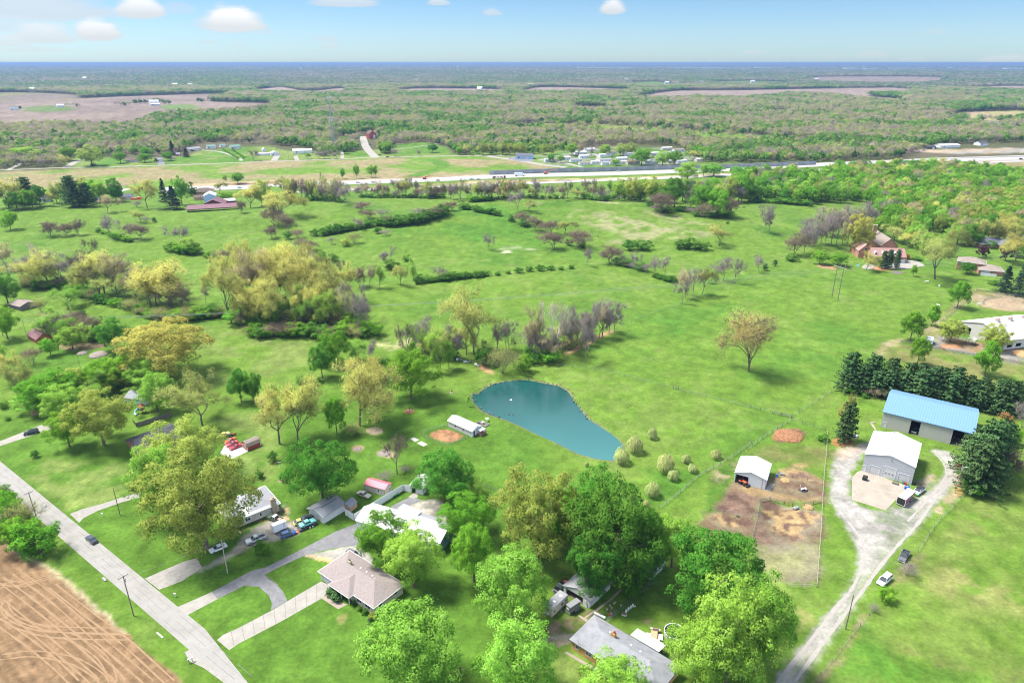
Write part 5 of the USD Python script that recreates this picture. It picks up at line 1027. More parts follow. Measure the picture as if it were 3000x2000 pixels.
hw=eh("B4",1115,1320,1192);u_=norm(B-A);LB=float(np.hypot(*(GZ("B4",1118,1190,hw)-GZ("B4",1890,1390,hw))))
h=House("blue_roofed_barn","very long beige barn with a sky-blue metal roof","barn",A,A+u_,23.0,L=LB)
g_=lambda x,y:float(h.local(G("B4",x,y))[0])
h.opening("S",.6,1.7,0,2.3,"door","white_paint",frame="white_trim",label="white walk-in door");h.opening("S",g_(1355,1380),g_(1440,1387),0,hw-.75,"open",frame="beige_panel_x");h.opening("S",g_(1712,1470),g_(1825,1500),0,hw-.4,"open",frame="beige_panel_x");h.opening("S",min(g_(1845,1505),LB-2.6),LB-.3,0,hw-.6,"open",frame="beige_panel_x")
h.walls(hw,"beige_panel_x","x",3.4);h.gable_roof(hw,3.4,"blue_roof","x",.35,.35);h.add("floor",box(.2,LB-.2,.2,22.8,0,.03),"dirt_floor");h.add("eave_trim",box(-.35,LB+.35,-.40,-.35,hw-.2,hw+.06),"blue_roof")
A,B=G("B4",1800,590),G("B4",2140,640)
A=GZ("B4",1790,412,5.2);B=GZ("B4",2195,575,5.2);C=GZ("B4",1960,280,5.2)
u_=norm(B-A);W_=float(np.dot(C-A,np.array([-u_[1],u_[0]])))
h=House("horse_barn","huge horse barn with a cream metal roof and three small cupolas","barn",A,B,max(40,min(70,W_)))
k_=h.L
h.opening("S",.10*k_,.30*k_,0,4.2,"open",frame="white_trim");h.opening("S",.62*k_,.8*k_,0,4.2,"open",frame="white_trim")
for y in np.arange(2,h.W-4,5.5):
 h.opening("E",y,y+3.0,.9,2.6,"open",frame="dark_trim",name="stall_opening")
h.walls(5.0,"beige_panel_x","y",4.0);h.gable_roof(5.0,4.0,"cream_roof","y",.5,.4,capmat="grey_metal");h.add("floor",box(.2,k_-.2,.2,h.W-.2,0,.03),"dirt_floor")
for y in(h.W*.22,h.W*.42,h.W*.64):
 c=h.add("cupola",MB().box(k_/2-.7,k_/2+.7,y-.7,y+.7,8.7,10.2).arrays(),"cream_roof")
 part(c,"cupola_roof",(np.array([(k_/2-1,y-1,10.2),(k_/2+1,y-1,10.2),(k_/2+1,y+1,10.2),(k_/2-1,y+1,10.2),(k_/2,y,11.1)]),np.array([(0,1,4),(1,2,4),(2,3,4),(3,0,4),(0,2,1),(0,3,2)])),"shingle_rose")
A,B=G("B4",1842,610),G("B4",1905,628)
h=House("barn_porch","little open porch shelter before the horse barn door","shelter",A,B,4.0)
h.gable_roof(2.6,.8,"cream_roof","y",.2,.2,th=.08)
for x,y in((.1,.1),(h.L-.1,.1),(.1,3.9),(h.L-.1,3.9)):
 h.add("post",box(x-.08,x+.08,y-.08,y+.08,0,2.65),"dark_trim")
A=G("C4",1150,1020)
A=G("E6",470,520);B=G("E6",985,520)
h=simple("brick_mansion","big brick mansion with steep rose-tan roofs and a tall chimney","house",G("E6",600,500),G("E6",985,512),12,4.2,4.6,"red_brick","shingle_rose","x",.4,.3,cuts=[("S",3,4.2,.8,2.2,"window",{"mull":1}),("S",8,9.2,.8,2.2,"window",{"mull":1}),("S",18,22,0,2.4,"garage")])
k_=h.L
h.add("gable_wing_wall",MB().prism([(0,0),(9,0),(9,5.5),(4.5,10),(0,5.5)],4,22,lambda u,w,q:(u-6,q+6,w)).arrays(),"red_brick")
for a,b in(((-.4,5.1),(4.5,10.05)),((4.5,10.05),(9.4,5.1))):
 h.add("wing_roof",MB().prism([a,b,(b[0],b[1]+.2),(a[0],a[1]+.2)],3.6,22.4,lambda u,w,q:(u-6,q+6,w)).arrays(),"shingle_rose")
h.add("rear_wing_wall",MB().prism([(0,0),(12,0),(12,7),(6,12.2),(0,7)],0,26,lambda u,w,q:(u+12,q+20,w)).arrays(),"red_brick")
for a,b in(((-.4,6.7),(6,12.3)),((6,12.3),(12.4,6.7))):
 h.add("rear_roof",MB().prism([a,b,(b[0],b[1]+.2),(a[0],a[1]+.2)],-.5,26.5,lambda u,w,q:(u+12,q+20,w)).arrays(),"shingle_tan")
c=h.add("chimney",box(12.5,15.0,40,41.5,4,17.5),"red_brick");part(c,"cap",box(12.3,15.2,39.8,41.7,17.5,17.9),"cream_brick")
h.add("gable_window",MB().prism([(3.6,5.2),(5.4,5.2),(5.4,7.0),(4.5,7.7),(3.6,7.0)],3.9,4.05,lambda u,w,q:(u-6,q+6,w)).arrays(),"dark_glass")
for x in(1.5,6.5,14.5):
 d=h.add("dormer",MB().prism([(0,0),(1.8,0),(1.8,1.5),(.9,2.3),(0,1.5)],0,3.4,lambda u,w,q:(u+x,q+1.1,w+5.0)).arrays(),"white_siding");part(d,"window",box(x+.4,x+1.4,1.05,1.09,5.3,6.4),"dark_glass")
px_sheet("terrace","E6",[(320,455),(440,455),(640,540),(600,590),(400,555),(320,530)],"concrete",.06,"pale terrace round the mansion's swimming pool")
px_sheet("mansion_drive","E6",[(780,530),(990,480),(1100,480),(1190,520),(1210,545),(1000,580),(830,580)],"concrete",.05,"pale curved drive beside the mansion")
plain("pool_water",(.10,.36,.58),.08,.12,.3,spec=.6)
px_sheet("swimming_pool","E6",[(322,470),(400,475),(480,515),(440,545),(380,535),(322,522)],"pool_water",.10,"blue swimming pool left of the brick mansion")
px_sheet("stone_pad","E6",[(820,625),(850,600),(980,612),(930,642)],"grey_wood",.05,"grey gravel pad on the mansion's lawn")
h=House("tan_house","two-storey tan brick house with a brown hip roof at the right","house",G("E6",1570,580),G("E6",1880,622),11.5)
h.opening("S",5,6.2,3.6,4.9,mull=1);h.opening("S",14.5,15.3,3.4,4.6);h.opening("S",2,3.2,3.6,4.9);h.walls(5.6,"red_brick");h.hip_roof(5.6,2.6,"shingle_tan",.5)
h2=House("tan_house_garage","low garage wing with a brown hip roof joined to the tan house","garage",G("E6",1830,640),G("E6",2000,655),13,L=14)
h2.opening("S",1,6,0,2.3,"garage");h2.walls(3.0,"red_brick");h2.hip_roof(3.0,2.6,"shingle_tan",.5);h2.add("white_fence",box(.5,9.5,-2.2,-2.1,0,1.7),"white_trim")
h=House("slate_house","brick house with blue-grey slate roofs in the trees at the right edge","house",G("E6",1845,340),G("E6",2200,345),14)
h.opening("S",3,5,1,2.4,mull=1);h.walls(3.4,"red_brick");h.hip_roof(3.4,3.6,"shingle_slate",.5);h.hip_roof(3.4,3.2,"shingle_slate",.5,x0=h.L*.55,x1=h.L,y0=-6,y1=8,name="wing_roof",eps=.01)
simple("wood_house","grey-roofed house just showing among the trees at the right edge","house",G("E6",2200,250),G("E6",2330,255),11,3,2.4,"beige_siding","shingle_grey","x")
simple("wood_cabin","small red roof deep in the dense wood","house",G("C4",1895,530),G("C4",1935,533),8,4,2.6,"red_wood","shingle_rose","x")
simple("wood_cabin","small grey roof deep in the dense wood at the right","house",G("C4",2215,480),G("C4",2260,484),8,4,2.2,"beige_siding","shingle_grey","x")
A,B=G("C1",1622,632),G("C1",2040,606)
hw=eh("C1",1622,632,608)
h=House("open_stable","long open-fronted stable with a dull maroon roof on the far pasture","stable",A,B,10)
h.walls(hw*1.05,"dark_red_wood",sides="NWE",t=.15)
rf=h.add("roof",MB().prism([(-.8,hw),(10.3,hw+2.0),(10.3,hw+2.2),(-.8,hw+.2)],-.6,h.L+.6,lambda u,w,q:(q,u,w)).arrays(),"maroon_roof")
for i in range(9):
 x=.1+(h.L-.2)*i/8
 h.add("post",MB().box(x-.12,x+.12,0,.24,0,hw).bar((x,.1,hw-1.1),(x+.9,.1,hw),.07,n=4).bar((x,.1,hw-1.1),(x-.9,.1,hw),.07,n=4).arrays(),"grey_wood")
A,B=G("C1",1758,566),G("C1",1930,562)
simple("red_barn","dark red barn with a maroon roof behind the open stable","barn",A,B,16,2.8,4.0,"dark_red_wood","maroon_roof","y",.5,.5,cuts=[("S",5,13,0,2.2,"open",{"frame":"dark_red_wood"})])
A,B=G("C1",1762,530),G("C1",1868,524)
simple("blue_barn","tall pale blue metal barn behind the dark red barn","barn",A,B,16,eh("C1",1762,530,468),2.6,"blue_siding","white_roof","y",.2,.2)
simple("open_shed","low shed with a pale roof beside the pale blue barn","shed",G("C1",1930,528),G("C1",2030,522),9,2.8,1.6,"dark_red_wood","white_roof","x")
h=House("far_ranch_house","low brick house with a brown roof beside the highway at the left","house",G("C1",1668,448),G("C1",1840,440),12)
h.opening("S",6,8,1,2.2);h.walls(3.0,"red_brick");h.hip_roof(3.0,3.0,"shingle_brown",.6)
simple("far_shed","brown-roofed shed before the far brick house","shed",G("C1",1675,500),G("C1",1780,494),9,2.6,1.8,"tan_wood","shingle_brown","x")
simple("far_shed","small grey peaked shed beside the pale blue barn","shed",G("C1",1885,505),G("C1",1935,503),7,2.4,2.4,"grey_wood","shingle_grey","y")
FAR=[("far_house","low brown-roofed house left on the far lane","C1",1085,165,1210,158,12,"beige_siding","shingle_brown",2.8,2.0),("far_garage","white garage with an open dark bay on the far lane","C1",1350,160,1410,156,9,"white_siding","shingle_grey",3.0,1.8),("far_house","reddish house beside the far white garage","C1",1462,140,1505,137,9,"red_brick","shingle_rose",2.8,2.0),("far_shed","tiny bright red shed left of the striped lawn","C1",1522,113,1553,111,7,"red_wood","shingle_grey",3.2,2.0),("far_house","grey-roofed house with dark cars left of the striped lawn","C1",1628,70,1735,58,12,"beige_siding","shingle_grey",3.0,2.4),("far_barn","white shed with a green roof above the striped lawn","C1",1783,48,1860,44,11,"white_panel","shingle_green",3.6,2.0),("far_barn","smaller green-roofed shed above the striped lawn","C1",1900,36,1945,33,9,"white_panel","shingle_green",3.0,1.8),("far_barn","grey barn with a greenish roof at the head of the double row","C1",1990,56,2075,50,13,"beige_siding","shingle_green",4.2,2.6),("far_house","long low white house on the far lawn","C2",140,106,265,102,8,"white_siding","white_roof",2.6,1.2),("far_shed","tall small white shed behind the long low house","C2",208,74,240,72,8,"white_siding","white_roof",3.6,2.0),("far_garage","white gabled garage at the head of its drive","C2",278,108,348,104,11,"white_siding","white_roof",3.4,2.6),("far_barn","long white building with a ribbed white roof beyond the far lane","C2",466,90,632,84,14,"white_panel","white_roof",4.2,2.2),("red_house","tall red house at the top of the broad pale drive","D2",195,958,240,955,14,"red_wood","shingle_brown",9,5),("blue_roofed_house","grey-blue house with a dark blue roof by the car park","C3",325,135,470,138,14,"blue_siding","shingle_slate",4.5,3.0),("far_farmhouse","far white farmhouse at the left edge of the brown field","D1",70,762,130,760,16,"white_siding","shingle_grey",5,4),("far_farmhouse","far pale house on the brown field, second from the left","D1",395,740,445,738,14,"white_siding","white_roof",5,4),("far_barn","far white barn among dark trees, left of a pair","D1",1035,722,1068,721,16,"white_panel","white_roof",9,6),("far_barn","far white barn among dark trees, right of a pair","D1",1068,721,1100,720,16,"white_panel","white_roof",9,6),("far_barn","far low shed before the two white barns","D1",1040,730,1105,728,14,"grey_panel_x","white_roof",5,3),("far_barn","far white barn beside the brown field in the middle","D2",935,626,960,626,40,"white_panel","white_roof",8,5),("far_barn","far white building beyond the brown field in the middle","D2",1285,604,1320,604,40,"white_panel","white_roof",14,6),("yard_shed","long white shed at the right-hand yard beyond the highway","C4",1632,40,1800,34,16,"white_panel","white_roof",3.6,1.8),("yard_shed","dark shed at the right-hand yard beyond the highway","C4",1520,50,1590,50,12,"dark_trim","shingle_dark",4,1.5),("yard_house","white house at the far right yard","C4",1975,22,2040,20,14,"white_siding","shingle_dark",4,3),("far_shed","left-edge white farm shed by the far pines","C1",330,520,430,516,9,"white_siding","shingle_grey",3,2),("far_shed","small dark shed at the far left farmstead","C1",240,552,300,550,7,"grey_wood","shingle_slate",2.6,1.6),("far_shed","blue shed at the far left farmstead","C1",378,530,435,526,7,"blue_siding","shingle_dark",3,1.8),("far_shed","grey-roofed shed beside the orange truck cab","C1",1040,500,1140,496,9,"beige_siding","shingle_slate",3,2.4),("far_shed","pale rounded shed left of the bare fence-row tree","C1",808,512,850,510,8,"white_panel","white_roof",4.5,1.5),("far_house","house roof at the far left road end","C1",-20,195,60,190,12,"white_siding","shingle_grey",3,2)]
for nm,lab,t,xa,ya,xb,yb,dp,wl,rf,hw,rs in FAR:
 A,B=G(t,xa,ya),G(t,xb,yb)
 l_=float(np.hypot(*(B-A)))
 cuts=[("S",l_*.15,l_*.15+min(2.4,l_*.2),hw*.3,hw*.75,"window"),("S",l_*.6,l_*.6+min(3.5,l_*.3),0,hw*.72,"garage" if "barn" in nm or "garage" in nm else "door")]
 simple(nm,lab,"barn" if "barn" in nm else "shed" if "shed" in nm else "garage" if "garage" in nm else "house",A,B,dp,hw,rs,wl,rf,"y" if "peaked" in lab or "gabled" in lab or "tall" in lab else "x",.4,.4,cuts=cuts)
mob=[(840,98,1000,92),(875,190,970,188),(800,165,900,160),(730,145,800,140),(1050,165,1150,160),(980,180,1045,178),(1140,185,1240,180),(1070,190,1130,188),(1290,186,1400,180),(1200,150,1290,145),(1050,120,1160,115),(1260,110,1340,105),(1210,80,1300,76),(1480,165,1560,160),(1450,185,1550,182),(1490,105,1560,100),(1600,100,1700,95),(1690,75,1790,70),(1590,60,1680,55),(1720,175,1800,168),(1640,175,1715,170),(1885,160,1955,154),(1120,95,1190,92),(1240,180,1285,178),(640,160,700,158),(580,162,630,160),(920,70,1010,66),(1350,150,1430,146),(880,130,960,126),(1560,140,1640,136)]
_m=random.Random(3)
_on="first second third fourth fifth sixth seventh eighth ninth tenth".split()
for i,(xa,ya,xb,yb)in enumerate(sorted(mob)):
 A,B=G("C3",xa,ya),G("C3",xb,yb)
 l_=min(19.0,float(np.hypot(*(B-A))));u_=norm(B-A)
 simple("mobile_home",f"white mobile home beyond the noise barrier, {_on[i % 10]} from left in the park's {['left', 'middle', 'right'][i // 10]} part","mobile home",A,A+u_*l_,6.0,3.6,1.0,_m.choice(["white_siding","white_siding","beige_siding","white_paint"]),_m.choice(["white_roof","white_roof","shingle_pale","shingle_tan"]),"x",.2,.2,cuts=[("S",l_*.2,l_*.2+1.6,1.0,2.2,"window"),("S",l_*.55,l_*.55+1.0,.3,2.3,"door",{"mat":"grey_metal"}),("S",l_*.78,l_*.78+1.4,1.0,2.2,"window")],group="white mobile homes beyond the noise barrier")
 # vehicles
plain("tyre",(.018,.018,.019),.9,.2,4);plain("rim",(.42,.42,.43),.35,.08,4,.6);plain("chrome",(.55,.55,.56),.25,.05,4,.9);plain("headlight",(.70,.70,.68),.2,.05,4);plain("taillight",(.35,.02,.02),.3,.05,4)
def paint(name,c):
 plain(name,c,.32,.05,1.5,0,.5,coat=.6)
for nm,c in dict(paint_black=(.012,.013,.016),paint_navy=(.03,.038,.055),paint_white=(.66,.67,.68),paint_silver=(.42,.44,.45),paint_blue=(.045,.10,.24),paint_green=(.06,.085,.055),paint_yellow=(.62,.50,.13),paint_teal=(.16,.45,.45),paint_beige=(.46,.42,.31),paint_red=(.48,.02,.03),paint_pinkred=(.46,.06,.09),paint_orange=(.55,.10,.03),paint_grey=(.10,.105,.11),paint_lime=(.10,.42,.10)).items():
 paint(nm,c)
def hull(pts):
 m=trimesh.convex.convex_hull(np.asarray(pts,float));return m.vertices,m.faces
def sym(prof,w,inset=.07):
 """A side profile given both flanks; the flanks lean in a little at top and bottom."""
 zs=[z for _,z in prof];zm=(min(zs)+max(zs))/2
 return[(x,sg*(w/2-inset*abs(z-zm)/(max(zs)-zm)),z)for x,z in prof for sg in(-1,1)]
STY=dict(sedan=(4.8,1.85,[(-2.4,.45),(-2.35,.85),(-2.2,.98),(2.1,.9),(2.38,.72),(2.4,.4),(2.2,.25),(-2.2,.25)],(-1.75,1.15,.93),(-.95,.35,1.45),.33,(-1.4,1.45)),suv=(4.8,1.95,[(-2.4,.5),(-2.38,1.0),(-2.3,1.1),(2.0,1.02),(2.35,.85),(2.4,.5),(2.2,.32),(-2.2,.32)],(-2.3,1.2,1.05),(-2.0,.4,1.72),.37,(-1.4,1.45)),wagon=(4.7,1.85,[(-2.35,.45),(-2.33,.85),(-2.25,.95),(2.05,.88),(2.3,.72),(2.35,.4),(2.2,.25),(-2.2,.25)],(-2.2,1.05,.92),(-1.75,.3,1.5),.33,(-1.4,1.4)),hatch=(4.2,1.75,[(-2.1,.45),(-2.08,.85),(-1.95,.92),(1.8,.85),(2.05,.72),(2.1,.4),(1.95,.25),(-1.95,.25)],(-1.95,.85,.9),(-1.15,.2,1.4),.31,(-1.25,1.25)),sports=(4.5,1.85,[(-2.25,.4),(-2.22,.82),(-2.0,.88),(1.9,.72),(2.2,.55),(2.25,.35),(2.1,.2),(-2.1,.2)],(-1.5,.7,.82),(-.75,-.05,1.2),.33,(-1.3,1.35)),classic=(5.0,1.9,[(-2.5,.5),(-2.45,.9),(-2.3,1.0),(2.25,.98),(2.45,.85),(2.5,.45),(2.3,.3),(-2.3,.3)],(-1.3,.95,.98),(-.9,.45,1.55),.36,(-1.5,1.55)),van=(5.2,2.0,[(-2.6,.5),(-2.6,1.1),(-2.5,1.15),(2.1,1.05),(2.55,.85),(2.6,.5),(2.4,.3),(-2.4,.3)],(-2.55,1.5,1.08),(-2.4,.55,1.9),.37,(-1.6,1.6)),pickup=(5.7,2.0,None,(-.75,1.3,1.12),(-.55,.6,1.85),.40,(-1.7,1.75)))
def wheel_mesh(r,w=.22):
 m=trimesh.creation.cylinder(r,w,sections=14);m.apply_transform(trimesh.transformations.rotation_matrix(PI/2,[1,0,0]));return m
def build_car(x,style,col,roofcol=None,glass="dark_glass",cargo=None):
 L,W,prof,foot,top,r,wx=STY[style]
 if prof is None:
  mb=MB().add(*hull(sym([(-.8,.42),(-.8,1.12),(2.4,1.08),(2.8,.95),(2.85,.55),(2.6,.38)],W)))
  part(x,"body",mb.arrays(),col)
  bed=MB().box(-2.85,-.8,-W/2,-W/2+.12,.5,1.15).box(-2.85,-.8,W/2-.12,W/2,.5,1.15).box(-2.85,-2.75,-W/2+.12,W/2-.12,.5,1.12).box(-2.75,-.8,-W/2+.12,W/2-.12,.5,.62)
  b=part(x,"bed",bed.arrays(),col);part(b,"bed_liner",box(-2.73,-.82,-W/2+.13,W/2-.13,.625,.64),"dark_trim")
  if cargo:
   part(b,"cargo",MB().box(-2.3,-1.2,-.6,.5,.64,1.25,.05).box(-2.6,-2.3,-.3,.6,.64,1.0,.05).arrays(),cargo)
 else:
  part(x,"body",hull(sym(prof,W)),col)
 w2,w3=W*.47,W*.37
 part(x,"window",hull([(foot[0],s*w2,foot[2])for s in(-1,1)]+[(foot[1],s*w2,foot[2])for s in(-1,1)]+[(top[0],s*w3,top[2]-.04)for s in(-1,1)]+[(top[1],s*w3,top[2]-.04)for s in(-1,1)]),glass)
 rf=MB().add(*hull([(q,s*w3*k,z)for q0,q1,z,k in((top[0],top[1],top[2]-.06,1.03),(top[0]+.12,top[1]-.12,top[2]+.02,.9))for q in(q0,q1)for s in(-1,1)]))
 for s in(-1,1):
  rf.bar((foot[0]+.03,s*w2,foot[2]),(top[0],s*w3,top[2]-.05),.045,n=4).bar((foot[1]-.03,s*w2,foot[2]),(top[1],s*w3,top[2]-.05),.04,n=4).bar(((foot[0]+foot[1])/2,s*w2*1.01,foot[2]),((top[0]+top[1])/2,s*w3*1.02,top[2]-.05),.04,n=4)
 part(x,"roof",rf.arrays(),roofcol or col)
 for q in wx:
  for s in(-1,1):
   m=wheel_mesh(r);m.apply_translation((q,s*(W/2-.1),r));wh=part(x,"wheel",(m.vertices,m.faces),"tyre")
   m=wheel_mesh(r*.62,.24);m.apply_translation((q,s*(W/2-.1),r));part(wh,"rim",(m.vertices,m.faces),"rim")
 e=L/2
 for s in(-1,1):
  part(x,"headlight",box(e-.12,e+.012,s*W*.36-.17,s*W*.36+.17,.62,.78,.02),"headlight");part(x,"taillight",box(-e-.012,-e+.1,s*W*.40-.13,s*W*.40+.13,.68,.86,.02),"taillight")
 part(x,"bumper",MB().box(e-.1,e+.04,-W*.44,W*.44,.34,.5,.03).box(-e-.04,-e+.1,-W*.44,W*.44,.34,.5,.03).arrays(),"chrome" if style in("classic","pickup")else col)
def car(style,col,t,rear,front,label,name=None,group=None,dz=0.0,**k):
 a,b=G(t,*rear),G(t,*front)
 c=(a+b)/2
 x=thing(name or("pickup" if style=="pickup" else "van" if style=="van" else "car"),label,"pickup truck" if style=="pickup" else "van" if style=="van" else "car",(*c,float(height(*c))+dz),math.atan2(*(b-a)[::-1]),group)
 build_car(x,style,col,**k);return x
a=G("A1",527,752)
x=thing("car","dark car driving along the pale country road","car",(*a,.012),math.atan2(-dirn[1],-dirn[0]));build_car(x,"sedan","paint_navy")
car("suv","paint_black","A1",(222,128),(140,146),"dark sport utility car parked on the concrete driveway at far left")
car("sedan","paint_white","A1",(1300,782),(1208,822),"white sedan parked on the gravel drive under the huge maple")
car("pickup","paint_silver","E2",(790,1190),(310,1370),"silver pickup with its dark bed open behind the white sedan")
car("wagon","paint_blue","E2",(1130,1210),(1440,1100),"blue estate car beside the white box trailer")
car("pickup","paint_green","E2",(1120,860),(880,770),"old dark green pickup with a white cab behind the box trailer",roofcol="paint_white",cargo="tan_wood")
car("hatch","paint_yellow","E2",(1430,920),(1720,820),"pale yellow car before the white garage")
car("hatch","paint_black","E2",(1690,800),(1790,760),"black car end showing behind the pale yellow one")
a=car("classic","paint_teal","E2",(1590,1010),(1890,880),"teal classic car strapped onto a flat trailer",dz=.62)
def trailer_flat(t,rear,front,label):
 a,b=G(t,*rear),G(t,*front);c=(a+b)/2
 x=thing("flat_trailer",label,"trailer",(*c,0),math.atan2(*(b-a)[::-1]))
 part(x,"deck",MB().box(-2.9,2.9,-.95,.95,.48,.6).box(-2.9,2.9,-1.02,-.95,.45,.72).box(-2.9,2.9,.95,1.02,.45,.72).arrays(),"dark_trim")
 for q in(.3,1.2):
  for s in(-1,1):
   m=wheel_mesh(.36);m.apply_translation((q,s*1.16,.36));wh=part(x,"wheel",(m.vertices,m.faces),"tyre");m=wheel_mesh(.24,.25);m.apply_translation((q,s*1.16,.36));part(wh,"rim",(m.vertices,m.faces),"white_trim")
 part(x,"tongue",MB().bar((2.9,.8,.5),(4.2,0,.5),.07).bar((2.9,-.8,.5),(4.2,0,.5),.07).arrays(),"dark_trim")
 part(x,"ramp",box(-3.9,-2.95,-.9,.9,.12,.2),"rust_wood")
trailer_flat("E2",(1580,1030),(1880,900),"flat car trailer with white wheels under the teal classic car")
car("classic","paint_beige","E1",(270,505),(420,565),"beige old saloon car parked beside the red-roofed shed",name="car")
car("suv","paint_grey","E8",(730,320),(900,400),"dark car parked behind the hip-roofed house",name="car")
car("sports","paint_red","E7",(1600,590),(1380,680),"bright red sports car nearest the small red shed")
car("sports","paint_pinkred","E7",(1520,520),(1300,610),"pinkish red sports car in the middle of the red row")
car("sports","paint_orange","E7",(1460,450),(1260,540),"orange-red open car behind the two red ones",glass="dark_trim")
car("classic","paint_yellow","E7",(1290,350),(1130,410),"yellow car half hidden under the maple beside the red cars")
def mower(t,x0,y0,label,col):
 a=G(t,x0,y0);x=thing("garden_tractor",label,"tractor",(*a,0),.7)
 part(x,"body",MB().box(.1,.9,-.35,.35,.45,.95,.06).box(-.7,.1,-.45,.45,.4,.6,.05).arrays(),col);part(x,"seat",MB().box(-.5,-.1,-.22,.22,.6,.75,.04).box(-.58,-.48,-.22,.22,.75,1.1,.03).arrays(),"dark_trim");part(x,"steering_wheel",MB().bar((.15,0,.9),(0,0,1.1),.03).bar((0,0,1.1),(-.02,0,1.13),.18,n=10).arrays(),"dark_trim")
 for q,r in((-.45,.3),(.65,.2)):
  for s in(-1,1):
   m=wheel_mesh(r,.2);m.apply_translation((q,s*.48,r));part(x,"wheel",(m.vertices,m.faces),"tyre")
mower("E7",1370,385,"black lawn tractor behind the open red car","dark_metal");mower("E7",1440,350,"brown lawn tractor at the end of the row of red cars","rust_wood")
car("pickup","paint_grey","A4",(893,822),(860,878),"dark grey pickup parked on the grass beside the gravel lane",name="pickup",roofcol="paint_black")
car("van","paint_white","A4",(800,955),(728,1018),"white van parked on the grass beside a round green bush")
car("pickup","paint_white","E5",(1240,1190),(1110,1300),"white pickup with a bright green front behind the black enclosed trailer",name="pickup",cargo="dark_trim")
x=stage.GetPrimAtPath("/World/pickup_003");part(x,"grille_guard",box(2.6,2.95,-1.03,1.03,.4,1.06,.06),"paint_lime","bright green front end");part(x,"roof_rack",MB().box(-.6,.7,-.75,.75,1.93,2.02).box(-2.7,-.9,-.95,.95,1.18,1.3).arrays(),"dark_metal")
car("pickup","paint_navy","E5",(1150,205),(1110,262),"vehicle with a white grille inside the blue-roofed barn's first doorway",name="pickup")
part(stage.GetPrimAtPath("/World/pickup_004"),"grille",box(2.86,2.93,-.8,.8,.55,.95),"white_trim")
car("suv","paint_black","E5",(1835,310),(1800,365),"dark vehicle deep inside the blue-roofed barn's second doorway",name="car")
car("pickup","paint_black","E3",(520,260),(370,390),"old black pickup with chrome trim beside the camper",name="pickup",cargo="rust_wood",roofcol="paint_black")
def box_trailer(name,label,t,p0,p1,p2,hgt,wall,roof,extras=None,z0=.45,cat="trailer",round_=.12,L=None):
 """p0, p1: ends of the nearer short side on the ground; p2: the far end of the long side from p1."""
 a,b,c=G(t,*p0),G(t,*p1),G(t,*p2)
 w=float(np.hypot(*(b-a)));l=L or float(np.hypot(*(c-b)));d=norm(c-b)
 o=b+d*0
 x=thing(name,label,cat,(*o,0),math.atan2(d[1],d[0]))
 part(x,"body",MB().box(0,l,0,w,z0,hgt,round_).arrays(),wall);part(x,"roof",box(.05,l-.05,.05,w-.05,hgt-.01,hgt+.05,.03),roof)
 for q in(l*.5,l*.5+.85):
  for s in(.02,w-.02):
   m=wheel_mesh(.36,.24);m.apply_translation((q,s,.36));wh=part(x,"wheel",(m.vertices,m.faces),"tyre");m=wheel_mesh(.2,.26);m.apply_translation((q,s,.36));part(wh,"rim",(m.vertices,m.faces),"rim")
 return x,l,w
x,l,w=box_trailer("box_trailer","white box trailer beside the blue estate car","E2",(890,1090),(970,1145),(1275,1010),2.9,"paint_white","white_trim")
part(x,"door_frame",MB().box(-.03,0,.08,.14,.5,2.75).box(-.03,0,w-.14,w-.08,.5,2.75).box(-.03,0,w/2-.02,w/2+.02,.5,2.75).arrays(),"grey_metal");part(x,"side_mark",MB().box(l*.74,l*.86,-.012,-.002,2.2,2.5).box(l*.72,l*.84,-.012,-.002,1.5,1.7).arrays(),"taillight","faint red lettering-like marks");part(x,"roof_vent",box(l*.3,l*.36,w*.4,w*.6,2.95,3.1,.03),"white_trim")
x,l,w=box_trailer("enclosed_trailer","black and white enclosed trailer with red and blue stripes beside the workshop","E5",(800,1440),(945,1495),(1110,1345),2.9,"paint_black","white_trim")
part(x,"stripe",MB().prism([(l*.05,.6),(l*.22,.6),(l*.42,2.6),(l*.25,2.6)],-.02,-.006,lambda u,v,q:(u,q,v)).prism([(l*.5,.6),(l*.62,.6),(l*.82,2.6),(l*.7,2.6)],-.02,-.006,lambda u,v,q:(u,q,v)).arrays(),"taillight");part(x,"stripe",MB().prism([(l*.26,.6),(l*.38,.6),(l*.58,2.6),(l*.46,2.6)],-.018,-.005,lambda u,v,q:(u,q,v)).arrays(),"paint_blue");part(x,"trim",MB().box(-.03,l,-.03,0,.42,.52).box(-.03,0,0,w,.42,.52).box(-.04,.02,-.04,.06,.5,2.9).box(-.04,.02,w-.06,w+.04,.5,2.9).arrays(),"white_trim")
x,l,w=box_trailer("camper","old beige camper trailer before the dilapidated garage","E3",(150,740),(305,790),(545,560),3.0,"beige_siding","shingle_pale")
for q0,q1,z0,z1 in((.5,1.1,1.5,2.1),(l*.55,l*.66,1.5,2.2),(l*.8,l*.9,1.6,2.2)):
 part(x,"window",box(q0,q1,-.015,.05,z0,z1),"dark_glass")
part(x,"rear_window",box(-.015,.05,w*.4,w*.7,1.6,2.2),"dark_glass");part(x,"stripe",box(-.012,l+.012,-.012,w+.012,.95,1.15),"tan_wood");m=wheel_mesh(.33,.2);m.apply_transform(trimesh.transformations.rotation_matrix(PI/2,[0,0,1]));m.apply_translation((-.16,w*.5,.9));part(x,"spare_wheel",(m.vertices,m.faces),"white_paint");part(x,"entry_step",MB().bar((l*.45,-.9,.1),(l*.42,-.1,.9),.04).bar((l*.5,-.9,.1),(l*.47,-.1,.9),.04).arrays(),"grey_metal");part(x,"bumper",box(-.28,-.12,0,w,.42,.52),"grey_metal");part(x,"roof_vent",MB().box(l*.3,l*.4,w*.3,w*.6,3.03,3.18,.03).box(l*.7,l*.8,w*.3,w*.6,3.03,3.15,.03).arrays(),"white_trim")
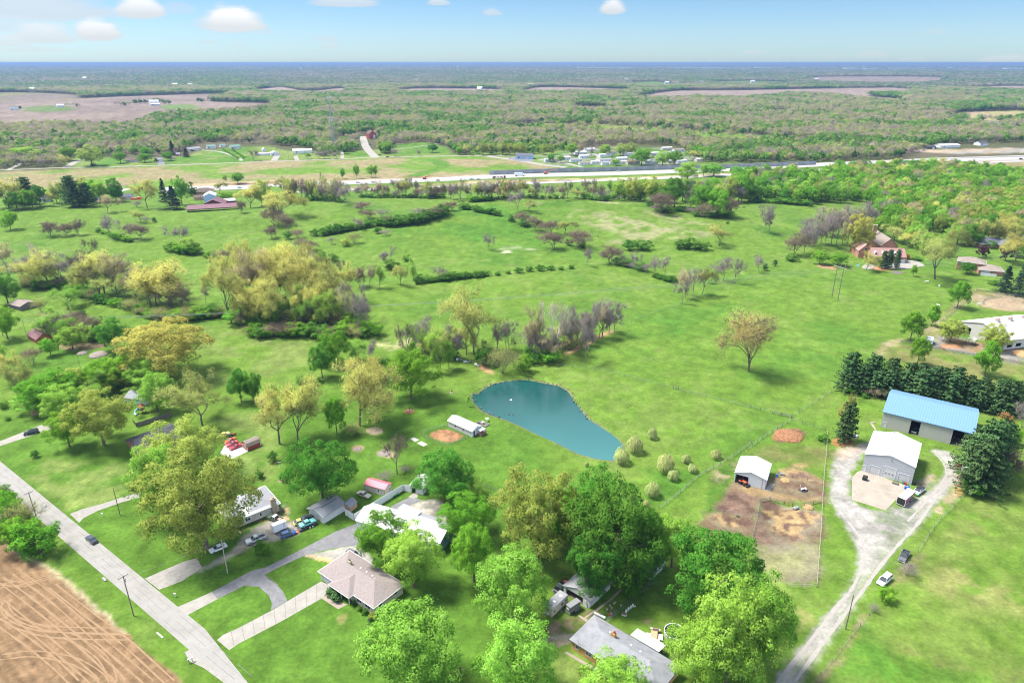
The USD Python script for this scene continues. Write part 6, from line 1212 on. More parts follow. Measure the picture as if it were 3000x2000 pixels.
x,l,w=box_trailer("horse_trailer","charcoal rounded horse trailer beside the camper","E3",(470,725),(575,750),(720,655),2.5,"paint_grey","grey_metal",round_=.3,L=3.9)
part(x,"window",box(-.02,.06,w*.3,w*.75,1.5,1.95),"white_trim");part(x,"fender",MB().box(l*.42,l*.85,-.28,0,.72,.8,.03).box(l*.42,l*.85,w,w+.28,.72,.8,.03).arrays(),"grey_metal");part(x,"trim",MB().box(-.03,0,0,w,1.0,1.08).box(-.06,.1,-.02,w+.02,.4,.6).arrays(),"grey_metal")
x,l,w=box_trailer("horse_trailer","white horse trailer parked by the horse barn gate","B4",(1500,610),(1560,622),(1565,590),2.9,"paint_white","white_trim",L=5.0)
part(x,"window",MB().box(-.02,.05,w*.2,w*.4,1.6,2.1).box(-.02,.05,w*.6,w*.8,1.6,2.1).arrays(),"dark_glass")
def rv(name,label,t,a,b,wd,hgt,wall,roof,cat):
 A_,B_=G(t,*a),G(t,*b);d=norm(B_-A_);l=float(np.hypot(*(B_-A_)))
 x=thing(name,label,cat,(*A_,0),math.atan2(d[1],d[0]))
 part(x,"body",MB().box(0,l,0,wd,.4,hgt,.15).arrays(),wall);part(x,"roof",box(.06,l-.06,.06,wd-.06,hgt-.01,hgt+.06,.03),roof)
 return x,l
x,l=rv("motorhome","white motorhome parked behind the long white shed","E1",(870,860),(1150,985),2.9,3.3,"paint_white","white_trim","motorhome")
part(x,"window",MB().box(.4,1.4,-.015,.05,1.7,2.3).box(1.9,2.9,-.015,.05,1.7,2.3).box(3.5,4.6,-.015,.05,1.7,2.3).arrays(),"dark_glass");part(x,"roof_unit",MB().box(1.5,2.2,1.1,1.8,3.34,3.6,.05).box(l-1.5,l-1.1,1.4,1.7,3.34,3.55,.04).arrays(),"white_trim");part(x,"awning",MB().bar((.3,-.1,3.0),(l-.3,-.1,3.0),.09).arrays(),"grey_metal")
for q in(1.2,l-1.4):
 m=wheel_mesh(.45);m.apply_translation((q,.1,.45));part(x,"wheel",(m.vertices,m.faces),"tyre")
x,l=rv("covered_trailer","trailer wrapped in a dark tarpaulin behind the white motorhome","E1",(1165,1000),(1415,1090),2.9,3.1,"dark_metal","shingle_pale","trailer")
for q in np.arange(.3,l,.55):
 part(x,"strap",MB().bar((q,-.03,.5),(q+.12,-.03,3.1),.035,n=4).bar((q,-.03,3.17),(q+.1,2.9,3.17),.03,n=4).arrays(),"grey_metal")
a=G("E5",140,335);x=thing("truck_cap","white pickup cap lying on the grass by the shaggy pine","truck cap",(*a,0),.75)
part(x,"shell",hull([(q,s*y,z)for q,y,z in((-1.1,.85,.1),(1.1,.85,.1),(-.95,.65,.85),(.95,.65,.85))for s in(-1,1)]),"paint_white");part(x,"window",MB().box(-.7,.7,-.82,-.76,.35,.65).box(1.0,1.08,-.55,.55,.3,.65).box(-1.09,-1.0,-.6,.6,.2,.7).arrays(),"dark_glass")
a=G("E4",370,455);x=thing("tractor","orange tractor with a loader at the horse shelter's opening","tractor",(*a,0),-1.0)
part(x,"body",MB().box(.1,1.5,-.4,.4,.8,1.5,.08).box(-.9,.1,-.5,.5,.7,1.0,.05).arrays(),"paint_orange");part(x,"fender",MB().box(-.95,.0,-1.0,-.55,1.2,1.3,.03).box(-.95,.0,.55,1.0,1.2,1.3,.03).arrays(),"paint_orange");part(x,"seat",box(-.6,-.2,-.25,.25,1.0,1.5,.08),"dark_trim");part(x,"loader",MB().bar((.2,-.6,1.2),(2.1,-.6,.5),.08).bar((.2,.6,1.2),(2.1,.6,.5),.08).box(2.0,2.6,-.9,.9,.15,.7,.06).arrays(),"dark_metal");part(x,"roll_bar",MB().bar((-.75,-.5,1.0),(-.75,-.5,2.4),.05).bar((-.75,.5,1.0),(-.75,.5,2.4),.05).bar((-.75,-.5,2.4),(-.75,.5,2.4),.05).arrays(),"dark_metal")
for q,r_,s_ in((-.5,.65,.8),(1.1,.42,.65)):
 for s in(-1,1):
  m=wheel_mesh(r_,.35);m.apply_translation((q,s*s_,r_));part(x,"wheel",(m.vertices,m.faces),"tyre")
kinds_={}
def traffic(style,col,t,xy,label,rev=False,group=None,dz=.17):
 a=G(t,*xy);b=G(t,xy[0]+60,xy[1]-1.6)
 rz=math.atan2(*(b-a)[::-1])+(PI if rev else 0)
 key=(style,col)
 if key not in kinds_:
  x=thing("car" if style!="pickup" and style!="van" else style,label,"car" if style not in("pickup","van")else "pickup truck" if style=="pickup" else "van",(*a,dz),rz,group);build_car(x,style,col);kinds_[key]=str(x.GetPath())
 else:
  thing("car" if style!="pickup" and style!="van" else style,label,"car" if style not in("pickup","van")else "pickup truck" if style=="pickup" else "van",(*a,dz),rz,group,ref=kinds_[key])
for i,(st,col,t,xy,lab)in enumerate([("sedan","paint_silver","C2",(1025,343),"silver car on the highway, left of the first white van"),("van","paint_white","C2",(1160,342),"white van on the highway left of centre"),("sedan","paint_black","C2",(1715,324),"black car on the farther highway lanes"),("suv","paint_navy","C2",(1590,377),"dark car on the nearer highway lanes"),("pickup","paint_silver","C2",(2005,314),"silver pickup in a pair on the farther lanes"),("sedan","paint_white","C2",(2060,313),"white car in a pair on the farther lanes"),("sedan","paint_white","C3",(775,325),"white car on the nearer lanes in the middle"),("sedan","paint_black","C3",(965,350),"black car below the nearer lanes"),("sedan","paint_white","C3",(1212,246),"white car before the noise barrier"),("suv","paint_white","C1",(2065,388),"white car on the highway at the left"),("suv","paint_black","C2",(655,362),"dark car behind the hedgerow on the highway"),("sedan","paint_silver","C2",(10,388),"silver car at the left of the highway trees"),("van","paint_white","C4",(1225,155),"white van at the right part of the highway"),("pickup","paint_grey","C4",(1715,165),"dark pickup at the right part of the highway"),("sedan","paint_red","C4",(1895,160),"reddish car at the right part of the highway"),("van","paint_black","C4",(2325,140),"dark truck at the right edge of the highway"),("sedan","paint_silver","C3",(8,312),"silver car left of the flatbed lorry")]):
 traffic(st,col,t,xy,lab)
for st,col,t,xy,lab in[("suv","paint_black","C2",(1130,14),"black pickup-like car on the red house's drive"),("sedan","paint_black","C2",(1212,104),"dark car in the yard by the round green tree"),("sedan","paint_black","C2",(1280,121),"dark car on the country road"),("suv","paint_navy","C2",(2110,107),"dark car near the start of the car park"),("suv","paint_black","C1",(1665,68),"dark car beside the grey-roofed far house"),("suv","paint_black","C1",(1765,403),"black car on the highway behind the far brick house")]:
 traffic(st,col,t,xy,lab,dz=.08)
a=G("C3",185,304);x=thing("flatbed_lorry","rusty flatbed lorry loaded with gear on the highway","lorry",(*a,.17),.05)
part(x,"deck",box(-9,5,-1.2,1.2,1.0,1.3),"rust_wood");part(x,"cab",MB().box(5.3,7.6,-1.2,1.2,.8,3.2,.2).arrays(),"dark_red_wood");part(x,"window",box(7.5,7.64,-1,1,2.0,2.9),"dark_glass");part(x,"load",MB().box(-8,-4,-1,1,1.3,2.6,.1).box(-3,0,-.9,.9,1.3,2.2,.1).box(1,4,-1,1,1.3,2.4,.1).arrays(),"grey_wood")
for q in(-7,-5.8,4.5,6.6):
 part(x,"wheel",MB().bar((q,-1.2,.5),(q,1.2,.5),.5,n=12).arrays(),"tyre")
a=G("C3",360,282);x=thing("box_lorry","white box lorry on the far side of the highway","lorry",(*a,.17),.05)
part(x,"body",box(-6.5,3.5,-1.3,1.3,1.0,4.0,.05),"paint_white");part(x,"cab",box(3.7,6,-1.2,1.2,.8,3.0,.2),"paint_white");part(x,"window",box(5.9,6.03,-1,1,1.9,2.7),"dark_glass")
for q in(-4.6,-3.5,4.7):
 part(x,"wheel",MB().bar((q,-1.2,.5),(q,1.2,.5),.5,n=12).arrays(),"tyre")
def excavator(t,xy,boom,label):
 a=G(t,*xy);x=thing("excavator",label,"excavator",(*a,.1),.1)
 part(x,"track",box(-2.2,2.2,-1.6,-.9,0,.9,.2),"dark_metal");part(x,"track",box(-2.2,2.2,.9,1.6,0,.9,.2),"dark_metal");part(x,"body",MB().box(-2.4,1.2,-1.4,1.4,1.0,2.4,.15).arrays(),"paint_orange");part(x,"cab",box(.2,1.6,.2,1.4,1.4,3.1,.1),"dark_glass")
 part(x,"boom",MB().bar((1.2,-.3,1.8),(boom,-.3,4.5 if boom<12 else 7.5),.35,n=4).bar((boom,-.3,4.5 if boom<12 else 7.5),(boom+2,-.3,2.2 if boom<12 else 8),.25,n=4).arrays(),"paint_orange")
excavator("C3",(585,264),16,"orange crane with a long low boom before the noise barrier");excavator("C2",(1600,308),6,"orange digger on the highway's far shoulder");excavator("C4",(925,172),9,"orange digger with a raised arm by the highway slip road");excavator("C3",(205,345),5,"orange digger in the hedgerow by the nearer lanes")
a=G("C1",1180,498);x=thing("orange_truck","bright orange truck cab parked by the far shed roofs","lorry",(*a,0),.1);part(x,"cab",box(0,4,0,3,.6,4,.2),"paint_orange");part(x,"bed",box(-6,-.1,0,3,.8,3,.05),"paint_orange")
# poles, wires, fences and smaller things
plain("pole_wood",(.15,.12,.095),.9,.25,1.2);plain("pole_pale",(.33,.29,.24),.9,.2,1.2);plain("algae_water",(.02,.035,.02),.12,.2,1,spec=.6);plain("wire",(.30,.31,.31),.5,.1,1);plain("wire_mesh",(.18,.20,.19),.6,.1,1)
TOPS={}
def pole(name,label,t,foot,top,arms=(),mat="pole_wood",extra=None,r=.15,az=None,lamp=False):
 p=T(t,*foot);h=float(top_z(p,px(t,*top)[1]))
 x=thing(name,label,"utility pole",p,az if az is not None else math.atan2(dirn[1],dirn[0]))
 part(x,"pole",MB().bar((0,0,-.2),(0,0,h),r,r*.7,8).arrays(),mat)
 for z,w in arms:
  part(x,"crossarm",box(-.07,.07,-w/2,w/2,h-z-.06,h-z+.06),mat)
  for s in(-.46,-.2,.2,.46):
   part(x,"insulator",MB().bar((0,s*w,h-z+.06),(0,s*w,h-z+.28),.05).arrays(),"grey_metal")
 if extra:
  part(x,"transformer",MB().bar((.3,0,h-1.9),(.3,0,h-1.0),.25,n=10).arrays(),"grey_metal")
 if lamp:
  part(x,"lamp",MB().bar((.1,0,h-.6),(.9,0,h-.3),.04).box(.8,1.3,-.14,.14,h-.4,h-.25,.03).arrays(),"white_trim")
 TOPS[label]=p+np.array([0,0,h])
 return x
pole("utility_pole","weathered utility pole with one crossarm beside the road near the ploughed field","A1",(768,1182),(711,950),[(.4,2.4)],extra=True)
pole("utility_pole","utility pole with one crossarm at the roadside hedge","A1",(207,610),(174,472),[(.3,2.4)])
pole("utility_pole","plain dark pole on the lawn beside the narrow gravel driveway","A1",(690,605),(652,448),r=.13)
pole("utility_pole","pole with a white box near its top beside the white sedan","A1",(1307,935),(1286,745),mat="pole_pale",extra=True)
pole("utility_pole","pale pole with a white lamp beside the tall pines by the workshop","A4",(1170,478),(1190,318),mat="pole_pale",lamp=True,extra=True)
pole("utility_pole","plain grey pole leaning over the long gravel lane","A4",(543,1258),(560,1060),mat="pole_wood")
pole("utility_pole","short pole with a white transformer at the meadow fence","B1",(1845,962),(1830,870),extra=True)
pole("utility_pole","thin pole in the grass by the brush piles","B1",(695,825),(670,700),r=.09)
pole("utility_pole","thin pole beside the rust-red shed","B1",(225,520),(205,390),r=.09)
pole("utility_pole","double-armed pole at the far left edge carrying the field wires","B1",(25,540),(-5,400),[(.5,3),(1.4,2.4)],az=PI/2)
for t,f,tp,lab in(("C1",(1740,540),(1740,440),"pole behind the pale blue barn"),("C2",(2335,145),(2335,60),"pole by the car park entrance"),("C2",(1338,118),(1338,40),"pole beside the country road in the middle"),("C2",(428,140),(428,70),"pole beside the long white building"),("C4",(705,165),(710,60),"tall lamp mast at the end of the noise barrier"),("C3",(272,150),(272,75),"pole beside the blue-roofed house"),("C1",(1425,185),(1425,100),"pole beside the far white garage")):
 pole("utility_pole",lab,t,f,tp,[(.3,2.0)]if "lamp" not in lab else(),r=.16)
p=T("E6",145,905);q=T("E6",208,930);h=float(top_z(p,px("E6",0,548)[1]))
d=norm(q-p);x=thing("transmission_frame","two-legged wooden transmission frame standing in the right pasture","transmission pole",p,math.atan2(d[1],d[0]));w=float(np.linalg.norm(q-p));w=max(w,4.6)
for s in(0,w):
 part(x,"pole",MB().bar((s,0,-.3),(s,0,h),.22,.16,8).arrays(),"pole_wood")
part(x,"crossarm",MB().box(-2.2,w+2.2,-.12,.12,h-.2,h+.1).arrays(),"pole_pale")
part(x,"brace",MB().bar((0,.2,h-3),(w,.2,h-7.5),.09,n=4).bar((w,-.2,h-3),(0,-.2,h-7.5),.09,n=4).arrays(),"pole_pale")
for a,b in((-2.0,.9),(w/2,.9),(w+2.0,.9)):
 part(x,"peak_brace",MB().bar((a,0,h),((a+w/2)/2+(a-w/2)*.1,0,h+2.6),.08,n=4).arrays(),"pole_pale")
hf=[np.array([p[0]+d[0]*s,p[1]+d[1]*s,p[2]+h-1.0])for s in(-2.0,w/2,w+2.0)]
def wires(name,label,pairs,sag,r=.022):
 mb=MB()
 for a,b in pairs:
  n_=24
  s=np.linspace(0,1,n_+1)[:,None]
  g=np.asarray(a)*(1-s)+np.asarray(b)*s;g[:,2]-=sag*4*(s*(1-s))[:,0]
  for i in range(n_):
   mb.bar(g[i],g[i+1],r,n=4)
 return solo(name,mb.arrays(),"wire",label,"power line")
L0=TOPS["double-armed pole at the far left edge carrying the field wires"]
wires("power_line","three thin power wires sagging across the meadows to the transmission frame",[(L0+np.array([0,s*2.0,-.4]),hf[i])for i,s in enumerate((-1,0,1))],5.0,.04)
wires("power_line","three wires leading off the transmission frame to the right",[(hf[i],hf[i]+np.array([230,60,6]))for i in range(3)],3.5,.04)
R0,R1=TOPS["utility pole with one crossarm at the roadside hedge"],TOPS["weathered utility pole with one crossarm beside the road near the ploughed field"]
nx=np.array([-dirn[1],dirn[0],0])
wires("power_line","thin wires strung between the two roadside poles",[(R0+nx*s-np.array([0,0,.1]),R1+nx*s-np.array([0,0,.2]))for s in(-1.0,-.4,.4,1.0)],.8,.012)
wires("service_wire","thin service wire from the lawn pole toward the parked pickup",[(TOPS["pole with a white box near its top beside the white sedan"],R1+np.array([0,0,-.5]))],.8,.012)
p=T("D1",2300,1030);h=float(top_z(p,px("D1",0,660)[1]))
x=thing("lattice_mast","tall grey lattice mast rising from the far woods","mast",p,.4)
lev=[0,.12,.24,.36,.48,.60,.72,.84,1.0]
for k in range(8):
 z0,z1=h*lev[k],h*lev[k+1];r0,r1=3.4*(1-lev[k])+.5,3.4*(1-lev[k+1])+.5
 mb=MB()
 c=lambda r,i:(r*math.cos(i*2*PI/3),r*math.sin(i*2*PI/3))
 for i in range(3):
  mb.bar((*c(r0,i),z0),(*c(r1,i),z1),.42,n=4).bar((*c(r0,i),z0),(*c(r1,i+1),z1),.2,n=4).bar((*c(r0,i+1),z0),(*c(r1,i),z1),.2,n=4).bar((*c(r1,i),z1),(*c(r1,i+1),z1),.2,n=4)
 part(x,"lattice_section",mb.arrays(),"grey_metal")
for z in(.55,.6,.97):
 part(x,"antenna_ring",MB().bar((-2.6,0,h*z),(2.6,0,h*z),.12).bar((-2.4,0,h*z-1),(-2.4,0,h*z+1.2),.3).bar((2.4,0,h*z-1),(2.4,0,h*z+1.2),.3).bar((0,-2.4,h*z-1),(0,-2.4,h*z+1.2),.3).bar((0,2.4,h*z-1),(0,2.4,h*z+1.2),.3).arrays(),"white_trim")
a=G("C2",888,70);x=thing("sign","small red and white marker at the foot of the lattice mast's track","sign",(*a,0),0);part(x,"post",MB().bar((0,0,0),(0,0,5),.2).arrays(),"white_trim");part(x,"board",box(-2,2,-.2,.2,5,9,.1),"taillight");part(x,"top_board",box(-1.2,1.2,-.25,.25,9,11,.1),"white_trim")
def barrier(t,pts,hpx,seg,label):
 g=smooth_line(ptile(t,pts),6)
 L=np.r_[0,np.cumsum(np.hypot(*np.diff(g,axis=0).T))];n_=int(L[-1]/seg)
 x=thing("noise_barrier",label,"noise barrier",(g[0][0],g[0][1],0))
 hh=float(top_z(np.array([*g[0],0]),px(t,0,pts[0][1]-hpx)[1]))
 for i in range(n_):
  a,b=[np.array([np.interp(s,L,g[:,0]),np.interp(s,L,g[:,1])])-g[0]for s in(L[-1]*i/n_,L[-1]*(i+1)/n_)]
  d_=norm(b-a);nn=np.array([-d_[1],d_[0]])
  v=[np.r_[q+nn*s*.12,z]for z in(0,hh)for q in(a+d_*.12,b-d_*.12)for s in(-1,1)]
  part(x,"panel",(np.array(v),np.array([(0,1,3,2),(4,6,7,5),(0,4,5,1),(2,3,7,6),(0,2,6,4),(1,5,7,3)])),"barrier_a" if i%3 else "barrier_b")
  part(x,"post",MB().bar(np.r_[a,0],np.r_[a,hh+.15],.17,n=4).arrays(),"barrier_b")
mottled("barrier_a",[(.20,.205,.215),(.25,.255,.265)],scale=.4);mottled("barrier_b",[(.24,.245,.255),(.29,.295,.305)],scale=.4)
barrier("C3",[(100,272),(640,252),(1000,243),(1400,232),(1730,222),(2100,216),(2352,206),(2352+250,196),(2352+560,184)],36,5.6,"long grey panelled noise barrier along the far side of the highway")
def fence(label,t,pts,hgt,gap,mat="grey_wood",rails=(),rmat="wire_mesh",pr=.07,rr=.025,name="fence"):
 g=np.array([T(t,*q)for q in pts]);L=np.r_[0,np.cumsum(np.hypot(*np.diff(g[:,:2],axis=0).T))];n_=max(2,int(L[-1]/gap))
 x=thing(name,label,"fence",g[0])
 P_=[]
 for i in range(n_+1):
  s=L[-1]*i/n_;q=np.array([np.interp(s,L,g[:,0]),np.interp(s,L,g[:,1])]);P_.append(np.r_[q,float(height(*q))]-g[0])
 for q in P_:
  part(x,"post",MB().bar(q-(0,0,.1),q+(0,0,hgt*_trng.uniform(.94,1.06)),pr,n=5).arrays(),mat)
 for z in rails:
  mb=MB()
  for a,b in zip(P_[:-1],P_[1:]):
   mb.bar(a+(0,0,z),b+(0,0,z),rr,n=4)
  part(x,"rail",mb.arrays(),rmat)
 return x
fence("wire fence with weathered posts running down the right pasture to the pond","B3",[(700,800),(1000,828),(1280,890),(1700,1000),(2060,1090),(2352,1165)],1.3,6,rails=(.4,.8,1.2))
fence("wire fence continuing to the corner gate by the horse lot","B4",[(-10,1160),(190,1205),(350,1245)],1.5,4,rails=(.4,.8,1.2))
fence("wooden board fence at the corner of the horse lot","B4",[(185,1215),(240,1222),(345,1250)],1.5,2.5,rails=(.4,.8,1.3),rmat="grey_wood",rr=.07)
fence("overgrown wire fence climbing from the corner gate to the pines","B4",[(360,1240),(560,1110),(740,995)],1.3,5,rails=(.5,1.1))
fence("wire fence along the meadow side of the horse lot","A4",[(235,60),(170,100),(60,170),(-20,230)],1.4,3.5,rails=(.4,.8,1.2))
fence("wire fence below the willows by the horse lot","A3",[(1568,195),(1470,270),(1280,375),(1110,520),(1040,570)],1.4,4,rails=(.4,.8,1.2))
fence("white rail fence along the green strip beside the horse lot","A4",[(437,130),(432,250),(421,345),(410,500),(408,530),(402,680),(388,850),(376,1015)],1.4,3.6,mat="pole_pale",rails=(.7,1.3),rmat="pole_pale",rr=.035)
fence("white rail fence along the lower end of the dirt paddock","A4",[(376,1018),(340,1026),(280,1026),(205,1020)],1.4,3.2,mat="pole_pale",rails=(.7,1.3),rmat="pole_pale",rr=.035)
fence("grey board fence across the top of the dirt paddock","E4",[(580,665),(600,632),(690,650),(845,700)],1.4,3.0,rails=(.5,.9,1.3),rmat="grey_wood",rr=.06)
fence("short board fence right of the paddock gate","E4",[(950,715),(1060,722),(1290,660)],1.4,3.2,rails=(.5,.9,1.3),rmat="grey_wood",rr=.05)
fence("red-brown metal gate of the dirt paddock","E4",[(850,700),(945,715)],1.3,5,mat="rust_wood",rails=(.3,.6,.9,1.2),rmat="rust_wood",rr=.035,name="gate")
fence("wire fence between the two dirt lots, grown over with grass","E4",[(575,680),(540,850),(490,1050),(480,1120)],1.3,3,rails=(.4,.8,1.2))
fence("low wire fence behind the horse shelter's dirt pile","E4",[(780,350),(1000,395),(1290,465)],1.2,4,rails=(.6,1.1))
fence("rough fence dividing the lower lot","E4",[(0,760),(250,800),(480,860)],1.2,4,rails=(.6,1.1))
fence("wire fence behind the horse shelter at the willow side","B4",[(350,1265),(480,1310),(640,1350)],1.3,4,rails=(.5,1.1))
fence("tall chain-link fence beside the path by the brick house","E3",[(1120,870),(1330,690),(1620,440),(1920,215)],1.6,3,mat="green_metal",rails=(.1,.5,.9,1.3,1.6),rr=.02)
fence("wire fence on the rough pasture's edge beside the gravel lane","A4",[(960,820),(990,770),(1060,660),(1140,580),(1240,480)],1.2,5,rails=(.6,1.1))
fence("fallen fence line in the tall grass below the lane","A4",[(400,1520),(480,1430),(600,1270),(680,1180)],1.0,5,rails=(.5,))
fence("paddock fence of the horse barn, running to the lone tree","B4",[(1940,150),(1790,300),(1640,420),(1500,470)],1.4,5,rails=(.4,.8,1.2))
fence("dark board fence below the horse barn yard","B4",[(1290,600),(1400,615),(1530,640),(1660,665)],1.4,4,rails=(.5,.9,1.3),rmat="grey_wood",rr=.09)
fence("dark board fence right of the wind-bent tree","B4",[(1660,670),(1930,715),(2100,740),(2352,790)],1.4,4,rails=(.5,.9,1.3),rmat="grey_wood",rr=.09)
fence("dark board fence at the top of the horse paddock","B4",[(1945,158),(2100,180),(2352,215)],1.5,4,rails=(.5,1.0,1.4),rmat="grey_wood",rr=.10)
fence("pale round training pen beside the horse barn","C4",[(2005,1390),(1990,1370),(2010,1345),(2080,1330),(2180,1332),(2280,1350),(2352,1372)],1.7,3,mat="grey_metal",rails=(.4,.8,1.2,1.6),rmat="grey_metal",rr=.04)
fence("field fence along the lower pasture edge","B3",[(1250,450),(1500,350),(1750,270),(1870,215),(2100,130),(2200,90)],1.2,7,rails=(.5,1.0))
fence("field fence across the far pastures","C1",[(1700,865),(1850,850),(2100,835),(2352,825)],1.2,9,rails=(.5,1.0))
fence("lone posts in the mown meadow","B3",[(1685,995),(1725,1005)],2.2,5,pr=.12)
fence("garden pen of wire netting with its bare red soil","B2",[(1590,1410),(1585,1375),(1790,1310),(1800,1330),(1975,1400),(1965,1420),(1830,1470),(1790,1490),(1590,1412)],1.2,2.4,mat="grey_metal",rails=(.05,.3,.6,.9,1.2),rr=.014,pr=.04)
fence("wire fence by the white shed behind the pole shed trees","A2",[(1385,435),(1410,440),(1500,480)],1.2,3,rails=(.5,1.1))
board_fence("plank_fence","weathered plank fence behind the dark-roofed house",[G("B1",1150,1290),G("B1",1178,1325),G("B1",1475,1232)],1.8,2.4,"grey_wood",board=.34)
plain("horse_white",(.58,.55,.52),.7,.08,2);plain("hoof",(.06,.05,.045),.8,.1,3)
import manifold3d as m3
def limb(joints):
 out=None
 for(a,ra),(b,rb)in zip(joints[:-1],joints[1:]):
  s=[]
  for c,r_ in((a,ra),(b,rb)):
   ball=m3.Manifold.sphere(r_,12).translate(list(map(float,c)));s.append(ball)
  hl=m3.Manifold.batch_hull(s);out=hl if out is None else out+hl
 return out
def horse(t,xy,az,label,graze=True):
 a=T(t,*xy);x=thing("horse",label,"horse",a,az)
 B_=limb([((-.62,0,1.22),.31),((-.2,0,1.14),.33),((.25,0,1.16),.31),((.58,0,1.2),.27)])
 nk=[((.6,0,1.32),.2),((.95,0,1.15),.15),((1.22,0,.72),.11)]if graze else[((.6,0,1.32),.2),((.95,0,1.65),.15),((1.1,0,1.9),.12)]
 hd=[((1.2,0,.74),.11),((1.36,0,.42),.09),((1.42,0,.24),.075)]if graze else[((1.08,0,1.92),.12),((1.3,0,1.8),.1),((1.5,0,1.62),.075)]
 B_=B_+limb(nk)+limb(hd)
 for s in(-1,1):
  B_=B_+limb([((.52,s*.16,1.05),.14),((.5,s*.17,.62),.075),((.5,s*.17,.5),.065),((.5,s*.17,.12),.05),((.53,s*.17,.05),.06)])
  B_=B_+limb([((-.62,s*.17,1.1),.19),((-.42,s*.18,.78),.11),((-.72,s*.18,.52),.065),((-.68,s*.18,.12),.05),((-.65,s*.18,.05),.06)])
  e=hd[0][0];B_=B_+limb([((e[0]-.02,s*.07,e[2]+.1),.035),((e[0]-.05,s*.09,e[2]+.2),.015)])
 mm=B_.refine_to_length(.08).to_mesh();tm=trimesh.Trimesh(mm.vert_properties[:,:3],mm.tri_verts);trimesh.smoothing.filter_taubin(tm,iterations=6)
 part(x,"body",tm,"horse_white",smooth=True)
 part(x,"tail",MB().bar((-.9,0,1.3),(-1.06,0,.95),.06,.07).bar((-1.06,0,.95),(-1.05,0,.5),.07,.02).arrays(),"horse_white");k=[(.62,1.5),(.9,1.33),(1.15,.88)]if graze else[(.62,1.5),(.88,1.8),(1.0,2.02)]
 part(x,"mane",MB().bar((k[0][0],0,k[0][1]),(k[1][0],0,k[1][1]),.05,n=4).bar((k[1][0],0,k[1][1]),(k[2][0],0,k[2][1]),.05,n=4).arrays(),"shingle_pale")
horse("E6",(1235,738),2.6,"pale horse grazing below the large budding tree, farthest left");horse("E6",(1375,790),1.4,"pale horse seen end-on below the tan house");horse("E6",(1362,1012),2.2,"white horse grazing in the pasture beside the paddock fence");horse("E6",(1838,998),2.7,"white horse grazing beside the round pen")
def small(name,label,cat,t,xy,build,rz=0.0,group=None):
 a=T(t,*xy);x=thing(name,label,cat,a,rz,group);build(x);return x
cyl=lambda r,h_,z=0,n_=14:MB().bar((0,0,z),(0,0,z+h_),r,n=n_).arrays()
plain("barrel_blue",(.03,.12,.42),.4,.08,3)
small("barrel","blue barrel at the corner of the horse shelter","barrel","E4",(768,375),lambda x:(part(x,"drum",cyl(.32,.95),"barrel_blue"),part(x,"lid",cyl(.34,.05,.95),"barrel_blue")))
for i,(u,v,lab)in enumerate(((960,1185,"left blue barrel at the workshop's corner"),(985,1195,"middle blue barrel at the workshop's corner"),(1015,1185,"right blue barrel at the workshop's corner"))):
 small("barrel",lab,"barrel","E5",(u,v),lambda x:(part(x,"drum",cyl(.32,.95),"barrel_blue"),part(x,"lid",cyl(.34,.05,.95),"barrel_blue")))
small("smoker_box","black square smoker standing on the tan concrete apron","smoker","E5",(297,1035),lambda x:(part(x,"body",box(-.75,.75,-.7,.7,.12,1.25,.08),"dark_metal"),part(x,"lid",box(-.7,.7,-.65,.65,1.25,1.5,.1),"dark_metal"),[part(x,"leg",MB().bar((a,b,0),(a,b,.14),.06).arrays(),"dark_metal")for a in(-.6,.6)for b in(-.55,.55)]),-.65)
small("pallet_stack","grey pallets stacked before the right overhead door","pallet","E5",(800,1100),lambda x:[part(x,"pallet",MB().box(-.9,.9,-.6,.6,z,z+.05).box(-.9,.9,-.6,-.5,z-.09,z).box(-.9,.9,.5,.6,z-.09,z).arrays(),"grey_wood")for z in(.1,.26,.42)],-.65)
small("bin","dark green bin beside the right overhead door","bin","E5",(930,1105),lambda x:(part(x,"body",box(-.3,.3,-.3,.3,0,.9,.05),"green_metal"),part(x,"lid",box(-.33,.33,-.33,.33,.9,.98,.03),"green_metal")),.6)
small("bin","dark red bin beside the right overhead door","bin","E5",(962,1115),lambda x:(part(x,"body",box(-.35,.35,-.3,.3,0,.85,.05),"red_wood"),part(x,"lid",box(-.38,.38,-.33,.33,.85,.93,.03),"red_wood")),.6)
small("scrap_pile","heap of rods, tyres and scrap at the workshop's right corner","scrap","E5",(1110,1110),lambda x:(part(x,"rods",MB().bar((-.6,0,.3),(2.6,2.4,.5),.06).bar((-.4,.3,.5),(2.4,2.7,.4),.05).bar((-.2,-.4,.2),(2.8,2.1,.3),.07).arrays(),"grey_wood"),part(x,"tyre",MB().bar((0,0,.3),(.2,.15,.35),.38,n=12).arrays(),"tyre"),part(x,"block",box(-.8,-.1,-.6,.1,0,.6,.05),"dark_metal")))
small("log_pile","pale log and burnt heap on the horse lot's bare ground","log pile","E4",(1075,535),lambda x:(part(x,"ash",MB().add(*hull([(1.6*math.cos(a)*(1+.2*math.sin(3*a)),1.1*math.sin(a),.02)for a in np.linspace(0,2*PI,14)]+[(.2,0,.5),(-.5,.2,.4)])).arrays(),"dark_metal"),part(x,"log",MB().bar((-1.0,-.3,.7),(.7,.3,.8),.28).bar((-.6,.4,.6),(.9,-.2,.6),.22).arrays(),"horse_white"),part(x,"branch",MB().bar((-.9,0,.8),(-1.3,.3,2.0),.09).arrays(),"horse_white")))
small("feed_trough","grey feed trough by the paddock gate","trough","E4",(985,745),lambda x:(part(x,"tub",MB().box(-.9,.9,-.45,.45,.15,.75,.05).arrays(),"grey_metal"),[part(x,"leg",box(a-.06,a+.06,-.4,.4,0,.15),"grey_metal")for a in(-.7,.7)]),.5)
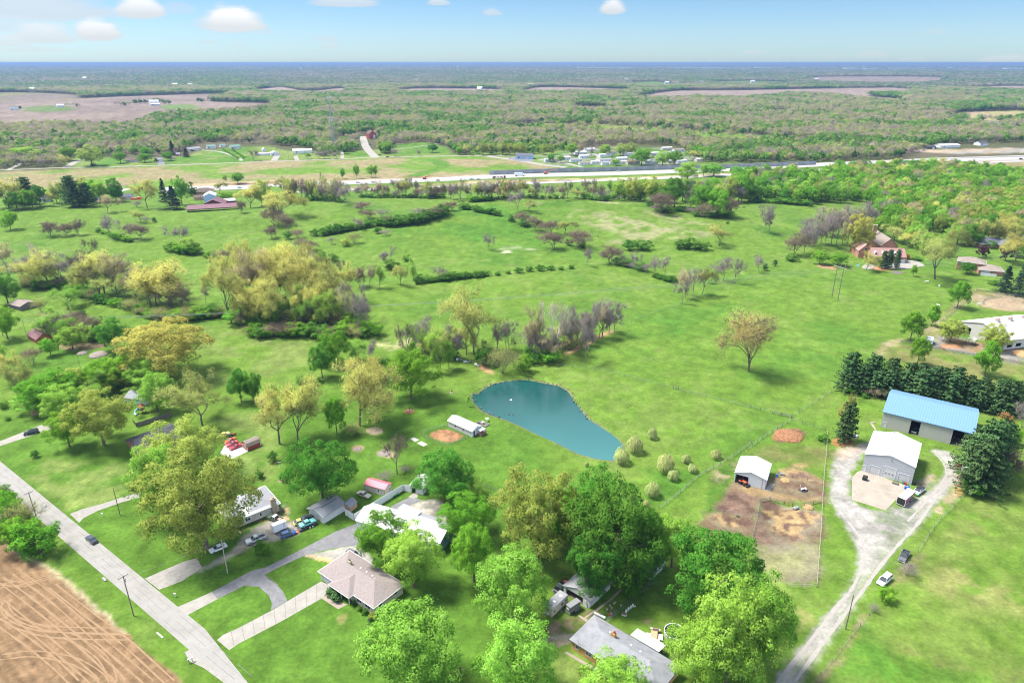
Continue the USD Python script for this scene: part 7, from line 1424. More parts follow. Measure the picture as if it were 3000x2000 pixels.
small("feed_trough","grey trough beside the blue barrel","trough","E4",(830,355),lambda x:(part(x,"tub",MB().box(-.7,.7,-.35,.35,.1,.6,.05).arrays(),"grey_metal"),[part(x,"leg",box(a-.06,a+.06,-.3,.3,0,.1),"grey_metal")for a in(-.5,.5)]),-.4)
small("tyre","old tyre lying in the lower dirt lot","tyre","E4",(322,832),lambda x:part(x,"tread",(lambda m:(m.vertices,m.faces))(trimesh.creation.torus(.42,.15,16,8)),"tyre"))
mound=lambda r,h_,seed:(lambda v,f:(np.column_stack([v[:,0]*r,v[:,1]*r,np.maximum(v[:,2],-.05)*h_+(np.random.default_rng(seed).normal(size=len(v))*.06)*(v[:,2]>0)]),f))(*(lambda m:(np.array(m.vertices),np.array(m.faces)))(trimesh.creation.icosphere(3,1.0)))
mottled("compost",[(.12,.055,.03),(.24,.115,.055),(.30,.18,.10)],scale=1.4,bump=.15);mottled("straw_heap",[(.26,.17,.08),(.38,.27,.13)],scale=1.6,bump=.1);mottled("twig_heap",[(.16,.13,.11),(.30,.26,.22)],scale=3,bump=.1);mottled("sand_heap",[(.40,.22,.10),(.48,.28,.14)],scale=1,bump=.05)
for nm,lab,t,xy,r_,h_,mt in(("compost_heap","large reddish brown manure heap in the fenced lot","A4",(215,150),5.2,1.1,"compost"),("straw_heap","small heap of straw above the dirt paddock","E4",(1125,725),1.7,.7,"straw_heap"),("straw_heap","heap of soiled straw beside the horse shelter","E4",(865,420),1.6,.6,"straw_heap"),("brush_pile","grey brush pile in the left yard","B1",(850,705),4.2,1.4,"twig_heap"),("brush_pile","small dark brush pile beside the grey one","B1",(710,690),2.4,.8,"twig_heap"),("brush_pile","ring of ash and twigs on the lawn, upper","A2",(682,225),1.6,.35,"twig_heap"),("brush_pile","low mound of dry cuttings beside the old bare tree","A2",(835,250),2.4,.4,"twig_heap"),("brush_pile","straw-coloured mound left of the driveway","B1",(325,1195),2.4,.9,"straw_heap"),("sand_heap","orange heap of sand at the right edge by the horse barn","B4",(2335,700),4,1.2,"sand_heap"),("mulch_ring","dark round mulch bed under a small statue by the broad tree","B2",(1465,1190),2.2,.12,"compost")):
 solo(nm,mound(r_,h_,len(lab)),mt,lab,"heap");UsdGeom.Xformable(stage.GetPrimAtPath(f"/World/{nm}" if _used[("/World",nm)]==1 else f"/World/{nm}_{_used[('/World', nm)] - 1:03d}")).AddTranslateOp().Set(Gf.Vec3d(*map(float,T(t,*xy))))
for t,xy,lab in(("B2",(1468,1180),"small dark statue standing in the round mulch bed"),("B2",(1833,1030),"small brown statue on a pale base near the pond's left end")):
 small("garden_statue",lab,"statue",t,xy,lambda x:(part(x,"base",cyl(.8,.2),"concrete"),part(x,"figure",MB().bar((0,0,.2),(0,0,.9),.28,.2,8).bar((0,0,.9),(0,0,1.3),.2,.12,8).bar((.2,0,.8),(.6,.2,.6),.08).bar((0,0,1.3),(0,0,1.55),.15,.13,8).arrays(),"rust_wood")))
def chair(x):
 part(x,"seat",box(-.25,.25,-.25,.25,.4,.45,.01),"white_trim");part(x,"backrest",MB().box(-.25,.25,.22,.27,.45,1.0).arrays(),"white_trim")
 for a in(-.22,.22):
  for b in(-.22,.22):
   part(x,"leg",MB().bar((a,b,0),(a,b,.4),.025,n=4).arrays(),"white_trim")
for i,(u,v,lab)in enumerate(((1430,705,"white garden chair nearest the brick house"),(1465,670,"second white garden chair along the chain-link fence"),(1500,645,"third white garden chair along the chain-link fence"),(1530,618,"fourth white garden chair along the chain-link fence"))):
 small("garden_chair",lab,"chair","E3",(u,v),chair,-.5)
small("planter","square red-edged planter at the end of the row of white chairs","planter","E3",(1405,735),lambda x:(part(x,"box",box(-.55,.55,-.4,.4,0,.35,.03),"white_trim"),part(x,"soil",box(-.48,.48,-.33,.33,.3,.36),"compost")),-.5)
small("planter","white tub at the far end of the row of white chairs","planter","E3",(1560,600),lambda x:(part(x,"tub",cyl(.35,.4),"white_trim"),part(x,"soil",cyl(.3,.02,.4),"compost")))
for i,(u,v)in enumerate(((1187,595),(1270,548),(1355,592),(1212,628),(1140,655),(1245,568),(1205,712))):
 small("flower_pot","white flower pot in the weedy bed beside the old garage path","flower pot","E3",(u,v),lambda x:(part(x,"pot",MB().bar((0,0,0),(0,0,.4),.16,.26,10).arrays(),"white_trim"),part(x,"soil",cyl(.22,.02,.395),"compost")),group="white flower pots by the old garage")
small("white_pipe","white tank lying in the weeds beside the brick house","tank","E3",(1040,760),lambda x:(part(x,"tank",MB().bar((-1.6,0,.35),(1.4,0,.35),.34,n=12).arrays(),"white_trim"),part(x,"cap",MB().bar((-1.8,0,.35),(-1.6,0,.35),.2,.34,12).arrays(),"white_trim")),-.6)
small("orange_toy","orange bucket in the weedy bed","bucket","E3",(1168,742),lambda x:(part(x,"bucket",MB().bar((0,0,0),(0,0,.5),.22,.3,10).arrays(),"paint_orange"),part(x,"handle",MB().bar((-.28,0,.5),(.28,0,.62),.02).arrays(),"grey_metal")))
a=G("A3",1128,1292)
x=thing("round_pool","round above-ground swimming pool with a white rim and dark green water","swimming pool",(*a,0));R_=2.5
th=np.linspace(0,2*PI,33)
ring=MB()
for i in range(32):
 c0,s0,c1,s1=math.cos(th[i]),math.sin(th[i]),math.cos(th[i+1]),math.sin(th[i+1])
 ring.add([(R_*c0,R_*s0,0),(R_*c1,R_*s1,0),(R_*c1,R_*s1,1.25),(R_*c0,R_*s0,1.25),((R_-.06)*c0,(R_-.06)*s0,0),((R_-.06)*c1,(R_-.06)*s1,0),((R_-.06)*c1,(R_-.06)*s1,1.25),((R_-.06)*c0,(R_-.06)*s0,1.25)],[(0,1,2,3),(5,4,7,6)])
part(x,"wall",ring.arrays(),"grey_panel_x");m=trimesh.creation.torus(R_,.09,40,8);m.apply_translation((0,0,1.27));part(x,"rim",(m.vertices,m.faces),"white_trim");part(x,"water",MB().bar((0,0,.2),(0,0,.75),R_-.08,n=32).arrays(),"algae_water")
d=G("E3",1860,1060)
x=thing("junk_deck","tumbledown timber deck heaped with boards beside the round pool","deck",(*d,0),-.25)
for i,(a,b,z,w_,l_,r_,mt)in enumerate(((0,0,.5,1.6,2.6,0,"tan_wood"),(-1.4,-.6,.25,1.2,2.2,.4,"beige_siding"),(.6,-1.8,.3,1.5,1.6,-.3,"white_trim"),(.2,1.6,.8,2.4,.5,.1,"beige_siding"),(1.6,-.3,.4,1.0,1.8,.2,"white_trim"))):
 part(x,"board_panel",MB().box(a-w_/2,a+w_/2,b-l_/2,b+l_/2,z,z+.08).arrays(),mt)
part(x,"railing",MB().box(-.5,1.1,1.3,1.36,.6,1.3).arrays(),"red_wood")
for i in range(7):
 part(x,"baluster",box(-.5+i*.25,-.42+i*.25,1.25,1.3,.5,1.35),"white_trim")
small("fire_ring","ring of pale stones round a fire pit on the left lawn","fire pit","A1",(755,362),lambda x:(part(x,"stone_ring",(lambda m:(m.vertices,m.faces))(trimesh.creation.torus(.9,.2,14,6)),"walk_stone"),part(x,"ash",cyl(.75,.06),"straw_heap")))
small("fire_ring","round stone fire ring on the lawn behind the chimney house","fire pit","A2",(250,405),lambda x:(part(x,"stone_ring",(lambda m:(m.vertices,m.faces))(trimesh.creation.torus(1.2,.25,14,6)),"walk_stone"),part(x,"ash",cyl(1.0,.06),"compost")))
small("clothes_post","white T-shaped clothes post on the lawn behind the chimney house","post","A2",(234,330),lambda x:(part(x,"post",MB().bar((0,0,0),(0,0,2.2),.06).arrays(),"white_trim"),part(x,"arm",MB().bar((-.7,0,2.15),(.7,0,2.15),.05).arrays(),"white_trim")))
small("green_glider","green metal glider bench on the grass before the white fence","bench","E1",(830,535),lambda x:(part(x,"seat",MB().box(-1,1,-.3,.3,.4,.48).arrays(),"paint_lime"),part(x,"backrest",MB().box(-1,1,.28,.36,.48,1.0).arrays(),"green_metal"),part(x,"leg",MB().box(-.95,-.85,-.4,.4,0,.4).box(.85,.95,-.4,.4,0,.4).arrays(),"green_metal")),.75)
small("mailbox","white mailbox on a post at the road by the gravel driveway","mailbox","A1",(590,612),lambda x:(part(x,"post",MB().bar((0,0,0),(0,0,1.0),.07).arrays(),"white_trim"),part(x,"box",box(-.3,.3,-.15,.15,1.0,1.35,.06),"white_trim")))
small("mailbox","small white mailbox on the verge beside the looped driveway","mailbox","A1",(1007,1072),lambda x:(part(x,"post",MB().bar((0,0,0),(0,0,.9),.07).arrays(),"white_trim"),part(x,"box",box(-.3,.3,-.15,.15,.9,1.25,.06),"white_trim")))
small("mailbox","pair of pale mailboxes at the road's gravel pull-off","mailbox","A1",(1095,1448),lambda x:(part(x,"post",MB().bar((-.3,0,0),(-.3,0,1.0),.07).bar((.4,0,0),(.4,0,1.0),.07).arrays(),"grey_wood"),part(x,"box",MB().box(-.6,0,-.15,.15,1.0,1.3,.05).box(.1,.7,-.15,.15,1.0,1.3,.05).arrays(),"white_trim")),.7)
small("culvert","pale concrete culvert end in the roadside ditch","culvert","A1",(600,975),lambda x:(part(x,"slab",box(-1,1,-.3,.3,.0,.35,.04),"concrete"),part(x,"pipe",MB().bar((0,-.4,.1),(0,.4,.1),.25,n=10).arrays(),"grey_metal")),-.7)
small("white_board","white plank lying on the roadside grass","plank","A1",(917,1292),lambda x:(part(x,"plank",box(-1.3,1.3,-.15,.15,.02,.1),"white_trim"),part(x,"end_block",box(1.3,1.5,-.18,.18,.02,.2),"white_trim")),-.65)
small("play_set","wooden play tower with a turquoise tube slide behind the plank fence","play set","B1",(1225,1200),lambda x:([part(x,"post",MB().bar((a,b,0),(a,b,3.2),.08,n=5).arrays(),"deck_wood")for a in(-.9,.9)for b in(-.9,.9)],part(x,"platform",box(-1,1,-1,1,1.5,1.62),"deck_wood"),part(x,"roof",(np.array([(-1.2,-1.2,3.1),(1.2,-1.2,3.1),(1.2,1.2,3.1),(-1.2,1.2,3.1),(0,0,4.1)]),np.array([(0,1,4),(1,2,4),(2,3,4),(3,0,4)])),"rust_wood"),part(x,"slide",MB().bar((-.9,-.3,2.2),(-1.8,-.9,1.4),.4,n=10).bar((-1.8,-.9,1.4),(-1.9,-2.0,.6),.4,n=10).bar((-1.9,-2.0,.6),(-1.0,-2.6,.3),.4,n=10).arrays(),"paint_teal"),part(x,"swing_frame",MB().bar((.9,0,2.6),(4.2,.6,2.6),.07).bar((4.2,.6,2.6),(4.0,-.6,0),.07).bar((4.2,.6,2.6),(4.4,1.7,0),.07).arrays(),"dark_metal")))
small("stump","dark standing stump on the lawn at the bottom","stump","A2",(1270,1520),lambda x:(part(x,"trunk",MB().bar((0,0,0),(.1,0,1.4),.4,.3,8).bar((.1,0,1.4),(-.1,.1,2.6),.3,.16,7).bar((.1,0,1.3),(.6,.1,2.3),.2,.1,6).arrays(),"bark"),part(x,"roots",MB().bar((0,0,.3),(.8,.2,0),.2,.08).bar((0,0,.3),(-.7,.4,0),.2,.08).bar((0,0,.3),(-.1,-.8,0),.2,.08).arrays(),"bark")))
for t,a,b,lab in(("E5",(400,120),(490,240),"long pale plank lying in the grass by the barn"),("E5",(385,110),(470,95),"rubble of pale boards by the barn")):
 A_,B_=G(t,*a),G(t,*b);L_=float(np.hypot(*(B_-A_)))
 x=thing("timber",lab,"timber",(*A_,0),math.atan2(*(B_-A_)[::-1]));part(x,"plank",box(0,L_,-.18,.18,.03,.16),"pole_pale");part(x,"plank",box(.3,L_*.7,.25,.5,.03,.12),"pole_pale")
for i,(u,v)in enumerate(((1700,715),(1750,720),(1880,745),(1910,750),(1950,765),(1980,770),(2040,790),(2060,800))):
 small("junk_item","grey junk dumped along the wood's edge above the pond","junk","B2",(u,v),lambda x:(part(x,"sheet",box(-.9,.9,-.5,.5,.05,.6,.05),"grey_metal" if i%2 else "white_trim"),part(x,"rod",MB().bar((-1.3,.2,.3),(1.4,-.3,1.0),.07).arrays(),"grey_wood")),i*.8,"junk along the wood's edge above the pond")
small("bird_float","pale fountain float on the pond","float","B3",(285,1083),lambda x:(part(x,"float",MB().bar((0,0,-.55),(0,0,-.35),.5,n=12).arrays(),"white_trim"),part(x,"nozzle",MB().bar((0,0,-.35),(0,0,.1),.05).arrays(),"grey_metal")))
plain("goose",(.12,.095,.075),.8,.2,6)
for u,v,lab in((288,985,"dark goose on the pond's upper end"),(268,1207,"left goose of a pair on the pond"),(297,1212,"right goose of a pair on the pond")):
 small("goose",lab,"goose","B3",(u,v),lambda x:(part(x,"body",(lambda m:(m.vertices*(.42,.2,.18)+(0,0,-.45),m.faces))(trimesh.creation.icosphere(2,1.0)),"goose",smooth=True),part(x,"neck",MB().bar((.33,0,-.4),(.42,0,0),.06).bar((.42,0,0),(.55,0,.02),.06,.03).arrays(),"dark_metal")),.6)
small("pond_deck","small timber deck with furniture behind the pond shed","deck","B2",(2100,1300),lambda x:(part(x,"deck",box(-2.5,2.5,-1.4,1.4,.15,.3),"grey_wood"),part(x,"table",MB().box(-.5,.5,-.5,.5,.95,1.0).bar((0,0,.3),(0,0,.95),.08).arrays(),"white_trim"),part(x,"bench",box(-2,-.8,-.9,-.5,.3,.75,.03),"dark_trim")),-.6)
small("bird_bath","white garden urn by the pond shed's deck","urn","B2",(2137,1275),lambda x:(part(x,"stem",MB().bar((0,0,0),(0,0,1.0),.2,.12,10).arrays(),"white_trim"),part(x,"bowl",MB().bar((0,0,1.0),(0,0,1.35),.2,.65,12).arrays(),"white_trim")))
def lift(x,y,v):
 p=np.array([x,y,float(height(x,y))]);return p,float(top_z(p,v))
def far_at(u,dist):
 a=(u-1500)/FPX;y=dist;x=a*(y*CS+(CAM_H-20)*SN)
 return x,y
for u,vt,dist,kind_,lab in((548,201,11000,"tower","far pale water tower on the left horizon"),(882,199,9500,"tower","far white water tower right of the first"),(1341,193,12500,"tower","far tiny water tower in the middle of the horizon"),(1666,193,13000,"tower","far water tower beside the white warehouses"),(1735,193,11500,"tower","far water tower before the white warehouses"),(2529,187,12000,"control","far slim control tower on the right horizon"),(944,190,9800,"mastf","far thin mast on the horizon"),(1074,197,11500,"tower","far small water tower left of the middle")):
 X_,Y_=far_at(u,dist);p,hh=lift(X_,Y_,vt);hh=max(30.0,min(hh,130.0))
 if kind_=="tower":
  x=thing("water_tower",lab,"water tower",p);part(x,"stem",MB().bar((0,0,0),(0,0,hh*.8),3.5,2.5,10).arrays(),"white_trim");m=trimesh.creation.icosphere(2,9.0);m.apply_scale((1,1,.75));m.apply_translation((0,0,hh*.85));part(x,"tank",(m.vertices,m.faces),"white_trim")
 elif kind_=="control":
  x=thing("control_tower",lab,"tower",p);part(x,"shaft",MB().bar((0,0,0),(0,0,hh*.85),7,5,8).arrays(),"white_trim");part(x,"cab",MB().bar((0,0,hh*.85),(0,0,hh),11,9,8).arrays(),"grey_metal")
 else:
  x=thing("far_mast",lab,"mast",p);part(x,"shaft",MB().bar((0,0,0),(0,0,hh),2.2,1.2,4).arrays(),"grey_metal");part(x,"top",MB().bar((0,0,hh),(0,0,hh+8),.8,n=4).arrays(),"grey_metal")
_f=random.Random(8)
ORDW=[a+b for a in('','twenty-')for b in 'first second third fourth fifth sixth seventh eighth ninth tenth eleventh twelfth thirteenth fourteenth fifteenth sixteenth seventeenth eighteenth nineteenth twentieth'.split()]
for i,(u0,u1)in enumerate(((1690,1735),(1742,1800),(1810,1850),(1858,1880),(1960,1992),(2005,2050),(2060,2110),(2118,2165),(2178,2200),(2215,2262),(2286,2300),(2480,2518),(2535,2575),(2610,2640),(2650,2675),(2695,2725),(2760,2790),(2808,2838),(2880,2895),(2950,3000))):
 dist=_f.uniform(10500,12500);X_,Y_=far_at(u0,dist);X2,_=far_at(u1,dist);w_=X2-X_;hh=_f.uniform(14,22)
 x=thing("warehouse",f"far white warehouse on the horizon, {ORDW[i]} from left in the line","warehouse",(X_,Y_,float(height(X_,Y_))+9),0,"white warehouses along the horizon");part(x,"wall",box(0,w_,0,120,-9,hh),"white_trim");part(x,"roof",box(-2,w_+2,-2,122,hh,hh+1.5),"white_roof")
for i,(t,u,v,lab)in enumerate((("D1",570,552,"far white house in the wooded hills at the left"),("D1",1190,600,"far white house below the wooded hills"),("D1",1295,600,"far pale building with dark openings below the wooded hills"),("D2",508,565,"far white house on the middle hillside"),("D2",1955,560,"far white house by a green hillside field"),("D2",2230,584,"far white house at the right end of the green hillside field"),("D3",470,575,"far white house in the right-hand hills"),("D3",115,582,"far tiny house in the right-hand hills"),("D3",910,560,"far house beside the right-hand fields"),("D2",935,625,"far pale shed on the brown field"),("D1",200,636,"far pale house at the left edge of the woods"))):
 p=T(t,u,v)
 simple("far_house",lab,"house",p[:2],p[:2]+np.array([26.0,0]),16,14,6,"white_siding","white_roof","x",cuts=[("S",5,9,4,9,"window"),("S",15,19,4,9,"window")])
_c=random.Random(4)
for i in range(26):
 u,v=1010+i*19+_c.uniform(-6,6),62+_c.uniform(-14,14)
 a=G("C4",u,v);cc=_c.choice(["paint_blue","paint_pinkred","paint_white","paint_teal","paint_silver","paint_orange"])
 nm_={"paint_blue":"blue","paint_pinkred":"pinkish red","paint_white":"white","paint_teal":"turquoise","paint_silver":"silver","paint_orange":"orange"}[cc]
 traffic("sedan",cc,"C4",(u,v),f"{nm_} car in the crowded yard behind the bare trees",bool(i%2),"cars in the crowded yard",.05)
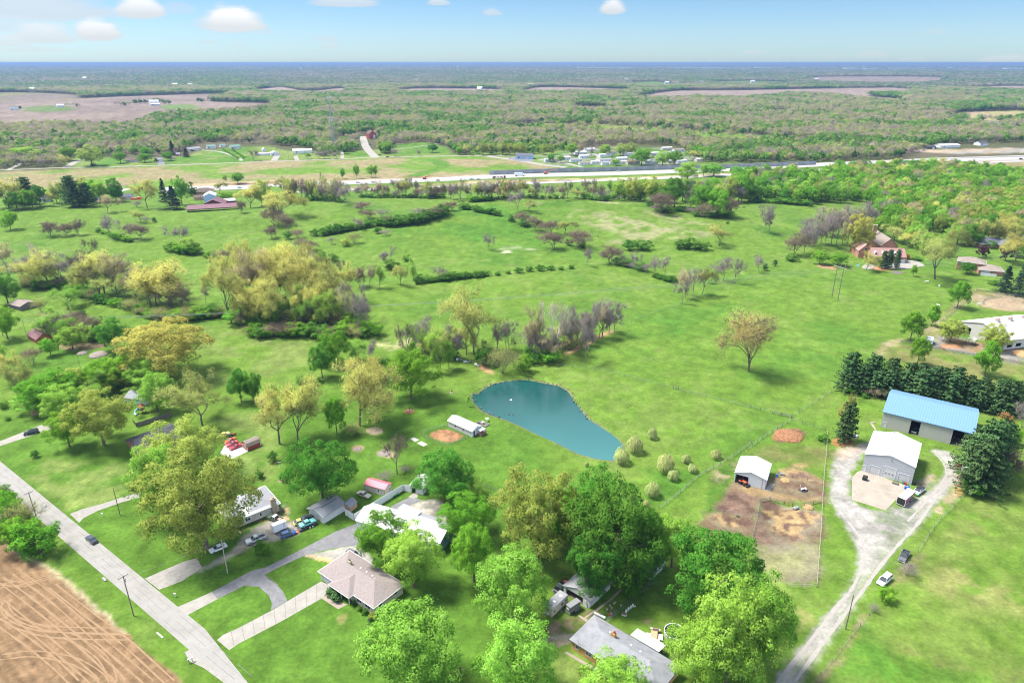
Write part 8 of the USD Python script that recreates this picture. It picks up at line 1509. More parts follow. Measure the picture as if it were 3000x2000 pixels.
 # every tree and shrub one can tell apart
LOOKW=dict(lg="bright green leafy tree",ll="light green leafy tree",dg="deep green leafy tree",yg="yellow-green leafy tree",gd="golden leafy tree",pu="dark purple-leaved tree",up="upright green tree",by="yellow budding tree",bo="olive budding tree",bt="tan budding tree",bg="pale green budding tree",bw="white-barked tree",br="bare grey tree",bd="dark bare tree",ba="brown many-stemmed tree",lw="tall golden tree",pn="dark green pine",sp="dark blue-green spruce",cd="dark green cedar",wl="pale weeping willow",sg="dark green shrub",sl="bright green shrub",sy="yellow-green shrub",sr="red shrub",su="rust-coloured shrub",sb="brown twiggy shrub",sx="bare grey shrub",fg="green tree",fd="deep green tree",fl="light green tree",fy="yellow-green tree",fo="olive budding tree",ft="tan budding tree",fb="bare grey tree")
TREES={"B1":[("lg",600,1490,1180,300,"beside the yellow-green maple by the left driveway"),("yg",900,1480,1010,500,"between the left driveway and the dark-roofed house"),("ll",600,1265,950,400,"below the round bright tree, above the left driveway"),("lg",470,1150,830,470,"with a pale trailer roof behind its crown"),("bo",1745,1310,900,430,"leaning over the wooden fence end"),("ll",1360,1195,850,370,"over the play set behind the wooden fence"),("ll",1280,1000,720,370,"just in front of the huge golden oak"),("gd",1450,890,395,720,"huge and round in the left meadow"),("dg",1015,665,390,300,"round and dense beside the golden oak"),("ll",630,655,450,230,"small, in the thicket by the red shed"),("lg",440,710,550,140,"small, in front of the little red shed"),("bg",560,560,310,300,"in the middle of the thicket behind the red shed"),("ba",760,570,360,210,"purplish, in the thicket beside the round green tree"),("bg",590,320,95,330,"spreading wide above the thicket"),("sb",370,345,215,120,"beside the track at the left edge"),("dg",70,260,-20,230,"tall at the left edge by the old roof"),("lg",70,570,270,210,"at the left edge above the red shed"),("ll",20,840,560,160,"at the left edge below the utility pole"),("by",115,965,670,180,"tall and narrow at the left edge"),("bo",230,1110,740,210,"next to the narrow yellow tree at the left"),("sb",290,790,645,150,"in the grass below the red shed"),("sl",800,910,780,130,"near the brush pile"),("sg",920,860,750,130,"beyond the brush pile shrubs"),("cd",945,960,820,60,"slim, before the light green trees"),("sb",1040,970,860,110,"beside the slim cedar"),("bg",850,1120,950,240,"small, between the big crowns at the left"),("dg",2080,1110,800,190,"with several stems beside the meadow fence line"),("dg",2190,1115,830,170,"joined to the many-stemmed tree by the fence line"),("sg",40,1165,1100,70,"at the left edge by the concrete path"),("sg",70,1265,1235,50,"small round, on the lawn left of the driveway"),("sg",395,470,380,90,"beside the red shed roof"),("sg",800,590,470,120,"at the foot of the purplish thicket"),("bg",1180,1060,980,160,"thin, by the pale metal roof"),("sg",700,360,310,80,"bright, at the top of the thicket"),("sl",960,420,360,90,"above the round green tree")],"C1":[("bt",65,1110,850,170,"at the left edge of the creek row"),("bw",335,1195,840,150,"ghostly pale in the creek row"),("bo",510,1200,930,220,"between the pale and the dark creek trees"),("bd",715,1195,870,210,"gnarled in the creek row"),("bd",770,1000,815,150,"standing behind the gnarled creek tree"),("by",900,1290,930,330,"left of the widest creek tree"),("bt",1010,1290,900,260,"dark-limbed in the creek row"),("by",1500,1440,1010,530,"widest of the creek row"),("bo",1300,1400,1060,330,"behind the widest creek tree"),("br",1130,1260,1000,150,"thin, in the creek row"),("br",1775,1380,1210,90,"small and lone right of the creek row"),("ba",1590,1440,1180,170,"at the right end of the creek row"),("lg",95,745,565,135,"lone on the far left pasture"),("ba",430,800,655,140,"first of three on the left pasture"),("ba",570,800,675,140,"second of three on the left pasture"),("ba",672,792,640,100,"third of three on the left pasture"),("bt",930,595,440,160,"at the end of the pasture fence row"),("br",955,815,600,150,"tall in the pasture fence row"),("br",1070,820,650,150,"beside the tall fence-row tree"),("ba",1225,830,670,150,"right end of the pasture fence row"),("bo",1210,680,568,110,"behind the fence row"),("sx",1265,690,625,70,"beside the dark round cedar"),("cd",1333,680,638,46,"round and dark on the far pasture"),("br",1560,890,690,170,"over green shrubs in the middle of the left pasture"),("bg",1680,945,800,150,"joined to shrubs in the left pasture"),("ba",1970,1025,900,170,"in the pasture above the grove"),("br",2100,1025,940,130,"at the top edge of the grove"),("by",80,560,285,210,"at the far left farmstead"),("pn",245,525,290,170,"tall at the far left farmstead"),("dg",150,570,410,180,"in front of the far left farmstead"),("lg",260,565,390,150,"right of the far left farmstead pine"),("lg",385,475,395,110,"by the far left barns"),("by",465,540,412,66,"narrow, by the far left barns"),("lg",560,470,335,130,"left of the far dark pines"),("pn",640,545,280,170,"darkest of the far pines"),("pn",760,545,340,150,"right of the darkest far pine"),("ll",830,480,300,190,"behind the far pines"),("yg",740,450,290,130,"above the far pines"),("dg",1000,505,288,140,"between the far pines and the lawn"),("by",1270,560,300,180,"with two stems on the far lawn"),("sp",1420,505,300,110,"left of the far brick house"),("sp",1505,570,365,190,"broad, left of the blue barn"),("lg",1570,530,275,140,"behind the broad far spruce"),("sg",1650,450,330,90,"beside the far house"),("sl",715,540,475,80,"under the far pines"),("sx",1180,550,490,80,"by the far roofs"),("bo",1890,430,325,95,"beside the highway left"),("lg",1950,500,420,150,"behind the blue barn"),("by",2160,560,370,190,"right of the dark red barn"),("ba",2080,600,480,90,"beside the long open stable"),("by",2250,440,310,130,"by the highway above the dark red barn"),("lg",2050,348,245,110,"lone in the tan field"),("bg",1930,350,270,45,"thin, in the tan field"),("ll",220,145,20,250,"beside the far left road end"),("yg",795,195,10,200,"beyond the far lane"),("lg",600,150,15,130,"on the bank behind the far road"),("by",560,195,95,100,"small, by the far lane"),("lg",1040,172,62,105,"round, left of the low brown house"),("lg",1250,165,80,125,"round, right of the low brown house"),("lg",1270,110,25,110,"behind the low brown house"),("lg",1450,150,66,100,"round, by the small red shed far off"),("cd",1345,166,128,36,"clipped, by the far driveway"),("sp",1605,120,40,78,"dark, left of the striped lawn"),("sp",1490,100,-25,90,"tall, left of the green-roofed sheds"),("bd",2180,150,40,120,"lone by the white houses"),("sg",805,195,165,55,"under the yellow-green roadside tree"),("by",2400,650,410,330,"large and golden right of the stable"),("ba",2370,705,520,170,"before the large golden pasture tree"),("ba",2480,770,590,140,"purplish below the large golden tree"),("ba",2345,820,700,110,"low, below the large golden tree")],"C2":[("lg",1265,82,-10,125,"round, right of the far red house"),("dg",1670,80,-6,92,"lone by the path beyond the far road"),("br",1540,112,48,50,"small, beyond the far road"),("br",1340,112,40,80,"beside the far red house lawn"),("bg",590,137,66,60,"small, near the white house"),("lg",1015,302,170,55,"slender, left of a pair in the tan field"),("lg",895,306,205,45,"leaning slender in the tan field"),("lg",1140,292,180,72,"left of the slender pair in the tan field"),("lg",1180,292,180,40,"right of the slender pair in the tan field"),("yg",200,540,315,150,"by the highway left of the golden pasture tree"),("br",930,525,335,160,"at the corner of the back hedgerow"),("ba",1055,585,490,150,"tan, at the top of the pasture hedge"),("ba",1125,650,570,110,"in the bend of the pasture hedge"),("br",1235,655,560,110,"rising from the long green hedge"),("ba",1320,700,610,120,"olive, rising from the long green hedge"),("br",1550,640,550,130,"small, behind the long green hedge"),("ba",1670,630,530,150,"arching over the long green hedge"),("ba",1840,580,485,140,"reddish brown at the crest of the hedge"),("br",1030,745,640,120,"grey, in the lower pasture hedge"),("sg",655,795,735,85,"at the left end of the lower hedge"),("ba",590,935,815,190,"broad and low below the lower hedge"),("sy",930,882,808,95,"lone in the middle pasture"),("sb",990,865,765,105,"beside the yellow-green pasture shrub"),("sg",1195,775,720,72,"below the long hedge"),("sx",1272,795,742,95,"mound, below the long hedge"),("sg",425,825,760,72,"under the golden pasture tree"),("sx",800,870,800,60,"fallen, in the middle pasture"),("sb",510,815,740,110,"below the golden pasture tree"),("sg",720,1010,940,120,"left half of the dark clump above the grove"),("sg",800,1015,950,120,"right half of the dark clump above the grove"),("bd",890,1160,985,100,"right of the grove"),("ba",1045,1240,1045,140,"left of three at the field corner"),("bt",1130,1242,1020,110,"middle of three at the field corner"),("bg",1215,1242,1040,85,"right of three at the field corner"),("br",1310,1060,880,140,"over the dark shrub in the middle pasture"),("sg",1310,1085,1000,140,"under the bare tree in the middle pasture"),("sg",1450,1015,960,75,"small, by the pale blossoming tree"),("bo",1395,1225,1040,130,"in the lower field hedge"),("bg",1500,1190,985,105,"pale and blossoming in the lower field hedge"),("sg",1550,1210,1118,85,"in the lower field hedge by the pale tree"),("br",1730,1180,1050,105,"in the lower field hedge"),("br",2150,915,768,100,"small and lone on the green slope")],"C3":[("br",345,585,390,145,"tall on the hill crest"),("bo",440,592,480,105,"beside the tall crest tree"),("bo",2080,885,690,185,"rounded, beside the dark round thickets"),("ba",375,690,580,125,"at the top of the brown hedgerow"),("ba",500,760,620,140,"second down the brown hedgerow"),("ba",625,780,640,170,"third down the brown hedgerow"),("bo",745,780,650,150,"olive, in the brown hedgerow"),("ba",660,915,740,210,"largest of the brown hedgerow, at its left"),("ba",855,895,730,230,"largest of the brown hedgerow, at its right"),("sg",290,665,610,62,"above the brown hedgerow"),("sg",410,712,655,85,"in the upper brown hedgerow"),("sg",780,880,820,70,"under the brown hedgerow"),("sg",905,900,850,60,"at the lower end of the brown hedgerow"),("ba",1140,1035,860,180,"at the meeting of two hedgerows"),("br",940,1062,895,100,"small, above the lower field hedge"),("sx",1250,1035,955,50,"right of the hedgerow meeting"),("br",1350,1075,920,90,"in the right-hand field hedge"),("sx",1450,1112,1030,100,"largest and greyest in the right-hand field hedge"),("br",1525,1132,960,115,"tallest of the right-hand field hedge"),("br",1610,1142,970,85,"last of the right-hand field hedge"),("sg",1200,1045,980,90,"at the hedgerow meeting"),("sg",1310,920,828,130,"left half of the first round thicket"),("sg",1430,917,835,140,"right half of the first round thicket"),("sg",1745,905,832,125,"left part of the second round thicket"),("sg",1815,905,800,130,"middle of the second round thicket"),("sg",1920,917,838,150,"right part of the second round thicket"),("bt",1790,1330,1060,140,"left of the bare roadside clump"),("br",1850,1320,1055,150,"in the middle of the bare roadside clump"),("bo",1930,1300,1060,150,"right of the bare roadside clump"),("bg",1985,1200,1060,80,"green, at the right of the bare clump"),("br",1760,1385,1180,100,"lowest of the bare clump"),("br",2115,1185,980,160,"leaning, above the power line"),("br",2210,1205,970,120,"slim, right of the leaning tree"),("sx",2050,1110,1050,90,"under the leaning bare tree"),("sg",2150,692,668,30,"tiny, on the far right slope")],"B2":[("lg",830,790,470,260,"tall behind the budding maples"),("dg",720,905,590,210,"at the meadow fence behind the budding maples"),("bg",1010,735,560,210,"airy, right of the tall fence tree"),("br",1165,780,555,120,"thin, in the meadow corner"),("bg",1450,690,415,190,"left in the creek grove above the pond"),("br",1600,690,385,240,"rounded, in the creek grove above the pond"),("bg",1735,825,470,200,"slender, at the pond side of the creek grove"),("ll",1810,825,565,120,"small green, at the pond side of the creek grove"),("bo",2025,700,130,410,"tallest above the pond"),("bo",1960,705,430,200,"beside the tallest tree above the pond"),("lg",1490,1085,650,470,"broad, left of the pond"),("by",1040,1315,725,560,"left of the pair of budding maples"),("by",1185,1270,785,430,"right of the pair of budding maples"),("by",350,1470,985,430,"left of the pair by the red sheds"),("by",515,1475,950,380,"right of the pair by the red sheds"),("up",845,1385,1055,200,"narrow, beside the budding maples"),("sb",1000,1375,1305,160,"at the foot of the budding maples"),("bo",1890,620,480,120,"slim, in the creek grove"),("br",2230,665,430,110,"thin, above the pond"),("br",2320,660,395,120,"forked, above the pond"),("bd",2130,680,560,70,"short broken, above the pond"),("sg",1250,790,725,120,"dark, behind the broad tree by the pond"),("sg",1420,760,690,160,"dark, under the creek grove"),("sg",1120,1010,960,0.1,"x"),("bg",1975,1150,1060,40,"tiny, on the pond's left bank"),("sl",2100,760,690,150,"under the tallest tree above the pond"),("sg",540,960,885,110,"dark, on the meadow fence"),("sg",660,945,910,120,"low, on the meadow fence"),("sg",290,1040,980,110,"behind the pair by the red sheds")],"B3":[("sb",215,865,655,240,"large and rosy above the pond"),("sl",390,858,695,160,"with white blossom above the pond"),("bd",165,665,425,90,"black-stemmed, left above the pond"),("bd",245,655,385,100,"black-stemmed, second above the pond"),("bd",310,680,520,60,"short, above the pond"),("bt",510,765,285,190,"tall, left of the white sycamore"),("bw",660,745,215,280,"tall and spreading above the pond"),("br",575,755,540,110,"dark, at the foot of the white-barked tree"),("br",810,645,280,170,"right of the white-barked tree"),("bd",860,715,490,130,"ivy-dark beside the pasture"),("br",925,775,375,140,"pale and slim at the pasture edge"),("br",985,600,300,150,"in the bare row above the pasture"),("br",1045,555,240,170,"middle of the bare row above the pasture"),("br",1130,520,215,190,"right in the bare row above the pasture"),("br",1175,505,300,130,"last in the bare row above the pasture"),("bo",760,600,470,90,"low, behind the bare row"),("sg",60,790,640,180,"dark, left of the rosy shrub"),("sl",620,775,660,160,"under the white-barked tree"),("sg",480,780,690,110,"right of the blossoming shrub"),("sb",800,650,560,130,"under the bare row"),("lw",2345,845,240,380,"lone, in the right pasture")],"B4":[("up",1370,585,325,195,"by the gate of the horse barn"),("up",1555,455,275,110,"dark and compact beside the horse paddock"),("up",1775,300,60,170,"lone at the corner of the horse paddock"),("yg",1715,590,395,215,"round, before the horse barn door"),("yg",2080,655,435,240,"round, at the corner of the horse barn"),("up",1430,790,540,165,"wind-bent, behind the pine row"),("up",2010,880,590,205,"wind-bent, right behind the pine row"),("pn",830,1000,680,200,"first at the left of the pine row"),("pn",1020,1015,700,210,"second in the pine row"),("pn",1185,1005,735,180,"third in the pine row"),("pn",1330,1050,770,180,"fourth in the pine row"),("pn",1430,1070,780,170,"fifth in the pine row"),("pn",1550,1090,800,180,"sixth in the pine row"),("pn",1720,1120,805,180,"seventh in the pine row"),("pn",1845,1140,880,130,"eighth in the pine row"),("pn",1960,1160,890,160,"ninth in the pine row"),("pn",2100,1195,930,170,"tenth in the pine row"),("pn",2190,1190,960,140,"eleventh in the pine row"),("pn",2300,1180,935,170,"last at the right of the pine row"),("sb",960,1010,910,150,"dark, under the first pines"),("sb",1090,1070,980,160,"dark, under the second pine"),("sl",855,1035,970,95,"under the first pine"),("sg",985,1070,1030,70,"low, beside the blue-roofed barn"),("pn",800,1450,1110,190,"shaggy, in front of the blue-roofed barn"),("by",775,1440,1050,110,"gold-topped, behind the shaggy pine"),("sg",620,1440,1390,100,"in the fenced lot by the shaggy pine")],"A4":[("pn",1290,475,180,240,"lowest of the clump right of the blue-roofed barn"),("pn",1330,400,70,240,"tallest of the clump right of the blue-roofed barn"),("pn",1260,350,130,200,"left of the clump right of the blue-roofed barn"),("pn",1400,330,60,190,"back of the clump right of the blue-roofed barn"),("ba",1430,390,190,150,"at the right of the pine clump"),("su",1440,140,10,110,"at the blue-roofed barn's end"),("sl",1495,190,85,95,"right of the blue-roofed barn's end"),("br",1540,130,-40,130,"at the right edge behind the pine clump"),("sg",1280,480,390,130,"at the foot of the pine clump"),("sl",770,1095,1020,95,"beside the white van"),("sx",700,1160,1120,60,"low, below the van"),("sx",890,950,880,90,"low, beside the dark pickup"),("ll",20,1500,960,370,"at the left of the long gravel drive")],"A1":[("yg",1080,400,65,420,"behind the house with the red cars"),("ll",960,590,190,350,"between two yellow-green maples by the road"),("yg",1190,800,245,580,"huge, beside the white sedan"),("sg",205,272,232,44,"small, on the left lawn"),("sl",235,830,640,230,"largest of the roadside hedge"),("sl",90,800,620,180,"second of the roadside hedge"),("sb",130,700,545,190,"brown, in the roadside hedge"),("sl",40,660,480,180,"upper left of the roadside hedge"),("sb",10,560,420,90,"topmost of the roadside hedge"),("sg",835,530,480,60,"at the edge of the big maples"),("sl",1505,822,755,90,"beside the silver pickup")],"A2":[("dg",485,520,165,390,"dense, behind the white garage"),("bd",910,372,165,190,"old and bare by the red-roofed shed"),("dg",1180,530,240,350,"at the end of the white fence"),("ll",1270,520,370,270,"beside the deep green tree at the fence end"),("lg",1310,725,490,310,"right of the parked motorhome"),("lg",1350,985,645,240,"conical, right of the long white shed"),("lg",835,895,580,300,"in front of the long white shed's left end"),("ll",1010,1020,675,350,"in front of the long white shed's right end"),("ll",985,1610,1130,580,"large, on the front lawn below the hip-roofed house"),("sg",198,297,238,60,"dark, on the lawn behind the chimney house"),("sg",122,392,345,48,"small, on the lawn by the red sheds"),("sx",840,405,352,85,"pile of prunings by the red-roofed shed"),("cd",758,1240,1195,42,"clipped, at the hip-roofed house's front corner"),("sy",775,1195,1165,60,"at the front corner of the hip-roofed house"),("sx",960,355,320,60,"brush under the old bare tree"),("sg",660,1120,1090,30,"clipped, at the porch"),("sg",695,1150,1125,34,"low, under the front wall"),("sg",725,1170,1140,40,"low, near the corner of the front wall")],"A3":[("yg",345,850,340,470,"left of the tall deep green one over the lean-to"),("dg",770,980,420,560,"broad, over the old garage"),("dg",700,760,335,400,"tallest behind the old garage"),("dg",660,1080,700,320,"drooping over the old garage"),("dg",910,1000,560,320,"at the right of the old garage's trees"),("ll",1110,900,585,270,"at the edge of the horse lot"),("dg",1340,1190,690,520,"broad, between the fence and the horse lot"),("ll",1420,1560,950,480,"broad, above the swimming pool"),("ll",1290,1640,1190,470,"lowest, beside the swimming pool"),("ll",200,1245,790,420,"left of the old camper"),("ll",210,1660,1190,490,"below the old camper"),("ll",760,1680,1455,440,"in front of the brick house"),("lg",480,800,400,260,"between the two giant crowns"),("dg",880,1075,960,120,"low branch over the path"),("wl",825,305,188,112,"at the pond's lower tip"),("wl",900,245,118,112,"right of the pond's lower tip"),("wl",1000,165,82,72,"small, uphill of the pond's tip"),("wl",1075,352,222,122,"largest below the pond"),("wl",1195,302,238,66,"first of a pair in the meadow"),("wl",1232,355,295,72,"second of a pair in the meadow"),("wl",1365,280,210,72,"farthest right in the meadow"),("wl",1120,402,325,80,"in the lush strip below the pond"),("wl",1000,495,385,104,"lowest, beside the fence line"),("wl",625,325,285,32,"tiny, on the mown bank"),("wl",965,562,500,44,"tiny, by the lower fence")],"C4":[("br",60,1110,955,105,"small, beside the round cedars"),("cd",120,1095,1035,52,"reddish round, left of a pair"),("cd",205,1058,1003,46,"round, right of a pair"),("br",115,762,515,120,"left of the twin on the far pasture"),("br",158,766,525,120,"right of the twin on the far pasture"),("ba",365,960,745,200,"at the front of the bare wood"),("by",600,860,650,130,"small, in the bare wood"),("gd",905,940,598,250,"rounded, at the edge of the bare wood"),("lg",1110,800,608,140,"behind the brick mansion's chimney"),("up",1395,1145,1042,52,"small, on the lawn before the brick mansion"),("bo",1585,1170,755,350,"large, between the two right-hand houses"),("dg",1855,1122,1018,135,"round, before the tan house"),("pu",1990,985,875,105,"left of the pair behind the tan house"),("pu",2190,1010,860,120,"right of the pair behind the tan house"),("by",995,1085,925,170,"before the brick mansion's gable"),("pn",1130,1080,925,70,"left of the pines before the brick mansion"),("pn",1180,1080,915,80,"middle of the pines before the brick mansion"),("pn",1250,1075,910,60,"thin, right of the pines before the brick mansion"),("lg",590,1040,915,140,"left of the swimming pool garden"),("lg",745,1055,935,160,"right beside the garden pool"),("sr",1343,1000,948,42,"beside the brick mansion"),("sp",2175,1280,1050,170,"left of the pair at the right edge"),("sp",2300,1310,1000,180,"right of the pair at the right edge"),("sg",2090,1215,1180,90,"in the curved bed on the right lawn"),("sg",1420,1005,975,110,"clipped hedge by the mansion's drive"),("sg",350,1010,950,110,"before the bare wood"),("dg",2050,900,830,110,"by the slate-roofed house"),("by",2250,1050,800,240,"right of the tan house"),("ll",2300,980,850,180,"at the right edge behind the tan house"),("bo",1750,980,700,150,"behind the large budding tree"),("by",1350,900,760,140,"behind the mansion's roof")],}
ORD="first second third fourth fifth sixth seventh eighth ninth tenth eleventh twelfth thirteenth fourteenth fifteenth sixteenth seventeenth eighteenth nineteenth twentieth".split()
ORD+=["twenty-"+o for o in ORD[:9]]+["thirtieth"]+["thirty-"+o for o in ORD[:9]]
def tail(i,n):
 """Where in its row: counted from the nearer end."""
 return f", {ORD[i]} from left" if i*2<n else f", {ORD[n - 1 - i]} from right" if n-1-i else ", last at the right"
for tl,rows in TREES.items():
 s=TILES[tl][2]
 for code,x,y,yt,w,where in rows:
  if where=="x":
   continue
  u,v=px(tl,x,y)
  p=at(u,v)
  h=max(.5,float(top_z(p,px(tl,x,yt)[1])))
  wid=w*s*depth(p)/FPX
  if code=="wl":
   h,wid=h*.9,wid*.85
  if code in("lg","ll","dg","yg","gd","up","by","bo","bg","lw","sg","sl"):
   wid*=1.06
  plant(code,p-np.array([0,0,.05]),h,wid,f"{LOOKW[code]} {where}")
def bush_row(tl,pts,n,codes,hpx,label,group,jit=6):
 s=TILES[tl][2]
 q=smooth_line(pts,8)
 L=np.r_[0,np.cumsum(np.hypot(*np.diff(q,axis=0).T))]
 n,rows=int(n*1.3),[]
 for i in range(n):
  t=(i+.5)/n*L[-1]
  rows.append((np.interp(t,L,q[:,0])+_trng.uniform(-jit,jit),np.interp(t,L,q[:,1])+_trng.uniform(-jit,jit)*.5,hpx*_trng.uniform(.75,1.4),_trng.choice(codes)))
 for i,(x,y,hp,c)in enumerate(sorted(rows)):
  p=at(*px(tl,x,y))
  h=float(top_z(p,px(tl,x,y-hp)[1]))
  plant(c,p-np.array([0,0,.05]),h,hp*1.7*s*depth(p)/FPX,f"{LOOKW[c]} {label}{tail(i, n)}",group)
bush_row("C2",[(710,795),(850,770),(950,752),(1050,738),(1150,712)],9,["sg"],58,"in the lower pasture hedge","shrubs of the lower pasture hedge")
bush_row("C2",[(1200,700),(1300,708),(1420,700),(1550,680),(1660,650),(1780,605)],14,["sg"],70,"in the long dark pasture hedge","shrubs of the long pasture hedge")
bush_row("C2",[(1930,575),(1985,570)],3,["sg"],50,"at the crest of the pasture hedge","shrubs at the hedge crest")
bush_row("C2",[(2030,585),(2120,602),(2200,612),(2245,625)],8,["sg"],42,"in the short hedge on the far slope","shrubs of the short hedge")
bush_row("C2",[(1600,1200),(1680,1190),(1800,1178),(1900,1165),(2000,1155),(2110,1148)],11,["sg"],52,"in the lower field hedge","shrubs of the lower field hedge")
bush_row("C3",[(35,1148),(235,1125),(350,1112),(540,1095),(800,1082),(850,1072)],7,["sg"],42,"spaced along the field fence","shrubs along the field fence")
bush_row("C3",[(1230,1050),(1330,1075),(1420,1100)],5,["sg","sx"],55,"in the right-hand field hedge","shrubs of the right-hand hedge")
bush_row("C3",[(1520,1150),(1600,1175),(1700,1198)],5,["sg"],45,"at the foot of the right-hand field hedge","shrubs at the foot of the right-hand hedge")
bush_row("C1",[(1460,925),(1570,945),(1700,955)],6,["sg","sl"],70,"in the middle of the left pasture","shrubs in the left pasture")
bush_row("C1",[(1770,975),(1840,990),(1900,1010)],4,["sl","sg"],45,"trailing toward the grove","shrubs trailing toward the grove")
bush_row("C1",[(840,760),(920,785),(1060,840),(1150,855)],7,["sg","sl"],40,"under the pasture fence row","shrubs under the pasture fence row")
bush_row("C1",[(200,1230),(350,1255),(560,1240),(720,1330),(860,1370),(1000,1400),(1180,1445)],16,["sg","sl","sb"],75,"under the creek row","shrubs under the creek row")
bush_row("B1",[(1180,330),(1300,380),(1450,405),(1620,400),(1780,380),(1930,370)],12,["sg","sb","sl"],85,"under the widest creek trees","shrubs under the widest creek trees")
bush_row("B2",[(60,525),(200,545),(380,548),(560,530),(720,560),(900,530),(1080,555),(1180,530)],16,["sg","sl","sg","sb"],90,"at the front of the big grove","shrubs at the front of the big grove",14)
bush_row("B2",[(1330,770),(1480,740),(1700,735),(1900,720)],6,["sg","sb"],60,"under the creek grove","shrubs under the creek grove")
bush_row("B3",[(420,700),(520,720),(760,640),(900,590)],7,["sg","sb","sl"],60,"in the strip above the pond","shrubs in the strip above the pond")
bush_row("C2",[(480,500),(620,495),(760,490),(900,515)],9,["sg","sl"],36,"in the left highway hedgerow","shrubs of the highway hedgerow, left part")
bush_row("C2",[(1040,465),(1140,470),(1250,468),(1380,470),(1500,470),(1640,475),(1780,475)],15,["sg"],34,"in the middle highway hedgerow","shrubs of the highway hedgerow, middle part")
bush_row("C2",[(1980,505),(2100,498),(2180,490)],5,["sl","sg"],40,"under tan trees by the highway","shrubs of the highway hedgerow under tan trees")
bush_row("C3",[(20,490),(110,490),(300,465),(500,470),(620,472),(760,475)],10,["sg","sl"],28,"in the hedgerow behind the hill","shrubs of the hedgerow behind the hill")
bush_row("C3",[(900,475),(1050,495),(1200,485),(1330,485),(1420,500),(1560,590),(1780,585),(1900,630),(2050,640),(2200,640)],22,["sg","sl","sg","sx"],45,"at the edge of the far wood","shrubs at the edge of the far wood")
bush_row("C4",[(0,510),(200,515),(400,530),(520,540)],10,["sg","sl"],40,"along the wood's pasture edge","shrubs along the wood's pasture edge")
bush_row("B2",[(-60,440),(150,455),(400,420),(700,430),(1000,470)],11,["sl","sb","sg"],100,"deep inside the big grove","shrubs deep inside the big grove",16)
bush_row("B2",[(0,330),(250,330),(550,320),(850,350)],9,["sl","sb","sg"],100,"at the back of the big grove","shrubs at the back of the big grove",16)
bush_row("A1",[(5,480),(40,600),(90,690),(150,760),(250,800)],7,["sl","sg","sl","sb"],85,"filling the roadside hedge","shrubs filling the roadside hedge",12)
bush_row("E8",[(440,975),(495,925),(520,1010),(580,1070)],4,["cd"],78,"clipped round by the front walk","clipped round shrubs by the front walk",1)
def tree_row(tl,rows,where,group):
 s=TILES[tl][2]
 rows=sorted(rows,key=lambda r:r[1])
 for i,(code,x,y,yt,w)in enumerate(rows):
  p=at(*px(tl,x,y))
  plant(code,p-np.array([0,0,.05]),float(top_z(p,px(tl,x,yt)[1])),w*1.15*s*depth(p)/FPX,f"{LOOKW[code]} {where}{tail(i, len(rows))}",group)
tree_row("B2",[("by",-60,430,-60,260),("bt",60,380,-200,240),("by",205,465,30,330),("bt",260,330,-240,260),("by",360,395,-60,280),("bw",330,300,-200,200),("by",460,330,-220,300),("bo",575,385,-20,320),("by",640,330,-200,280),("by",735,345,-120,300),("bt",700,220,-260,260),("bo",880,380,-10,260),("by",860,260,-100,280),("by",745,475,300,130),("br",1030,545,150,170),("br",1090,470,190,130),("bg",560,480,200,220),("by",120,220,-270,260),("by",560,200,-270,280),("by",-100,300,-180,220),("by",20,470,60,240),("by",300,455,90,250),("bg",430,450,130,240),("by",660,440,80,260),("bg",820,460,150,220),("bo",960,440,110,230),("by",480,260,-250,280),("bo",650,260,-240,260),("by",150,300,-200,260),("br",960,420,60,160)],"in the big meadow grove","trees of the big grove")
tree_row("C2",[("bo",410,440,280,110),("bo",480,480,290,90),("bt",545,482,290,90),("yg",630,482,300,110),("bt",690,480,310,70),("bg",740,470,240,65),("bo",800,492,285,130),("bt",870,500,280,130),("bt",590,480,330,70)],"in the left highway hedgerow","trees of the highway hedgerow, left part")
tree_row("C2",[("br",1060,445,340,110),("br",1200,462,350,60),("bd",1360,462,305,155),("bo",1445,462,280,72),("br",1500,462,278,80),("ba",1690,470,370,120),("bd",1770,472,380,52),("br",1910,492,298,105),("bo",2050,485,318,110),("br",2150,485,300,150),("yg",2280,468,308,62),("bd",2330,468,315,62),("br",1590,470,400,60),("bt",1260,468,400,60)],"in the middle highway hedgerow","trees of the highway hedgerow, middle part")
tree_row("C3",[("bo",235,470,310,80),("bo",275,470,320,70),("br",360,455,290,100),("br",490,470,288,120),("br",612,472,372,82),("bd",735,485,360,105),("bd",855,472,360,42),("br",885,470,392,40),("bd",965,475,285,140),("bd",1015,492,340,105),("br",1090,492,400,105),("bg",1125,460,310,72),("br",40,470,320,100),("bo",110,475,330,110)],"in the hedgerow behind the hill","trees of the hedgerow behind the hill")
tree_row("C3",[("yg",1220,480,305,125),("bt",1300,482,290,115),("ll",1400,492,282,140),("yg",1490,505,282,140),("ba",1560,602,400,190),("dg",1690,555,275,260),("br",1820,570,400,140),("ll",1800,340,148,195),("ll",1940,285,168,85),("lg",2030,285,168,165),("lg",1930,605,330,210),("lg",2065,635,370,190),("ba",1985,635,490,150),("ba",2165,640,440,125),("lg",2030,420,285,140),("yg",2160,510,280,150),("lg",2270,505,240,150),("bo",1620,520,300,150),("yg",1760,500,300,150),("dg",2330,500,280,150)],"at the pasture end of the far wood","trees at the pasture end of the far wood")
tree_row("C1",[("lg",1925+15.5*i,60+9.5*i,42+9.1*i,24+i*.9)for i in range(9)]+[("lg",1985+14.5*i,52+9.6*i,34+9.3*i,24+i*.9)for i in range(9)],"in the double row along a far driveway","clipped trees along a far driveway")
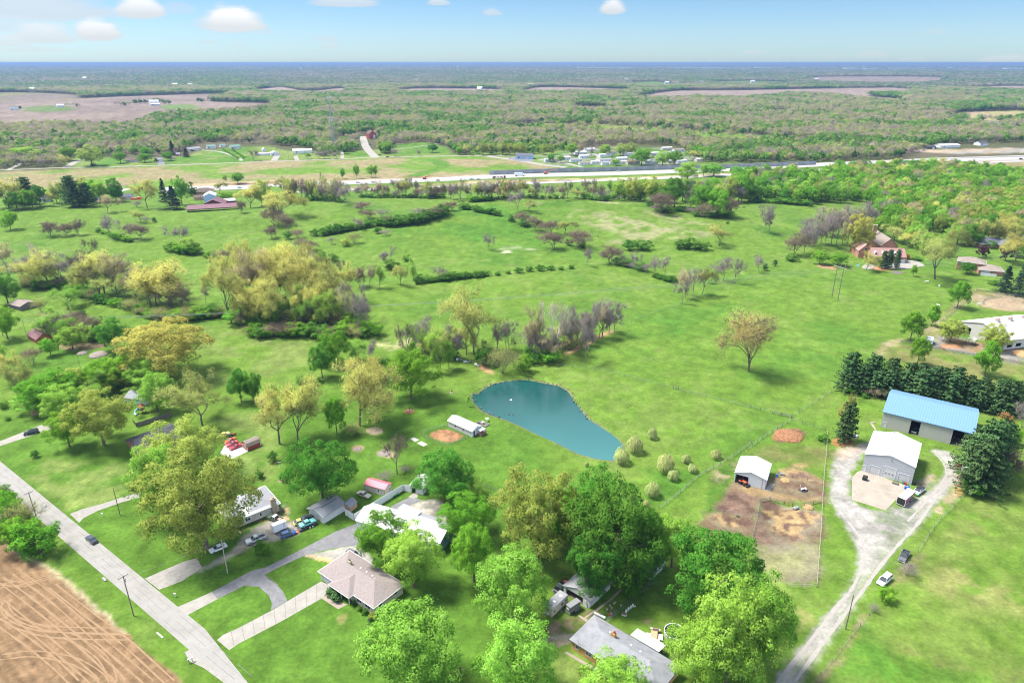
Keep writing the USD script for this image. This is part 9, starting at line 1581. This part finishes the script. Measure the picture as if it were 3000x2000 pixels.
tree_row("C2",[("br",740,132,50,80),("br",785,132,45,80),("br",850,132,58,70),("br",690,134,60,60),("lg",1900,100,20,70),("bo",1990,100,0,70),("bo",2070,102,0,60),("bo",2170,100,-10,60),("bo",2270,100,-10,70),("bo",2330,100,0,60)],"along the far country road","trees along the far country road")
tree_row("C3",[("yg",45,100,-10,70),("yg",120,100,0,60),("yg",215,100,-15,80),("yg",270,102,0,60),("yg",320,100,0,60),("yg",375,100,-10,80),("yg",570,100,0,80),("yg",630,100,0,60),("lg",625,162,80,60),("lg",715,168,95,60),("ll",810,105,-10,120),("bt",870,105,-10,80),("ll",1090,110,0,110),("yg",1225,110,0,90),("lg",1410,190,35,170),("lg",1185,192,130,60),("bt",1325,192,130,70),("ll",1590,190,60,130),("lg",1690,185,55,120),("bg",1760,150,55,90),("by",1860,140,60,120),("lg",1960,120,20,120),("lg",1880,110,20,110),("br",980,110,20,60),("yg",1310,100,-10,110)],"around the mobile homes","trees around the mobile homes")
tree_row("D1",[("fd",97,752,728,36),("fd",137,752,728,32),("fo",462,740,708,36),("ft",512,738,698,28),("fd",535,738,713,30)],"beside the farm buildings on the brown field","trees by the brown field's farms")
tree_row("D1",[("fb",790,728,698,40),("fb",812,728,695,34),("fd",860,730,700,50),("fo",890,730,695,44),("fd",930,722,685,46),("fd",965,718,682,50),("fd",1000,716,684,46),("fd",1060,712,676,50),("fg",1100,712,674,50),("fd",1140,716,682,46),("fd",1165,720,690,40)],"around the two far white barns","trees round the two white barns")
tree_row("D1",[("fd",1368,706,672,40),("fd",1392,706,672,34),("fb",1432,700,664,26),("fd",1480,704,668,44),("fg",1510,704,666,46),("fd",1560,704,668,46),("fo",1600,704,670,40),("fd",1700,704,668,44),("fg",1750,704,668,46),("fd",1800,704,668,46)],"along the right side of the brown field","trees along the brown field's right side")
tree_row("C4",[("br",455,940,650,180),("br",530,900,640,150),("br",630,890,600,150),("br",690,885,560,160),("br",735,872,550,150),("bt",785,860,560,150),("br",820,930,620,110),("bt",965,915,640,100),("br",560,860,600,130),("br",480,870,640,130),("br",840,800,520,150),("br",920,780,500,150),("bt",700,800,540,150),("br",600,800,540,140),("br",980,760,490,150),("bt",870,850,560,150)],"in the bare wood left of the brick mansion","trees of the bare wood")
def rand_row(tl,pts,n,codes,h0,h1,w0,w1,where,group,jx=12,jy=6):
 q=smooth_line(pts,8);L=np.r_[0,np.cumsum(np.hypot(*np.diff(q,axis=0).T))]
 rows=[]
 for i in range(n):
  t=(i+_trng.random())/n*L[-1]
  x,y=np.interp(t,L,q[:,0])+_trng.uniform(-jx,jx),np.interp(t,L,q[:,1])+_trng.uniform(-jy,jy)
  rows.append((_trng.choice(codes),x,y,y-_trng.uniform(h0,h1),_trng.uniform(w0,w1)))
 tree_row(tl,rows,where,group)
rand_row("C2",[(380,470),(600,490),(930,515)],14,["br","bo","bt","yg","bd"],130,200,60,120,"crowding the left part of the highway hedgerow","trees crowding the highway hedgerow, left")
rand_row("C2",[(1020,462),(1400,466),(1800,478),(2352,480)],26,["br","bo","ba","bd","bt"],80,165,50,110,"crowding the middle of the highway hedgerow","trees crowding the highway hedgerow, middle")
rand_row("C3",[(0,480),(400,470),(900,475),(1200,488)],18,["br","bd","bo","bt"],80,170,50,110,"crowding the hedgerow behind the hill","trees crowding the hedgerow behind the hill")
rand_row("C3",[(1180,490),(1500,500),(1800,520),(2300,500)],18,["lg","yg","bo","ll","br"],150,230,110,170,"filling the pasture end of the far wood","trees filling the pasture end of the far wood")
rand_row("C1",[(180,1230),(500,1220),(760,1280),(1000,1320),(1300,1390),(1560,1440)],16,["by","bo","bt","br","bd","by"],200,360,150,280,"filling the creek row","trees filling the creek row",20,14)
rand_row("C1",[(60,560),(250,545),(500,520),(800,505),(1050,490)],9,["lg","ll","yg","dg","bo"],110,200,110,170,"round the far left farmstead","trees round the far left farmstead",14,10)
rand_row("B1",[(420,560),(560,520),(720,540),(860,590)],8,["sb","bg","ba","sg","sx"],120,220,130,220,"filling the thicket behind the red shed","growth filling the thicket behind the red shed",24,24)
rand_row("B1",[(300,1180),(520,1130),(720,1060),(900,1010),(1150,960)],8,["ll","lg","bg","yg"],200,300,240,340,"in the left home's shady yard","trees of the left home's shady yard",24,20)
rand_row("B2",[(1380,730),(1550,720),(1750,740),(1900,700)],8,["br","bg","bo","bd"],180,320,110,190,"filling the creek grove above the pond","trees filling the creek grove above the pond",20,14)
rand_row("B3",[(430,720),(600,740),(760,680),(900,610),(1100,530)],14,["br","bd","br","bt","bo"],200,330,100,180,"filling the bare strip above the pond","trees filling the bare strip above the pond",18,14)
rand_row("C4",[(1750,860),(1950,870),(2150,850),(2352,840)],8,["lg","bo","by","dg","ll"],170,260,150,220,"behind the right-hand houses","trees behind the right-hand houses",24,20)
rand_row("C4",[(1250,830),(1420,900),(1480,1000)],6,["by","bg","ll","bo"],130,220,130,190,"beside the brick mansion's drive","trees beside the mansion's drive",20,16)
rand_row("B4",[(780,1005),(1020,1030),(1330,1075),(1720,1130),(2100,1200),(2352,1200)],14,["pn"],190,290,150,200,"filling the pine row behind the blue-roofed barn","pines filling the row behind the barn",14,10)
# the woods: the nearest trees as things, the rest as far-off woodland
_w=np.random.default_rng(77)
def wood_points(poly,spacing,jitter=.45):
 b=poly.bounds
 gx,gy=np.meshgrid(np.arange(b[0],b[2],spacing),np.arange(b[1],b[3],spacing))
 p=np.stack([gx.ravel(),gy.ravel()],1)+_w.uniform(-jitter,jitter,(gx.size,2))*spacing
 return p[shapely.contains_xy(poly,p[:,0],p[:,1])]
W1=Polygon(ptile("C4",[(540,470),(520,545),(700,530),(900,500),(1020,560),(1090,640),(1220,770),(1330,800),(1500,790),(1700,780),(1850,820),(1930,800),(2130,770),(2300,790),(2500,740),(2560,330),(2352,290),(1900,260),(1500,235),(1100,245),(750,255),(600,290)]))
W1B=Polygon(ptile("C4",[(-180,470),(0,510),(200,515),(400,530),(540,545),(560,330),(350,290),(0,290),(-160,300)]))
CAPS={"leafy_tree":300,"budding_tree":300,"bare_tree":300}
made={k:v for(pp,k),v in _used.items()if pp=="/World"}
def zone(x,y,pts):
 r=np.hypot(pts[:,0],pts[:,1]);a=pts[:,0]/pts[:,1]
 d=(np.hypot(x,y)>np.quantile(r,[.33,.66])).sum();e=(x/y>np.quantile(a,[.33,.66])).sum()
 return["at its front","deep inside","toward the highway"][d]+[", left part",", middle part",", right part"][e]
def woods(points,codes,probs,where,group,stuff,stufflabel,share=1.0):
 rest=[]
 for x,y in points[np.argsort(np.hypot(points[:,0],points[:,1]))]:
  c=_w.choice(codes,p=probs)
  h=_w.uniform(12.5,19);w=h*_w.uniform(.68,.92);nm=KINDS[c][0]
  p=(x,y,float(height(x,y))-.05)
  if made.get(nm,0)<CAPS[nm]*share:
   plant(c,p,h,w,f"{LOOKW[c]} {where}, {zone(x, y, points)}",group);made[nm]=made.get(nm,0)+1
  else:
   rest.append((c,p,h,w))
 if rest:
  protos,start=[],{}
  for c in codes:
   start[c]=len(protos);protos+=KINDS[c][2]
  instancer(stuff,protos,np.array([start[c]+_w.integers(len(KINDS[c][2]))for c,*_ in rest]),np.array([r[1]for r in rest]),np.array([(r[3],r[3],r[2])for r in rest]),stufflabel)
def pol(t,pts,grow=0):
 return Polygon(ptile(t,pts)).buffer(grow)
OPEN=[field(t,p)for t,p,*_ in PAINT if t[0]=="D"]
OPEN+=[pol("C1",[(-2000,700),(-2000,110),(0,215),(560,200),(640,90),(700,60),(900,120),(1100,100),(1340,95),(1500,110),(1620,60),(1700,0),(1800,-10),(2352,20),(2352,700)]),pol("C2",[(-30,10),(200,0),(420,30),(640,60),(720,118),(880,100),(1040,60),(1060,-40),(1120,-60),(1200,20),(1230,100),(1500,50),(1700,20),(1900,96),(2400,96),(2400,700),(-30,700)]),pol("C3",[(-30,95),(540,95),(560,80),(760,60),(840,40),(1300,10),(1700,20),(1860,110),(1960,165),(2400,165),(2400,700),(-30,700)]),pol("C4",[(-30,165),(560,162),(1300,130),(1500,50),(1600,15),(2352,-10),(4000,-50),(4000,900),(-30,900)]),pol("D3",[(1960,832),(2230,848),(2150,888),(1990,862)],6),pol("D2",[(1945,750),(2025,755),(2010,770),(1960,768)],6),pol("D3",[(590,780),(720,770),(700,795),(600,798)],5),pol("D2",[(1070,745),(1210,742),(1220,754),(1080,758)],5),pol("D2",[(130,925),(200,920),(225,1060),(140,1060)],5)]
MEADOW=[pol("D2",[(1150,880),(1350,848),(1900,862),(2400,900),(2400,950),(1900,930),(1500,905),(1250,905)]),pol("D3",[(-50,905),(200,905),(560,935),(900,955),(820,985),(300,1000),(-50,950)])]
OPENU=shapely.unary_union([o.buffer(0)for o in OPEN])
def kinds_at(x,y,r,first=""):
 """Which far tree grows where: stands of green, yellow and still-bare trees."""
 a,b,u=fb(x,y,150,31),fb(x,y,60,32),_w.uniform(size=len(x))
 g=(a-.5)*2.6+(b-.5)*1.6
 green=np.clip(.27+1.3*g,.05,.92)
 return np.where(u<green*.62,"fg",np.where(u<green*.85,"fd",np.where(u<green,"fl",np.where(u<green+(1-green)*.14,"fy",np.where(u<green+(1-green)*.45,"fo",np.where(u<green+(1-green)*.85,"ft","fb"))))))
def instancer(name,protos,idx,pos,scl,label,group=None):
 pi=UsdGeom.PointInstancer.Define(stage,numbered(name))
 base=str(pi.GetPath())
 targets=[]
 for k,ref in enumerate(protos):
  x=UsdGeom.Xform.Define(stage,f"{base}/tree_form_{k:02d}")
  x.GetPrim().GetReferences().AddInternalReference(ref)
  targets.append(x.GetPath())
 pi.CreatePrototypesRel().SetTargets(targets)
 pi.CreateProtoIndicesAttr(Vt.IntArray.FromNumpy(idx.astype(np.int32)))
 pi.CreatePositionsAttr(Vt.Vec3fArray.FromNumpy(pos.astype(np.float32)))
 pi.CreateScalesAttr(Vt.Vec3fArray.FromNumpy(scl.astype(np.float32)))
 a=_w.uniform(0,PI,len(pos))
 q=np.zeros((len(pos),4),np.float16);q[:,3]=np.cos(a);q[:,2]=np.sin(a)
 pi.CreateOrientationsAttr(Vt.QuathArray.FromNumpy(q))
 tag(pi.GetPrim(),label,"woodland",group,"stuff")
woods(wood_points(W1B,10.5),["lg","dg","ll","bo","br"],[.4,.2,.15,.1,.15],"in the wood above the right pasture","trees of the wood at the top of the right pasture","pasture_edge_wood","green wood standing at the top of the right pasture")
woods(wood_points(W1,10.0),["lg","ll","dg","yg","bo","bt","br","by"],[.34,.19,.14,.11,.07,.07,.05,.03],"in the wood behind the mansion","trees of the dense wood behind the mansion","dense_wood","dense mixed green wood behind the brick mansion",.93)
def scatter(r0,r1,s0,s1):
 out=[]
 r=r0
 while r<r1:
  s=s0+(s1-s0)*(r-r0)/(r1-r0)
  m=int(1.42*r/s)
  a=-.71+1.42*(np.arange(m)+_w.uniform(-.5,.5,m))/m
  rr=r+_w.uniform(-.5,.5,m)*s
  out.append(np.stack([rr*np.sin(a),rr*np.cos(a)],1));r+=s
 p=np.vstack(out)
 keep_=~shapely.contains_xy(OPENU,p[:,0],p[:,1])
 for m_ in MEADOW:
  keep_|=shapely.contains_xy(m_,p[:,0],p[:,1])&(_w.uniform(size=len(p))<.14)
 return p[keep_]
P2=scatter(970,4350,9.5,14.5)
r2=np.hypot(P2[:,0],P2[:,1])
thin=fb(P2[:,0],P2[:,1],90,41)+.25*_w.uniform(size=len(P2))>np.where((r2>1180)&(r2<1480),.46,.22)
P2,r2=P2[thin],r2[thin]
k2=kinds_at(P2[:,0],P2[:,1],r2)
h2=_w.uniform(13,20,len(P2))*(1+.25*(fb(P2[:,0],P2[:,1],70,43)-.5))*np.clip(.75+(r2-1180)/2900,.75,1.15)
w2=h2*_w.uniform(.75,1.05,len(P2))*(1+np.clip(r2-1700,0,2600)/6000)
o2=np.argsort(r2)
full=dict(fg="lg",fd="dg",fl="ll",fy="yg",fo="bo",ft="bt",fb="br")
as_thing=np.zeros(len(P2),bool)
for k in o2:
 c=k2[k]
 nm=KINDS[full[c]][0]
 if made.get(nm,0)>=CAPS[nm]:
  continue
 as_thing[k]=True;made[nm]=made.get(nm,0)+1
 plant(full[c],(P2[k,0],P2[k,1],-.05),h2[k],w2[k],f"{LOOKW[full[c]]} at the near edge of the far woods, {['leftmost', 'second', 'third', 'fourth', 'fifth', 'middle', 'fifth last', 'fourth last', 'third last', 'second last', 'rightmost'][int(np.clip((P2[k, 0] / P2[k, 1] + .77) / .14, 0, 10))]} stretch","trees at the near edge of the far woods")
print("things",made.get("leafy_tree"),made.get("budding_tree"),made.get("bare_tree"),made.get("shrub"),"far stuff",(~as_thing).sum())
P2,r2,k2,h2,w2=(a[~as_thing]for a in(P2,r2,k2,h2,w2))
def plant_stuff(name,P,kk,h,w,label):
 codes=["fg","fd","fl","fy","fo","ft","fb"]
 protos,start=[],{}
 for c in codes:
  start[c]=len(protos);protos+=KINDS[c][2]
 idx=np.array([start[c]+_w.integers(len(KINDS[c][2]))for c in kk])
 instancer(name,protos,idx,np.column_stack([P,height(P[:,0],P[:,1])-.1]),np.column_stack([w,w,h]),label)
plant_stuff("far_woodland",P2,k2,h2,w2,"mottled spring woodland beyond the highway, green, olive and still bare")
def patch(seed,mats):
 rng=np.random.default_rng(seed)
 geo={}
 for j,m in enumerate(mats):
  C,N,S,Z=[],[],[],[]
  for i in range(14):
   x,y=rng.uniform(-.5,.5,2);hh=rng.uniform(.7,1.05);rr=rng.uniform(.07,.12)
   n=30
   e=norm(rng.normal(size=(n,3))+np.array([0,0,.5]))
   C.append(np.stack([x+e[:,0]*rr,y+e[:,1]*rr,hh-.25+e[:,2]*.28],1));N.append(norm(e+rng.normal(size=(n,3))*.4));S.append(norm(e+np.array([0,0,.3])));Z.append(np.full(n,.055))
  v,f,nn=leaves(np.vstack(C),np.vstack(N)*np.array([1,1,.3]),np.vstack(S),np.concatenate(Z),rng)
  geo["abc"[j]+"_crowns"]=((v,f,nn),m)
 return geo
mixes=[("far_deep","needle","far_olive"),("far_bare","far_bare","far_deep"),("far_bare","far_tan","needle"),("needle","far_deep","far_bare")]
PATCH=[proto(f"canopy_patch_{'abcdefgh'[i]}",**patch(300+i,mixes[i%4]))for i in range(8)]
P3=scatter(4250,18000,48,190)
r3=np.hypot(P3[:,0],P3[:,1])
s3=(48+142*(r3-4250)/13750)
g3=fb(P3[:,0],P3[:,1],700,51)+(_w.uniform(size=len(P3))-.5)*.5
i3=np.where(g3>.62,0,np.where(g3>.5,3,np.where(g3>.38,1,2)))+4*_w.integers(0,2,len(P3))
keep=fb(P3[:,0],P3[:,1],600,52)>.25
P3,r3,s3,i3=P3[keep],r3[keep],s3[keep],i3[keep]
h3=_w.uniform(15,21,len(P3))
instancer("far_hill_woods",PATCH,i3,np.column_stack([P3,height(P3[:,0],P3[:,1])-1.0]),np.column_stack([s3*1.25,s3*1.25,h3*(1+np.clip(r3-6000,0,9000)/30000)]),"blue-green wooded plain and low hills near the horizon")
print("patches",len(P3))
# the air: one box of thin even haze round everything
_looks["haze"]=usdkit.material(stage,"/World/Looks/haze",{"v":("principled_volume",{"color":(.19,.29,.47),"density":HAZE_D,"anisotropy":.15})},[],volume="v.volume")
struct("haze",box(-52000,52000,-52000,52000,-12,134),"haze","thin pale blue haze lying over the whole valley","haze","stuff")
